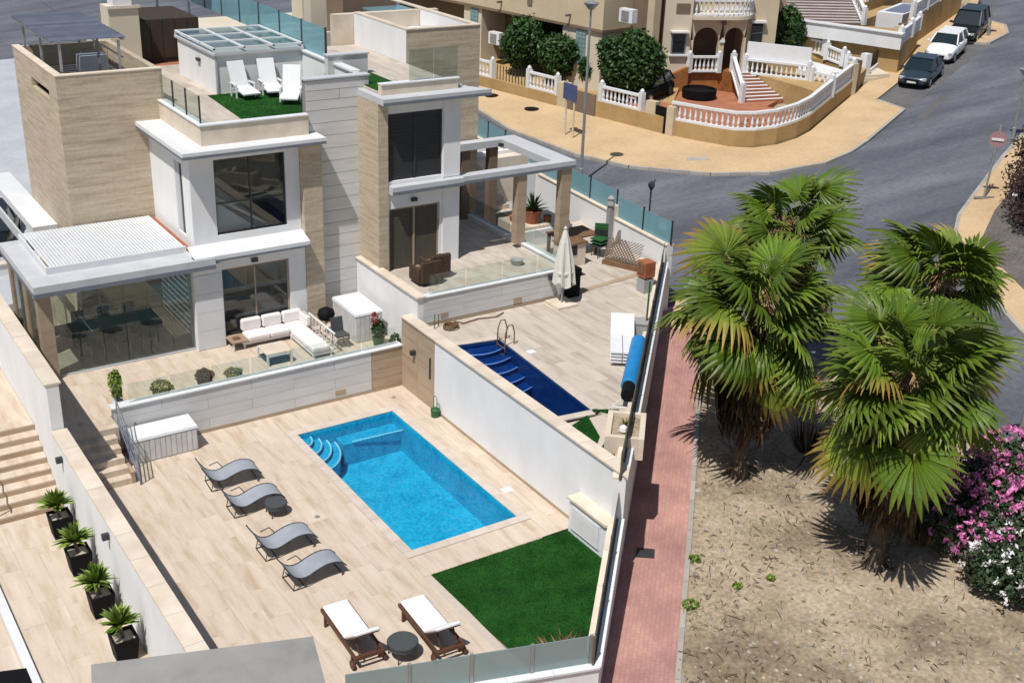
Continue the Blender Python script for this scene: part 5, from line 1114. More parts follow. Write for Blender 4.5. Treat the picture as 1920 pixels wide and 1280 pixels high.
# folded lattice pile
lt=thing('lattice_panels','leaning brown lattice panels on a low dark base by the street wall','lattice',(26.2,31.5,ZB))
part('base',MB().beam((25.75,32.2,ZB+.08),(26.35,30.95,ZB+.08),.35,.16),M['woodmid'],lt)
A=Vector((25.75,32.25,ZB+.18));B=Vector((26.3,30.95,ZB+.18));u=(B-A).normalized();up=Vector((.42,.18,.78)).normalized();W=(B-A).length
for k in range(15):
    for sgn in (1,-1):
        s0=W*(k-3)/11; P=[]
        a=A+u*max(0,min(W,s0)); 
        t0=(s0,0);t1=(s0+sgn*.8,.8)
        x0,x1=t0[0],t1[0]
        if min(x0,x1)>W or max(x0,x1)<0: continue
        lo=max(0,min(1,((0 if sgn>0 else W)-x0)/(x1-x0))) if (x0<0 or x0>W) else 0
        hi=max(0,min(1,((W if sgn>0 else 0)-x0)/(x1-x0))) if (x1<0 or x1>W) else 1
        if hi-lo<.05: continue
        p=A+u*(x0+(x1-x0)*lo)+up*(.8*lo);q=A+u*(x0+(x1-x0)*hi)+up*(.8*hi)
        part('lath',MB().beam(p,q,.05,.02),M['curtain'],lt)
hp=thing('pedestal_pot','orange brown glazed pot on a grey plinth at the path fence','pot',(25.9,29.9,ZB))
part('plinth',MB().box(25.05,29.05,ZB,25.45,29.45,ZB+.5),M['conc'],hp); part('pot',MB().box(25.03,29.03,ZB+.56,25.47,29.47,ZB+1.1).box(25.1,29.1,ZB+.5,25.4,29.4,ZB+.56),M['terracotta'],hp); part('brown_side',MB().box(25.0,29.1,ZB+.7,25.028,29.4,ZB+1.05),M['woodmid'],hp)
# stacked white loungers
ls=thing('lounger_stack','stack of white plastic sun loungers beside the rolled blue pool cover','lounger stack',(21.5,25.8,ZB))
A=Vector((20.75,24.75));B=Vector((22.35,26.85));d=(B-A).normalized();s=Vector((d.y,-d.x))
for k in range(4):
    z=ZB+.12+.10*k
    for h in (0,1):
        p=A+s*(-.36+.37*h);q=p+d*1.35
        part('lounger_shell',MB().prism([tuple(p),tuple(q),tuple(q+s*.345),tuple(p+s*.345)],z,z+.045),M['plastic_wht' if k!=1 else 'mattress'],ls)
p=A+d*1.35-s*.36;q=A+d*2.3-s*.36
mb=MB(); a3=[Vector((*p,ZB+.46)),Vector((*(p+s*.72),ZB+.46)),Vector((*(q+s*.72),ZB+.78)),Vector((*q,ZB+.78))]
mb.add(a3+[v-Vector((0,0,.05)) for v in a3],[(0,1,2,3),(7,6,5,4),(0,4,5,1),(1,5,6,2),(2,6,7,3),(3,7,4,0)]); part('raised_back',mb,M['plastic_wht'],ls)
for k in range(4):
    c=A+d*(.12+1.9*(k//2))+s*(-.3+.6*(k%2)); part('leg',MB().box(c.x-.03,c.y-.03,ZB,c.x+.03,c.y+.03,ZB+.15),M['plastic_wht'],ls)
rlr=thing('pool_cover_roller','rolled bright blue pool cover on a low roller beside the path fence','pool cover',(20.6,23.9,ZB))
A=Vector((19.55,22.95,ZB+.42));B=Vector((21.75,25.25,ZB+.42)); dd=(B-A).normalized()
part('rolled_cover',MB().tube([A,A+dd*.02,B-dd*.02,B],[.19,.23,.23,.19],16),M['blue_cover'],rlr); part('end_bag',MB().tube([A-dd*.62,A-dd*.02],[.17,.19],10),M['plastic_blk'],rlr)
for P in (A-dd*.5,B-dd*.1): part('stand',MB().tube([(P.x-.3,P.y+.25,ZB),(P.x,P.y,ZB+.42),(P.x+.3,P.y-.25,ZB)],.02,6).tube([(P.x-.3,P.y+.25,ZB+.01),(P.x+.3,P.y-.25,ZB+.01)],.018,6),M['plastic_wht'],rlr)
bxx=thing('filter_box','grey stone box with a wooden pole standing beside the blue cover','box',(22.4,25.95,ZB))
part('box',MB().obox((22.75,26.35,ZB+.22),(.5,.5,.44),rz=rad(46)),M['conc'],bxx); part('lid',MB().obox((22.75,26.35,ZB+.46),(.54,.54,.04),rz=rad(46)),M['conc'],bxx); part('pole',MB().tube([(22.9,26.3,ZB+.44),(22.95,26.35,ZB+1.75)],.03,6),M['plastic_grn'],bxx)
pl=thing('stone_planter','square sandstone planter with dry plants at the narrow end of the upper deck','planter',(17.8,21.4,ZB))
p0=Vector((17.1,20.85));e1_=Vector((.66,.75)).normalized();e2_=Vector((.75,-.66)).normalized()
def q4(a,b,c,d): return [tuple(p0+e1_*x+e2_*y) for x,y in ((a,c),(b,c),(b,d),(a,d))]
for nm,(a,b,c,d) in (('side',(0,1.5,0,.14)),('side',(0,1.5,.86,1.0)),('side',(0,.14,.142,.858)),('side',(1.36,1.5,.142,.858))): part(nm,MB().prism(q4(a,b,c,d),ZB-.1,ZB+.5),M['cap'],pl)
part('soil',MB().prism(q4(.141,1.359,.141,.859),ZB,ZB+.40),M['earth'],pl)
c=p0+e1_*.8+e2_*.5; mb=MB(); rosette(mb,c.x,c.y,ZB+.4,16,.3,.03,1,3); part('dry_plant',mb,M['leaf_yel'],pl,kind='stuff'); part('white_stone',MB().lathe([(.02,0),(.12,.05),(.1,.16),(.02,.22)],(c.x-.25,c.y-.2,ZB+.4),7),M['whitepet'],pl)
ld=thing('pool_ladder','curved brown pool ladder rails on the edge of the navy pool','ladder',(18.6,28.1,ZB))
for i,(x,y) in enumerate(((18.72,28.12),(18.70,27.66))): part('rail',MB().tube([(x-.22,y-.03,ZB-.35),(x-.20,y-.03,ZB+.45),(x-.10,y-.02,ZB+.68),(x+.06,y,ZB+.66),(x+.14,y,ZB+.42),(x+.14,y,ZB)],.02,6),M['woodmid'],ld)
for k in range(3): part('rung',MB().tube([(18.5,28.09,ZB-.3+.24*k),(18.48,27.63,ZB-.3+.24*k)],.016,6),M['woodmid'],ld)
hs=thing('garden_hose','coiled brown garden hose lying along the boarded wall of the upper deck','hose',(18.0,29.7,ZB))
pts=[(17.75+.24*math.cos(t*.5),29.62+.2*math.sin(t*.5),ZB+.03+.012*t*.3) for t in range(0,40)]+[(18.3,29.75,ZB+.03),(18.9,29.85,ZB+.03),(19.5,29.7,ZB+.03),(19.9,29.9,ZB+.03)]
part('coil',MB().tube(pts,.022,5),M['woodmid'],hs); part('tap_post',MB().tube([(17.3,29.85,ZB),(17.3,29.85,ZB+.5)],.015,5).tube([(17.5,29.95,ZB),(17.5,29.95,ZB+.42)],.015,5),M['plastic_grn'],hs)
tp=bush('potted_palm','green leafy plant in a terracotta pot on the pale ledge by the street wall','plant',24.75,35.45,ZB+.72,.01,.02,2,.02,'leaf','terracotta',.36,.5,seed=11)
mb=MB(); rosette(mb,24.75,35.45,ZB+1.2,46,.75,.05,1.0,5); part('leaves',mb,M['leaf'],tp,kind='stuff')
for k,(x,y) in enumerate(((24.2,35.9),(25.35,35.3),(25.2,35.9))): part('small_pot',MB().lathe([(.12,0),(.17,.22),(.15,.24)],(x,y,ZB+.72),10),M['terracotta'],tp)
bush('conifer','dark conical conifer in a pale pot at the foot of the upper garden wall','plant',24.3,40.7,ZB+1.75,.32,.75,900,.06,'leaf','cap',.32,.4,seed=12)
# ================================================================== striped stairs of the neighbour on the left
ns=thing('garden_stairs','flight of sandy garden stairs left of the white wall','stairs',(3,30,0))
for i in range(8):
    bx('step',.5,28.45+i*.36,-.02 if i==0 else .165*i-.12,5.41,28.45+(i+1)*.36+.03,.165*(i+1)-.001*i,M['tile'],ns)
    bx('riser',.5,28.435+i*.36,.165*i,5.41,28.449+i*.36,.165*(i+1)-.035,M['tan_stone'],ns)
bx('landing',.5,31.36,.2,5.41,39,1.3,M['tile'],ns)
hr=thing('stair_handrail','dark metal handrail at the left picture edge beside the sandy stairs','railing',(3.85,29,0))
part('post',MB().tube([(3.8,28.55,0),(3.8,28.55,.95)],.025,6),M['metal_dark'],hr); part('post',MB().tube([(3.8,30.0,.6),(3.8,30.0,1.55)],.025,6),M['metal_dark'],hr); part('rail',MB().tube([(3.8,28.4,.92),(3.8,31.3,2.2)],.022,6),M['metal_dark'],hr)
# ================================================================== PALMS
def frond_mesh(seed,old,R=.80,Lp=1.0):
    g=random.Random(seed); mb=MB(); tip=[]; nb=0
    # stalk: thin tapered strip with a ridge
    P=[]; 
    for k in range(6):
        u=k/5; P.append(Vector((Lp*u,0,-.16*u*u*(1.6 if old else .6))))
    for i,p in enumerate(P):
        w=.035*(1-.55*i/5); mb.v+=[(p.x,-w,p.z),(p.x,0,p.z+w*.7),(p.x,w,p.z)]; tip+=[0,0,0]
    for i in range(5):
        q=3*i; mb.f+=[(q,q+3,q+4,q+1),(q+1,q+4,q+5,q+2)]
    stalk_faces=len(mb.f)
    n=25; base=P[-1]; span=rad(128); da=2*span/(n-1); droop=(.55 if old else .34)*g.uniform(.75,1.3)
    for k in range(n):
        a=-span+da*k+g.uniform(-.03,.03); Lr=R*(1.0-.30*abs(a/span)**2)*g.uniform(.92,1.06)
        ca,sa=math.cos(a),math.sin(a); fold=.30*abs(math.sin(a)); tw=g.uniform(-.05,.05)
        st=[(.03,.02),(.35,1.0),(.68,1.0),(.84,.6),(1.0,.05)]; b=len(mb.v)
        for u,ww in st:
            r=Lr*u; hw=ww*min(r,Lr*.70)*math.tan(da/2)*1.02
            z=base.z+fold*r*.9-droop*(u**2.6)*Lr*(1+.6*abs(math.sin(a)))*(1 if u<.65 else 1.25)+tw*u
            cx,cy=base.x+ca*r,sa*r
            mb.v+=[(cx-sa*-hw,cy+ca*-hw,z-.012),(cx,cy,z+.018),(cx-sa*hw,cy+ca*hw,z-.012)]; tip+=[u*g.uniform(.9,1.05)]*3
        for i in range(4):
            q=b+3*i; mb.f+=[(q,q+3,q+4,q+1),(q+1,q+4,q+5,q+2)]
    me=mb.mesh('frond',M['frond_old'] if old else M['frond']); me.materials.append(M['petiole'])
    for i in range(stalk_faces): me.polygons[i].material_index=1
    at=me.attributes.new('tip','FLOAT','POINT'); at.data.foreach_set('value',tip)
    return me
FY=[frond_mesh(i,False,R=.88+.05*(i%4),Lp=.62+.10*i) for i in range(8)]
FO=[frond_mesh(20+i,True,R=.80+.05*i,Lp=.85+.08*i) for i in range(6)]
def palm(x,y,h,lab,n=40,seed=0,skirt=2.4,lean=(0,0),sc=1.0):
    g=random.Random(seed); z0=TZ(x,y)+.05; t=thing('fan_palm',lab,'palm tree',(x,y,z0),0,'fan palms on the dirt lot')
    top=Vector((x+lean[0],y+lean[1],z0+h))
    prof=[(.34,0),(.30,.15),(.24,.5),(.21,1.2),(.22,h-.8),(.26,h-.2)]
    part('trunk',MB().tube([(x+lean[0]*zz/h,y+lean[1]*zz/h,z0+zz-.1) for r,zz in prof],[r for r,zz in prof],12),M['bark'],t)
    hx,hy=top.x-x,top.y-y
    for i in range(n):
        u=i/n; az=i*2.39996+g.uniform(-.25,.25); el=rad(78-128*u**.75+g.uniform(-16,16))
        me=g.choice(FO) if u>.80 or g.random()<.05 else g.choice(FY)
        o=link('frond',me,t)
        s=sc*g.uniform(.78,1.15)*(.7 if u<.08 else 1)
        o.matrix_local=Matrix.Translation((hx+math.cos(az)*.12,hy+math.sin(az)*.12,h+.15-.55*u)) @ Matrix.Rotation(az,4,'Z') @ Matrix.Rotation(-el,4,'Y') @ Matrix.Rotation(g.uniform(-.8,.8),4,'X') @ Matrix.Scale(s,4)
    # hanging dead leaves
    mb=MB()
    for i in range(1500):
        a=g.random()*6.283; zz=g.random()**.8; z1=z0+h-.35-zz*skirt; rr=(.36+.78*math.sin(PI*min(1,.12+.72*zz)))*g.uniform(.7,1.0) ; L=g.uniform(.35,1.25)
        bx_,by_=x+hx*.9+math.cos(a)*rr*.75,y+hy*.9+math.sin(a)*rr*.75; w=g.uniform(.015,.05)
        o=Vector((math.cos(a),math.sin(a),0)); s=Vector((-o.y,o.x,0)); p=Vector((bx_,by_,z1)); tw=g.uniform(-.25,.25)
        q=p+o*.16*g.random()*sc+s*tw*.4-Vector((0,0,L*.5)); e=p+o*(g.uniform(-.12,.14))+s*tw-Vector((0,0,L))
        mb.add([p-s*w*.5,p+s*w*.5,q+s*w+o*.02,q-s*w-o*.02,e],[(0,1,2,3),(3,2,4)])
    part('dead_skirt',mb,M['skirt'],t,kind='stuff')
    # fibrous heart, flower stalks
    mb=MB()
    for i in range(700):
        a=g.random()*6.283; r=g.random()**.5*.55; p=Vector((top.x+math.cos(a)*r*.6,top.y+math.sin(a)*r*.6,z0+h+g.uniform(-.45,.42)*(1-r))); d=Vector((math.cos(a)*g.uniform(.2,1),math.sin(a)*g.uniform(.2,1),g.uniform(-.5,.9))).normalized()*g.uniform(.12,.42); w=g.uniform(.008,.022)
        s=Vector((-d.y,d.x,0)); s=(s.normalized() if s.length>1e-4 else Vector((1,0,0)))*w
        mb.add([p-s,p+s,p+d*.6+s,p+d-Vector((0,0,.1)),p+d*.6-s],[(0,1,2,4),(4,2,3)])
    part('fibre_heart',mb,M['fibre'],t,kind='stuff')
    mb=MB()
    for i in range(7):
        a=g.random()*6.283; L=g.uniform(.9,1.5); pts=[Vector((top.x,top.y,z0+h))+Vector((math.cos(a)*L*u,math.sin(a)*L*u,.45*math.sin(u*2.2)-.5*u*u)) for u in (0,.3,.6,.85,1)]
        part('flower_stalk',MB().tube(pts,[.018,.015,.012,.008,.004],5),M['fibre'],t)
    # old leaf stubs at the foot
    mb=MB()
    for i in range(70):
        a=g.random()*6.283; z1=z0+g.random()*.8; o=Vector((math.cos(a),math.sin(a),0)); s=Vector((-o.y,o.x,0))*g.uniform(.015,.04); p=Vector((x,y,z1))+o*.25; e=p+o*g.uniform(.12,.5)+Vector((0,0,g.uniform(-.3,.2)-.0*z1)); e.z=max(e.z,z0+.02)
        mb.add([p-s,p+s,e+s*.5,e-s*.5],[(0,1,2,3)])
    part('leaf_stubs',mb,M['twig'],t,kind='stuff')
    return t
palm(22.4,21.15,5.2,'bushy fan palm nearest the red path, with yellowing lower leaves',56,1,2.9,(.15,.1),1.22)
palm(22.35,16.1,5.2,'large fan palm beside the pink oleander with a tan fibrous heart',54,2,2.9,(.1,-.05),1.22)
palm(27.0,24.3,5.3,'fan palm rising behind the bushy palm, its top against the road',42,3,2.6,(-.35,.2),1.12)
palm(27.6,19.8,5.2,'fan palm behind the large oleander side palm, tips over the curved pavement',42,4,2.6,(.3,-.2),1.15)
FD_=frond_mesh(77,True,R=.7,Lp=.7); FD_.materials.clear(); FD_.materials.append(M['skirt']); FD_.materials.append(M['fibre'])
for i,(x,y,a_,lab) in enumerate(((23.6,20.1,.4,'fallen dry palm leaf lying right of the bushy palm foot'),(23.9,15.0,2.2,'fallen dry palm leaf lying in the shade between the big palm and the oleander'))):
    o=link('fallen_frond',FD_,None,(x,y,TZ(x,y)+.32),a_); o.rotation_euler=(PI,0,a_); tag(o,lab,'palm leaf')
# weeds on the lot
for i,(x,y,s,lab) in enumerate(((17.45,17.5,.30,'small green weed tuft at the path edging nearest the street front'),(18.75,18.85,.22,'small dark green weed by the path edging nearest the dark drain cover'),(18.9,17.4,.15,'small green weed beside a twig pile in the middle of the lot'),(19.8,17.15,.13,'tiny green sprig on bare earth in front of the palm stubs'))):
    t=thing('weed',lab,'weed',(x,y,TZ(x,y)+.07)); part('leaves',leaves(70,(x,y,TZ(x,y)+.13),(s*.8,s*.8,s*.4),.07,seed=i),M['leaf_light'],t,kind='stuff')
# oleanders
def shrub(name,lab,x,y,blobs,n,m,fl=None,fn=0,fs=.06,size=.085,seed=0,cat='shrub'):
    z=TZ(x,y)+.05; t=thing(name,lab,cat,(x,y,z))
    g=random.Random(seed)
    for i in range(7):
        a=g.random()*6.28; b=g.choice(blobs); part('branch',MB().tube([(x+.15*math.cos(a),y+.15*math.sin(a),z-.05),(x+b[0]*.6,y+b[1]*.6,z+b[2]*.6),(x+b[0],y+b[1],z+b[2])],[.05,.035,.02],5),M['bark'],t)
    mb=MB(); k=sum(b[3]**2 for b in blobs)
    for j,(bx_,by_,bz,br) in enumerate(blobs):
        q=leaves(int(n*br*br/k),(x+bx_,y+by_,z+bz),(br,br,br*.9),size,shell=.5,seed=seed*10+j,zmin=z+.05); o=len(mb.v); mb.v+=q.v; mb.f+=[tuple(i+o for i in f) for f in q.f]
    part('foliage',mb,M[m],t,kind='stuff')
    if fl:
        mb=MB()
        for j,(bx_,by_,bz,br) in enumerate(blobs):
            for c_ in range(int(fn*br*br/k/11)):
                d=Vector((g.gauss(0,1),g.gauss(0,1),g.gauss(.5,1))).normalized(); rr=br*g.uniform(.95,1.12); p=Vector((x+bx_,y+by_,z+bz))+Vector((d.x*rr,d.y*rr,d.z*rr*.92))
                if p.z<z+.15: continue
                q=leaves(g.randint(5,17),tuple(p),(.13,.13,.10),fs,shell=.2,seed=seed*1000+j*97+c_); o=len(mb.v); mb.v+=q.v; mb.f+=[tuple(i+o for i in f) for f in q.f]
        part('blossoms',mb,M[fl],t,kind='stuff')
    return t
shrub('oleander','tall pink flowering oleander at the right edge beside the large fan palm',25.35,14.85,[(0,.2,1.0,1.1),(-.9,.7,.8,.9),(.8,.3,1.4,1.1),(-.6,-.5,.85,.95),(.5,-.8,1.1,1.1),(1.5,.9,1.6,1.0),(.2,.9,1.4,.95)],11500,'leaf_ol','pink',5600,.07,seed=31)
shrub('oleander','white flowering oleander at the right edge in front of the pink one',24.15,13.05,[(0,.1,.8,.95),(-.4,.7,.7,.7),(.7,-.2,.9,.9),(.9,.8,1.0,.85),(.2,-.7,.7,.75)],6500,'leaf_ol','whitepet',1700,.06,seed=32)
shrub('dark_shrub','dark reddish shrub on the gravel bed beyond the curved pavement',45.4,28.2,[(0,0,1.0,1.3),(1.4,.6,1.5,1.6),(3,1.5,1.8,1.8),(2.2,-1.0,1.2,1.5),(-.9,-.6,.8,.9),(4.6,2.6,2,1.7)],7500,'leaf_red','whitepet',110,.05,.1,seed=33)
shrub('dark_shrub','dark reddish shrub further up the gravel bed by the no entry sign',52.5,32.0,[(0,0,1,1.2),(1.5,.4,1.4,1.4)],3000,'leaf_red',None,0,seed=34,size=.1)
# ================================================================== CARS
def car(lab,x,y,rz,L,Wd,Ht,paint,style,name='parked_car'):
    t=thing(name,lab,'car',(x,y,TZ(x,y)+.01),rz,'cars parked along the kerb')
    t.rotation_euler=(0,rad(-4.2)*math.cos(rz) ,rz)
    hw=Wd/2
    # stations (x from -L/2 rear to +L/2 front): belt height, half width factor
    st=[(-.5,.62,.80),(-.48,.80,.90),(-.40,.86,.97),(-.25,.90,1.0),(.0,.90,1.0),(.18,.88,1.0),(.30,.84,.98),(.42,.74,.93),(.48,.66,.84),(.5,.52,.74)]
    if style=='suv': st=[(a,b*1.16,c) for a,b,c in st]
    mb=MB(); ring=[]
    for u,b_,wf in st:
        X=u*L; z0=.22; r=[(-hw*wf*.94,z0),(-hw*wf,.42),(-hw*wf,b_*.78),(-hw*wf*.93,b_),(0,b_+.035),(hw*wf*.93,b_),(hw*wf,b_*.78),(hw*wf,.42),(hw*wf*.94,z0)]
        mb.v+=[(X,p,q) for p,q in r]
    k=9
    for i in range(len(st)-1):
        for j in range(k-1): a=i*k+j; mb.f.append((a,a+k,a+k+1,a+1))
        mb.f.append((i*k+8,(i+1)*k+8,(i+1)*k,i*k))
    mb.f.append(tuple(range(k))); mb.f.append(tuple(range((len(st)-1)*k,len(st)*k))[::-1])
    body=part('body',mb,paint,t,smooth=True,fix=True,world=False); sm_=body.modifiers.new('round','SUBSURF'); sm_.levels=1; sm_.render_levels=2
    be=.88*(1.16 if style=='suv' else 1)
    # greenhouse
    if style=='sedan': rx=(-.40,-.22,.06,.25)
    elif style=='hatch': rx=(-.46,-.36,.06,.24)
    else: rx=(-.48,-.42,.05,.21)
    gv=[]; 
    for X,zz,wf in ((rx[0]*L,be,.90),(rx[1]*L,Ht-.05,.72),(rx[2]*L,Ht-.03,.74),(rx[3]*L,be,.90)):
        gv+=[(X,-hw*wf,zz),(X,hw*wf,zz)]
    gm=MB().add(gv,[(0,2,4,6),(7,5,3,1),(0,1,3,2),(4,5,7,6),(2,3,5,4)])
    cab=part('window_glass',gm,M['car_glass'],t,fix=True,world=False)
    r=MB(); a=[(rx[1]*L-.05,-hw*.71,Ht-.045),(rx[1]*L-.05,hw*.71,Ht-.045),(rx[2]*L+.08,hw*.73,Ht-.03),(rx[2]*L+.08,-hw*.73,Ht-.03)]
    r.add([(X,Y,Z) for X,Y,Z in a]+[(X*.98,Y*.95,Z+.05) for X,Y,Z in a],[(0,1,5,4),(1,2,6,5),(2,3,7,6),(3,0,4,7),(4,5,6,7)]); part('roof',r,paint,t,fix=True,world=False)
    for s in (-1,1):
        part('headlight',MB().obox((L*.462,hw*.66*s,.60*(1.12 if style=='suv' else 1)),(.22,.34,.13),rz=-.45*s),M['lamp_glass'],t,world=False)
        for (A,B) in (((rx[2]*L+.02,hw*.735*s,Ht-.03),(rx[3]*L+.02,hw*.905*s,be)),((rx[1]*L,hw*.72*s,Ht-.04),(rx[0]*L,hw*.905*s,be)),(((rx[1]+rx[2])/2*L,hw*.74*s,Ht-.03),((rx[1]+rx[2])/2*L-.05,hw*.915*s,be))):
            part('pillar',MB().beam(A,B,.07,.07),paint,t,world=False)
        part('mirror',MB().rbox(rx[3]*L-.28,hw*s-.02 if s>0 else hw*s-.18,be,rx[3]*L-.12,hw*s+.18 if s>0 else hw*s+.02,be+.13,.03),paint,t,world=False)
        for X in (-.31*L,.32*L):
            wh=part('wheel',MB().tube([(X,hw*s*.80,.32),(X,hw*s*1.0,.32)],.32,16),M['tyre'],t,world=False)
            part('rim',MB().tube([(X,hw*s*.99,.32),(X,hw*s*1.012,.32)],.21,10),M['steel'],wh,world=False)
    part('grille',MB().box(L*.492,-hw*.45,.42,L*.506,hw*.45,.56),M['plastic_blk'],t,world=False); part('bumper_intake',MB().box(L*.48,-hw*.6,.24,L*.498,hw*.6,.34),M['plastic_blk'],t,world=False)
    part('number_plate',MB().box(L*.507,-.26,.36,L*.513,.26,.46),M['whitepet'],t,world=False)
    part('rear_glass',MB().box(-L*.505,-hw*.6,.45,-L*.497,hw*.6,.6),M['plastic_blk'],t,world=False)
    return t
CA=rad(205.5)
car('dark blue grey saloon car parked first at the near end of the bay',60.2,46.35,CA,4.5,1.80,1.42,M['car_blue'],'sedan')
car('white hatchback car parked between the saloon and the black car',65.9,49.2,CA,4.4,1.82,1.55,M['car_white'],'suv')
car('black tall car parked last in the row by the far lamp post',71.3,51.75,CA,4.7,1.9,1.85,M['car_black'],'suv')
c4=car('black car parked at the far left edge beyond the white canopy',8.8,53.3,rad(250),4.3,1.8,1.5,M['car_black'],'hatch'); del c4['group']
c5=car('dark purple car parked behind the gate of the beige house',45.2,53.5,rad(200),3.6,1.7,1.45,M['plastic_blk'],'hatch'); del c5['group']
# ================================================================== LAMP POSTS AND SIGNS
def lamp(lab,x,y,h,style='cone',z=None,group='street lamps'):
    z=TZ(x,y)+.1 if z is None else z; t=thing('street_lamp',lab,'street lamp',(x,y,z),0,group)
    part('post',MB().tube([(x,y,z-.1),(x,y,z+.6),(x,y,z+.62),(x,y,z+h*.55),(x,y,z+h)],[.10,.10,.075,.065,.045],8),M['galv'],t)
    part('base',MB().box(x-.17,y-.17,z-.1,x+.17,y+.17,z+.05),M['galv'],t)
    part('lamp_head',MB().lathe([(.06,0),(.16,.08),(.34,.3),(.36,.34),(.05,.45)],(x,y,z+h),14),M['metal_grey'],t)
    part('lamp_cover',MB().lathe([(.13,.08),(.3,.28),(.32,.3)],(x,y,z+h-.01),14),M['plastic_wht'],t); return t
lamp('tall grey street lamp on the sandy pavement in front of the beige house',33.5,44.1,7.9)
lamp('thin dark street lamp behind the black car at the end of the bay',72.35,50.9,2.6)
lamp('grey street lamp at the right edge near the no entry sign',54.6,35.85,3.2)
lamp('grey lamp post between palm crown and pink oleander at the right edge',29.9,17.4,2.3)
# small lantern pole behind the blue glass
l2=thing('lantern_post','short dark post with a forked lantern just outside the blue glass panes','lamp post',(29.6,34.4,TZ(29.6,34.4)))
z=TZ(29.6,34.4); part('post',MB().tube([(29.6,34.4,z),(29.6,34.4,z+3.3)],.035,6),M['metal_dark'],l2); part('arms',MB().tube([(29.35,34.3,z+3.55),(29.6,34.4,z+3.2),(29.85,34.5,z+3.6)],.03,5),M['metal_dark'],l2); part('lantern',MB().lathe([(.05,0),(.14,.15),(.1,.3),(.02,.36)],(29.6,34.4,z+3.25),8),M['metal_dark'],l2)
ne=thing('no_entry_sign','faded red and white no entry sign with a small crossbar on a leaning pole','road sign',(46.3,31.2,TZ(46.3,31.2)+.13))
z=TZ(46.3,31.2)+.13; A=Vector((46.3,31.2,z)); tp_=Vector((46.75,31.35,z+3.3))
part('pole',MB().tube([A,tp_],.045,8),M['galv'],ne); part('foot_plate',MB().beam((45.9,31.4,z+.06),(46.75,31.0,z+.06),.08,.08),M['galv'],ne)
cdir=(Vector((0,0,17))-tp_); cdir.z=0; cdir.normalize(); sd=Vector((-cdir.y,cdir.x,0)); C=A.lerp(tp_,.80)+cdir*.06
def disc(mb,c,r,o,n=20):
    vs=[c+cdir*o+sd*r*math.cos(2*PI*k/n)+Vector((0,0,r*math.sin(2*PI*k/n))) for k in range(n)]; return mb.add(vs+[v-cdir*.025 for v in vs],[tuple(range(n)),tuple(range(n,2*n))[::-1]]+[(k,n+k,n+(k+1)%n,(k+1)%n) for k in range(n)])
part('plate',disc(MB(),C,.36,.0),M['sign_red'],ne,fix=True); part('white_bar',MB().obox(C+cdir*.03,(.50,.02,.11),rz=math.atan2(sd.y,sd.x)),M['whitepet'],ne)
part('second_pole',MB().tube([(46.9,31.6,z),(47.15,31.7,z+2.2)],.04,6),M['galv'],ne)
bsn=thing('parking_sign','blue street sign on a double frame at the pavement near the brown gate','road sign',(37.0,50.0,TZ(37,50)+.13))
z=TZ(37,50)+.13
for dy in (-.35,.35): part('post',MB().tube([(37.0,50+dy,z),(37.0,50+dy,z+2.9)],.05,6),M['cap'],bsn)
part('plate',MB().obox((36.95,50.0,z+2.35),(.05,1.15,.85)),M['sign_blue'],bsn)
for i,(x,y,r,lab) in enumerate(((38.0,59.2,.42,'dark round manhole cover on the sandy pavement, far one'),(38.3,55.4,.42,'dark round manhole cover on the sandy pavement, near the brown gate'))):
    tag(solo('manhole_cover',MB().lathe([(r,0),(r,.012)],(x,y,TZ(x,y)+.17),18),M['plastic_blk'],lab,'manhole cover',(x,y,TZ(x,y)+.17)),group='manhole covers')
solo('inspection_lid',MB().prism([(39.4,43.2),(40.3,42.6),(40.5,43.0),(39.6,43.6)],.135,.142,TZ),M['kerb'],'square paving lid on the curved sandy pavement','lid',(39.9,43.1,1.6))
solo('manhole_cover',MB().lathe([(.4,0),(.4,.012)],(30.6,37.6,TZ(30.6,37.6)+.02),18),M['plastic_blk'],'black manhole cover on the road beyond the blue glass','manhole cover',(30.6,37.6,TZ(30.6,37.6)))
solo('drain_cover',MB().prism([(17.85,20.1),(18.19,19.77),(17.94,19.48),(17.58,19.8)],.092,.11,TZ),M['metal_dark'],'dark rectangular drain cover on the red path','drain cover',(15.2,16.5,-.8))
bn=thing('street_bench','low dark bench frame at the road edge by the lamp post','bench',(29.2,18.2,.3))
z=TZ(29.2,18.2); part('seat',MB().box(28.9,18.0,z+.45,29.5,18.3,z+.5),M['metal_dark'],bn); part('leg',MB().box(28.95,18.1,z,29.0,18.2,z+.45),M['metal_dark'],bn); part('leg',MB().box(29.4,18.1,z,29.45,18.2,z+.45),M['metal_dark'],bn)
# ================================================================== GARDEN TREES ACROSS THE ROAD
def tree(name,lab,x,y,h,rx,rz_,n,seed,m='leaf',size=.16,cz=None,ry=None):
    z=TZ(x,y)+.05; t=thing(name,lab,'tree',(x,y,z)); cz=h-rz_ if cz is None else cz; g=random.Random(seed)
    part('trunk',MB().tube([(x,y,z-.1),(x+.05,y,z+cz*.5),(x,y+.05,z+cz)],[.16,.12,.08],8),M['bark'],t)
    for i in range(5):
        a=i*1.3; part('limb',MB().tube([(x,y,z+cz*.55),(x+math.cos(a)*rx*.4,y+math.sin(a)*rx*.4,z+cz*.9),(x+math.cos(a)*rx*.7,y+math.sin(a)*rx*.7,z+cz+g.uniform(-.2,.5))],[.07,.05,.02],5),M['bark'],t)
    part('crown',leaves(n,(x,y,z+cz),(rx,ry or rx,rz_),size,shell=.45,seed=seed,lumps=11,zmin=z+.2),M[m],t,kind='stuff'); return t
tree('garden_tree','large round dark green tree in front of the beige house corner',44.2,54.2,4.1,1.95,2.0,9000,41,cz=2.1)
tree('garden_tree','dark green bushy tree left of the beige house entrance',42.8,62.6,3.9,1.7,1.7,7000,42,cz=1.9)
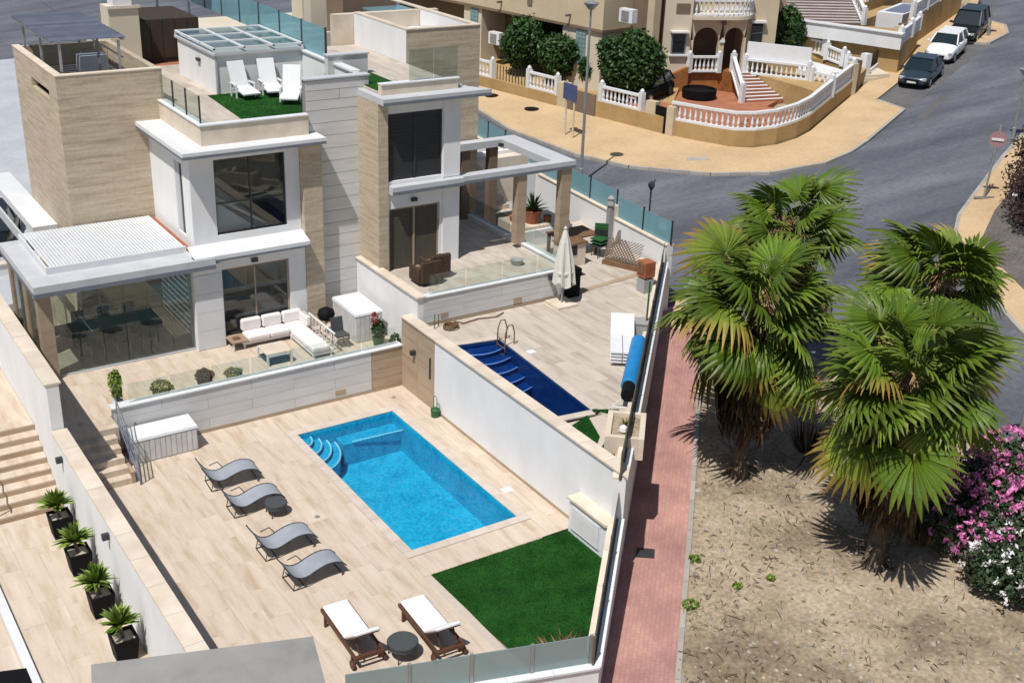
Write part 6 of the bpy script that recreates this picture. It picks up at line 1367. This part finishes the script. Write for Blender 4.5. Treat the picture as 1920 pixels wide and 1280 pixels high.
tree('garden_tree','dark green bush with pale blossoms beside the glass block window',43.0,59.3,3.3,1.45,1.35,5500,43,cz=1.7)
tree('garden_tree','small dark green tree behind the white panel fence',57.2,54.6,3.3,1.15,1.5,4200,44,cz=1.9)
tree('garden_tree','low leafy bush half hidden left of the black bin on the beige house lawn',43.9,57.6,2.1,.7,.8,1500,45,cz=1.1)
# ================================================================== HOUSES ACROSS THE ROAD
BAL=None
def balustrade(root,p0,p1,z0,z1,h,sp=.34,ends=(True,True),base=True):
    """white balustrade from p0 to p1; z0,z1 = foot height at both ends"""
    global BAL
    if BAL is None: BAL=MB().lathe([(.075,0),(.075,.06),(.045,.12),(.08,.32),(.05,.55),(.045,.8),(.07,.92),(.07,1.0)],n=7).mesh('baluster',M['white_paint'])
    A=Vector((*p0,z0));B=Vector((*p1,z1)); d=B-A; L=math.hypot(d.x,d.y); n=max(2,round(L/sp))
    part('hand_rail',MB().beam(A+Vector((0,0,h-.06)),B+Vector((0,0,h-.06)),.22,.12),M['white_paint'],root)
    if base: part('foot_rail',MB().beam(A+Vector((0,0,.05)),B+Vector((0,0,.05)),.22,.10),M['white_paint'],root)
    ox,oy,oz=OFF[root]
    for i in range(n):
        p=A.lerp(B,(i+.5)/n); o=link('baluster',BAL,root,(p.x-ox,p.y-oy,p.z+.10-oz)); o.scale=(1,1,h-.2)
    for e,p in zip(ends,(A,B)):
        if e: part('rail_post',MB().box(p.x-.14,p.y-.14,p.z-.05,p.x+.14,p.y+.14,p.z+h+.12).lathe([(.1,0),(.13,.08),(.04,.2)],(p.x,p.y,p.z+h+.12),8),M['white_paint'],root)
def fwall(name,lab,cat,pts,hs,w,mat,base=-.3):
    t=thing(name,lab,cat,(pts[0][0],pts[0][1],TZ(*pts[0])))
    for (a,b),(h0,h1) in zip(zip(pts[:-1],pts[1:]),hs):
        A=Vector(a);B=Vector(b);d=(B-A).normalized();s=Vector((d.y,-d.x))*w
        za,zb=TZ(*a),TZ(*b)
        q=[A,B,B+s,A+s]; z=[za,zb,zb,za]; hh=[h0,h1,h1,h0]
        part('wall_body',MB().add([(*v,zz+base) for v,zz in zip(q,z)]+[(*v,zz+k) for v,zz,k in zip(q,z,hh)],[(0,1,2,3),(7,6,5,4),(0,4,5,1),(1,5,6,2),(2,6,7,3),(3,7,4,0)]),mat,t,fix=True)
    return t
# beige house D (in its own frame: a along the street, b away from it)
Od=Vector((41.2,47.4)); d1=Vector((.176,-.984)); d2_=Vector((.984,.176))
def dp(a,b): p=Od+d1*a+d2_*b; return (p.x,p.y)
def dbox(mb,a0,b0,z0,a1,b1,z1): return mb.prism([dp(a0,b0),dp(a1,b0),dp(a1,b1),dp(a0,b1)],z0,z1)
hd=thing('beige_house','beige two storey house with overhanging upper floor behind dark round trees','house',(*dp(-14,6),2))
part('upper_wall',dbox(MB(),-30,4,5.55,-8.3,14,9.2),M['cream'],hd); part('floor_edge',dbox(MB(),-30,3.93,5.40,-8.22,14,5.548),M['brown_rd'],hd)
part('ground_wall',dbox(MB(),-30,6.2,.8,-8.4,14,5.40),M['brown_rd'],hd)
for a0,a1 in ((-20.6,-18.9),(-11.6,-8.4)): part('wall_pier',dbox(MB(),a0,4.1,.8,a1,6.19,5.40),M['cream_lt'],hd)
gbk=thing('x',None,None,(0,0,0)); bpy.data.objects.remove(gbk)
def gblock(a0,a1,z0,z1,b,n,mrows):
    o=part('window',dbox(MB(),a0,b-.03,z0,a1,b-.005,z1),M['joint'],hd)
    for i in range(n):
        for j in range(mrows): part('glass_block',dbox(MB(),a0+(a1-a0)*i/n+.015,b-.06,z0+(z1-z0)*j/mrows+.015,a0+(a1-a0)*(i+1)/n-.015,b-.031,z0+(z1-z0)*(j+1)/mrows-.015),M['glassblock'],o)
gblock(-10.45,-9.65,3.3,5.3,4.1,3,8); gblock(-19.95,-19.2,4.3,5.3,4.1,2,4)
for a0,a1,z0,z1 in ((-17.4,-16.1,2.2,4.8),(-14.2,-12.9,2.2,4.8),(-23,-21.6,2.4,4.4)):
    o=part('door',dbox(MB(),a0,6.10,z0,a1,6.19,z1),M['metal_blue'],hd); part('pane',dbox(MB(),a0+.12,6.06,z0+.3,a1-.12,6.099,z1-.15),M['car_glass'],o)
for a,b,z in ((-18.2,4.4,3.3),(-7.2,4.4,6.2)):
    o=part('air_conditioner',dbox(MB(),a,b-.3,z,a+1.0,b+.15,z+.75),M['plastic_wht'],hd); part('fan_grille',dbox(MB(),a+.2,b-.34,z+.1,a+.75,b-.301,z+.65),M['galv'],o)
part('corner_wing',dbox(MB(),-8.2,6.5,.8,-6.6,9,9.2),M['brown_rd'],hd); part('corner_pier',dbox(MB(),-6.6,5.9,.8,-6.1,6.49,9.2),M['cream'],hd)
for a in (-17.0,-11.0): part('roof_spout',dbox(MB(),a,3.6,6.0,a+.12,3.99,6.12),M['brown_rd'],hd)
part('upper_band',dbox(MB(),-14.6,3.93,6.2,-14.2,3.995,9.2),M['brown_rd'],hd)
# garden wall with white rails in front of the beige house
gw=fwall('street_garden_wall','ochre garden wall with white railings in front of the beige house','wall',[(41.2,47.4),(40.3,52.1)],[(1.0,1.0)],.3,M['ochre'])
z=TZ(40.6,50.5); part('brown_gate',MB().prism([(40.22,52.1),(39.9,54.4),(40.0,54.45),(40.32,52.1)],z,z+1.3),M['brown_rd'],gw)
part('gate_pier',MB().prism([(39.95,54.4),(39.8,55.1),(40.3,55.2),(40.4,54.45)],z-.2,z+1.5),M['cream'],gw)
A=Vector((39.85,55.1));B=Vector((38.6,62.0)); part('wall_body',MB().prism([tuple(A),tuple(B),tuple(B+Vector((.3,.05))),tuple(A+Vector((.3,.05)))],0,TZ(39,58)+.75),M['ochre'],gw)
C_=Vector((38.6,62.0));D_=Vector((36,67)); part('wall_body',MB().prism([tuple(C_),tuple(D_),tuple(D_+Vector((.3,.05))),tuple(C_+Vector((.3,.05)))],0,TZ(38,64)+.75),M['ochre'],gw)
zt=TZ(39,58)+.75
balustrade(gw,(39.95,55.3),(39.55,57.6),zt,zt,.95,.3); balustrade(gw,(39.0,60.7),(38.5,63.4),zt,zt,.95,.3)
for i in range(12):
    p=Vector((39.55,57.7)).lerp(Vector((39.05,60.6)),i/11); part('iron_bar',MB().box(p.x-.02,p.y-.02,zt,p.x+.02,p.y+.02,zt+.85),M['metal_dark'],gw)
za=TZ(40.9,49)+1.0; balustrade(gw,(41.05,49.1),(40.5,51.9),za,za,.85,.3)
# curved wall with balustrade round the corner garden
cw=thing('corner_garden_wall','curved ochre wall with a white balustrade round the corner garden','wall',(43.3,42.8,1.6))
CWP=[(41.3,47.0),(42.0,44.9),(42.6,43.5),(43.4,42.85),(44.6,42.5),(46.2,42.65),(47.6,43.1),(51,44.8),(54.5,46.5)]
part('black_door',MB().prism([(41.32,48.1),(41.36,47.2),(41.26,47.19),(41.22,48.09)],1.55,3.1),M['plastic_blk'],cw)
part('door_pier',MB().prism([(41.2,47.18),(41.26,46.7),(41.7,46.75),(41.64,47.2)],1.4,3.25),M['cream'],cw); part('door_pier',MB().prism([(41.0,48.7),(41.2,48.12),(41.6,48.2),(41.4,48.75)],1.4,3.25),M['cream'],cw)
for a,b in zip(CWP[:-1],CWP[1:]):
    A=Vector(a);B=Vector(b);d=(B-A).normalized();s=Vector((-d.y,d.x))*.3
    za,zb=TZ(*a),TZ(*b); h=.95; q=[A,B,B+s,A+s]; zz=[za,zb,zb,za]
    part('wall_body',MB().add([(*v,k-.3) for v,k in zip(q,zz)]+[(*v,k+h) for v,k in zip(q,zz)],[(0,1,2,3),(7,6,5,4),(0,4,5,1),(1,5,6,2),(2,6,7,3),(3,7,4,0)]),M['ochre'],cw,fix=True)
    balustrade(cw,tuple(A+s*.5),tuple(B+s*.5),za+h,zb+h,.95,.30,(False,a in ((47.6,43.1),(51,44.8))))
# house E with arches (frame e1 along facade, e2 back)
Oe=Vector((48.7,54.2)); e1=Vector((.921,-.389)); e2=Vector((.389,.921))
def ep(a,b): p=Oe+e1*a+e2*b; return (p.x,p.y)
def ebox(mb,a0,b0,z0,a1,b1,z1): return mb.prism([ep(a0,b0),ep(a1,b0),ep(a1,b1),ep(a0,b1)],z0,z1)
he=thing('arched_house','beige house with arched porch, round balcony and white stairs','house',(*ep(0,2),2))
part('left_wing',ebox(MB(),-1.75,0,1.2,-.02,9,10),M['cream_lt'],he)
o=part('window',ebox(MB(),-1.2,-.06,4.2,-.3,-.005,5.42),M['metal_blue'],he); part('pane',ebox(MB(),-1.12,-.09,4.28,-.38,-.061,5.34),M['car_glass'],o); part('window_sill',ebox(MB(),-1.3,-.2,4.08,-.2,-.003,4.18),M['white_paint'],o); part('awning',ebox(MB(),-1.3,-.35,5.45,-.2,-.003,5.55),M['whitepet'],o)
part('vent_panel',ebox(MB(),-1.05,-.04,6.55,-.2,-.004,7.1),M['brown_rd'],he)
part('porch_floor',ebox(MB(),-.018,-.0,1.2,3.9,3,3.15),M['terra_wall'],he)
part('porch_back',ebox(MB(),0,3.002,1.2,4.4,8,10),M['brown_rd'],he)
def arch(a0,a1,z0,zs,zt,b,t,m):
    """wall strip between a0..a1 with an arched opening"""
    r=(a1-a0)/2*.80; c=(a0+a1)/2; mb=MB(); n=12; zc=zs-r
    outer=[(a0,z0),(a0,zt),(a1,zt),(a1,z0)]
    pts=[(c-r,z0),(c-r,zc)]+[(c-r*math.cos(PI*k/n),zc+r*math.sin(PI*k/n)) for k in range(1,n)]+[(c+r,zc),(c+r,z0)]
    dbox2=lambda q: mb.add([(*ep(a,b),z) for a,z in q]+[(*ep(a,b+t),z) for a,z in q],[tuple(range(len(q))),tuple(range(len(q),2*len(q)))[::-1]]+[(i,(i+1)%len(q),(i+1)%len(q)+len(q),i+len(q)) for i in range(len(q))])
    dbox2([(a0,z0),(c-r,z0),(c-r,zc),(a0,zc)]); dbox2([(c+r,z0),(a1,z0),(a1,zc),(c+r,zc)])
    arc=[(c-r*math.cos(PI*k/n),zc+r*math.sin(PI*k/n)) for k in range(n+1)]
    for k in range(n):
        x0=a0 if k==0 else arc[k][0]; x1=a1 if k==n-1 else arc[k+1][0]
        dbox2([arc[k],arc[k+1],(x1 if k==n-1 else arc[k+1][0],zt),(x0,zt)])
    part('arch_wall',mb,m,he,fix=True)
arch(.02,1.98,3.15,5.72,6.2,.1,.3,M['cream']); arch(1.99,3.5,3.15,5.72,6.2,.1,.3,M['cream'])
part('column_cap',ebox(MB(),1.85,.02,4.85,2.15,.099,5.0),M['white_paint'],he)
bl=MB(); nseg=16; cpt=[(-.02+0,0)]+[]
arcp=[ep(-.0,.4),ep(0,-.35)]+[ep(2.0-2.05*math.cos(PI*.5+PI*.0)-.0,-.35)]
curve=[(0,-.3)]+[(1.2+ .35*k,-.3-.0*k) for k in range(0,4)]+[(2.5+1.6*math.sin(PI/2*k/8),1.3-1.6*math.cos(PI/2*k/8)) for k in range(9)]
part('balcony_slab',MB().prism([ep(a,b) for a,b in curve]+[ep(4.1,3.2),ep(0,3.2)],6.21,6.42),M['cream_lt'],he)
for (p,q) in zip(curve[:-1],curve[1:]): balustrade(he,ep(p[0],p[1]+.15),ep(q[0]-.1,q[1]+.1),6.42,6.42,.95,.28,(False,False))
part('balcony_bracket',ebox(MB(),1.85,-.1,5.9,2.1,.05,6.2),M['brown_rd'],he)
part('upper_wall',ebox(MB(),0.0,2.2,6.43,4.0,3.0,10),M['cream'],he)
part('right_wall',ebox(MB(),3.9,1.2,1.2,5.8,9,10),M['cream'],he)
o=part('window',ebox(MB(),4.2,1.12,4.2,4.9,1.198,5.8),M['car_glass'],he); part('window_hood',ebox(MB(),4.05,.9,5.85,5.05,1.199,5.98),M['whitepet'],o)
balustrade(he,ep(0.02,-.12),ep(1.85,-.12),3.15,3.15,.95,.26); 
# outside stairs of house E and patio
pz=2.0
patio=thing('corner_patio','terracotta tiled patio inside the curved white balustrade','patio',(45.5,47.5,1.9)); 
part('paving',MB().prism([(41.7,47.6),(42.4,45.2),(43.1,43.8),(44.8,42.95),(46.2,43.1),(47.5,43.5),(50.8,45.2),ep(3.5,-4.2),ep(4.9,-2.6),ep(2,0),ep(-3,.3),(42,52)],.6,2.0),M['terra_tile'],patio)
part('flank_wall',MB().add([(*ep(-2.9,-.3),1.9),(*ep(-.05,-.3),1.9),(*ep(-.05,-.3),3.5),(*ep(-2.9,-.3),2.2),(*ep(-2.9,.0),1.9),(*ep(-.05,.0),1.9),(*ep(-.05,.0),3.5),(*ep(-2.9,.0),2.2)],[(0,1,2,3),(7,6,5,4),(3,2,6,7),(0,3,7,4),(1,5,6,2)]),M['terra_wall'],patio,fix=True)
wv=thing('white_stairs','white banded outside stairs with a sloping white balustrade beside the terracotta patio','stairs',(50.8,50.5,2))
ns_=9; T0=Vector(ep(3.0,.0));T1=Vector(ep(3.85,.0)); B0=Vector(ep(2.45,-3.2));B1=Vector(ep(5.1,-2.7))
for i in range(ns_):
    u0,u1=i/ns_,(i+1)/ns_; L0,R0=B0.lerp(T0,u0),B1.lerp(T1,u0);L1,R1=B0.lerp(T0,u1),B1.lerp(T1,u1); zz=2.0+1.15*(i+1)/ns_
    part('step',MB().prism([tuple(L0),tuple(R0),tuple(R1),tuple(L1)],1.5,zz-.03),M['terra_tile'],wv); s=(L1-L0)*.45
    part('tread',MB().prism([tuple(L0+s*.0),tuple(R0+s*.0),tuple(R0+s*1.3),tuple(L0+s*1.3)],zz-.028,zz),M['white_paint'],wv)
balustrade(wv,tuple(T0+Vector((-.15,.1))),tuple(B0+Vector((-.15,0))),3.15,2.0,.95,.3)
tubn=thing('round_tub','round black tub standing on the terracotta patio','tub',(*ep(.05,-1.9),1.99))
c=ep(.15,-1.95); part('tub',MB().lathe([(.88,0),(1.0,.1),(1.02,.55),(.92,.58),(.9,.42),(.2,.40)],(c[0],c[1],2.0),22),M['plastic_blk'],tubn)
rb_=solo('rubble_pile',leaves(220,(46.8,46.0,2.05),(1.6,.9,.12),.07,seed=77),M['terra_tile'],'scattered pinkish rubble along the inside of the curved balustrade','rubble',(46.8,46.0,2.0)); rb_['kind']='stuff'
hg=thing('hedge','low dark planting strip along the inside of the curved white balustrade','hedge',(44.3,43.6,1.9))
mb=MB()
for a_,b_ in zip(CWP[1:-2],CWP[2:-1]):
    A=Vector(a_);B=Vector(b_); d=(B-A); nrm=Vector((-d.y,d.x)).normalized()*.75
    for k in range(max(1,int(d.length/.5))):
        p=A.lerp(B,(k+.5)/max(1,int(d.length/.5)))+nrm; q=leaves(110,(p.x,p.y,2.15+.02*k),(.38,.38,.34),.09,seed=900+k+int(p.x*7)); o=len(mb.v); mb.v+=q.v; mb.f+=[tuple(i+o for i in f) for f in q.f]
part('foliage',mb,M['leaf_red'],hg,kind='stuff')
# terraces to the right of the stairs
te=thing('stepped_terrace','ochre stepped terraces with white panel fence and short balustrades right of the stairs','terrace',(53,50,2.5))
part('terrace_block',MB().prism([ep(5.1,-2.5),ep(3.9,.3),ep(7.5,.6),(57.5,49.0),(54.3,46.9),(52.2,47.2)],1,3.05),M['ochre'],te)
part('upper_block',MB().prism([ep(4.2,.4),ep(7.0,.0),ep(8.5,4),ep(5,5)],1,3.6),M['ochre'],te)
part('white_panel',MB().prism([(52.1,52.9),(54.2,49.7),(54.35,49.8),(52.25,53.0)],3.95,4.9),M['plastic_wht'],te)
balustrade(te,(52.0,52.8),(54.1,49.6),3.05,3.05,.9,.3); balustrade(te,(54.2,49.4),(54.9,48.4),2.9,2.75,.75,.28); balustrade(te,(55.0,48.3),(55.9,47.6),2.75,2.6,.75,.28)
for i in range(4): part('step',MB().prism([(54.5+i*.9,48.2-i*.1),(56.2+i*.9,47.6-i*.1+.3),(57.0+i*.9,49.2),(55.3+i*.9,50)],2,2.95+.16*i),M['cream_lt'],te)
# street wall further up: piers, fence, dark doors
uw=thing('upper_street_wall','long ochre street wall with piers, dark fence and white balustrade behind the parked cars','wall',(62,50.2,3))
UP=[(54.5,46.5),(57.4,48.1),(60.4,49.6),(63.2,50.9),(65.4,51.8),(77,56.9)]
hs=[.9,.55,.45,1.3,2.0]; mt_=[M['ochre'],M['white_paint'],M['brown_rd'],M['ochre'],M['ochre']]
for (a,b),h,mm in zip(zip(UP[:-1],UP[1:]),hs,mt_):
    A=Vector(a);B=Vector(b);d=(B-A).normalized();s=Vector((-d.y,d.x))*.3; za,zb=TZ(*a),TZ(*b); q=[A,B,B+s,A+s]; zz=[za,zb,zb,za]
    part('wall_body',MB().add([(*v,k-.3) for v,k in zip(q,zz)]+[(*v,k+h) for v,k in zip(q,zz)],[(0,1,2,3),(7,6,5,4),(0,4,5,1),(1,5,6,2),(2,6,7,3),(3,7,4,0)]),mm,uw,fix=True)
for p,h,mm in (((54.4,46.5),1.9,'cream'),((55.1,46.9),1.9,'brown_rd'),((57.3,48.1),1.7,'plastic_wht'),((60.3,49.6),1.8,'ochre'),((62.0,50.4),1.7,'ochre'),((63.6,51.1),1.9,'cream'),((64.4,51.5),1.9,'brown_rd')):
    z=TZ(*p); part('pier',MB().box(p[0]-.22,p[1]-.12,z-.2,p[0]+.22,p[1]+.35,z+h),M[mm],uw)
for i in range(22):
    p=Vector((57.7,48.35)).lerp(Vector((63.3,51.05)),i/21); z=TZ(p.x,p.y); part('fence_bar',MB().box(p.x-.06,p.y+.05,z+.4,p.x+.06,p.y+.12,z+1.35),M['roof_dk'],uw)
z0,z1=TZ(65.6,51.9)+2.0,TZ(77,56.9)+2.0
for i in range(4):
    a=Vector((65.6,52.0)).lerp(Vector((76.8,56.95)),i/4);b=Vector((65.6,52.0)).lerp(Vector((76.8,56.95)),(i+1)/4); balustrade(uw,tuple(a),tuple(b),z0+(z1-z0)*i/4,z0+(z1-z0)*(i+1)/4,.9,.42,(True,i==3))
# big white stair and terraces of the last house
hf=thing('terraced_house','pale house front with a wide white staircase, white parapets and balustrades','house',(64,56,4))
s0=Vector((59.5,56.6));s1=Vector((63.7,54.5)); t0=s0+Vector((.45,.89))*5.6;t1=s1+Vector((.45,.89))*5.6
NS=20
for i in range(NS):
    a,b=i/NS,(i+1)/NS; q=[s0.lerp(t0,a),s1.lerp(t1,a),s1.lerp(t1,b),s0.lerp(t0,b)]; zz=5.0+2.8*(i+1)/NS
    part('stair_step',MB().prism([tuple(v) for v in q],2,zz-.05),M['curtain'],hf); part('stair_tread',MB().prism([tuple(q[0]),tuple(q[1]),tuple(q[1].lerp(q[2],.8)),tuple(q[0].lerp(q[3],.8))],zz-.048,zz),M['lilac_tread'],hf)
balustrade(hf,tuple(s1+Vector((.25,0))),tuple(t1+Vector((.25,0))),5.0,7.8,.9,.40)
part('stair_flank',MB().prism([tuple(s1+Vector((.45,0))),tuple(t1+Vector((.45,0))),tuple(t1+Vector((8,-2))),tuple(s1+Vector((6,2.5)))],2,5.3),M['ochre'],hf)
part('stair_flank_left',MB().beam(tuple(s0+Vector((-.25,.1)))+(5.2,),tuple(t0+Vector((-.25,.1)))+(8.0,),.3,.7),M['brown_rd'],hf)
part('white_parapet',MB().prism([(57.5,54.4),(58.9,50.75),(59.8,47.9),(60.1,48.05),(59.2,50.9),(57.8,54.5)],4.72,5.62),M['white_paint'],hf)
part('parapet_top',MB().prism([(57.4,54.4),(58.8,50.72),(59.7,47.8),(60.2,48.0),(59.3,50.95),(57.9,54.55)],5.622,5.70),M['plastic_wht'],hf)
part('terrace_mass',MB().prism([(57.9,54.5),(59.25,50.9),(60.1,48.1),(66.0,51.6),(62.5,55)],2,4.98),M['ochre'],hf)
balustrade(hf,(58.25,54.2),(58.5,52.6),3.75,3.7,.85,.26); balustrade(hf,(58.3,52.2),(58.05,50.6),3.55,3.45,.85,.26); balustrade(hf,(58.0,50.2),(58.25,48.9),3.3,3.3,.8,.26)
part('rail_plinth',MB().prism([(58.0,54.6),(58.3,52.4),(57.9,50.2),(58.1,48.6),(59.2,48.7),(58.9,51),(58.2,54.7)],2,3.42),M['ochre'],hf)
part('pale_slab',MB().prism([(57.7,54.3),(57.9,52.4),(57.6,50.2),(57.9,48.5),(56.2,47.6),(55.0,50.4),(55.2,52.3)],2,3.3),M['plastic_wht'],hf)
part('ochre_wall',MB().prism([(54.9,52.0),(54.7,50.2),(56.0,47.7),(55.7,47.6),(54.2,49.9),(54.4,51.8)],2,3.0),M['ochre'],hf)
balustrade(hf,(60.2,48.3),(63.0,49.9),4.98,5.0,.85,.3); balustrade(hf,(63.2,50.0),(65.6,51.4),5.0,5.05,.85,.3)
part('blue_pool_cover',MB().prism([(67.5,54.2),(71.5,56),(71,57.2),(67,55.4)],3,5.6),M['metal_blue'],hf); part('pool_edge',MB().prism([(66.9,53.8),(72.2,56.2),(71.4,57.8),(66.2,55.4)],3,5.55),M['white_paint'],hf)
balustrade(hf,(66.8,57.0),(70.2,58.6),6.0,6.3,.9,.4); part('terrace_wall',MB().prism([(66.3,56.6),(75,60.6),(74,64),(66,62)],3,6.0),M['ochre'],hf)
part('facade',MB().prism([(55.5,62),(58.4,58.2),(60.2,59.4),(58,64)],2,9),M['cream'],hf)
o=part('window',MB().prism([(57.0,59.8),(57.9,58.6),(57.95,58.7),(57.1,59.9)],6.0,7.1),M['brown_rd'],hf)
balustrade(hf,(56.9,59.5),(58.2,57.9),5.0,5.0,.8,.3)
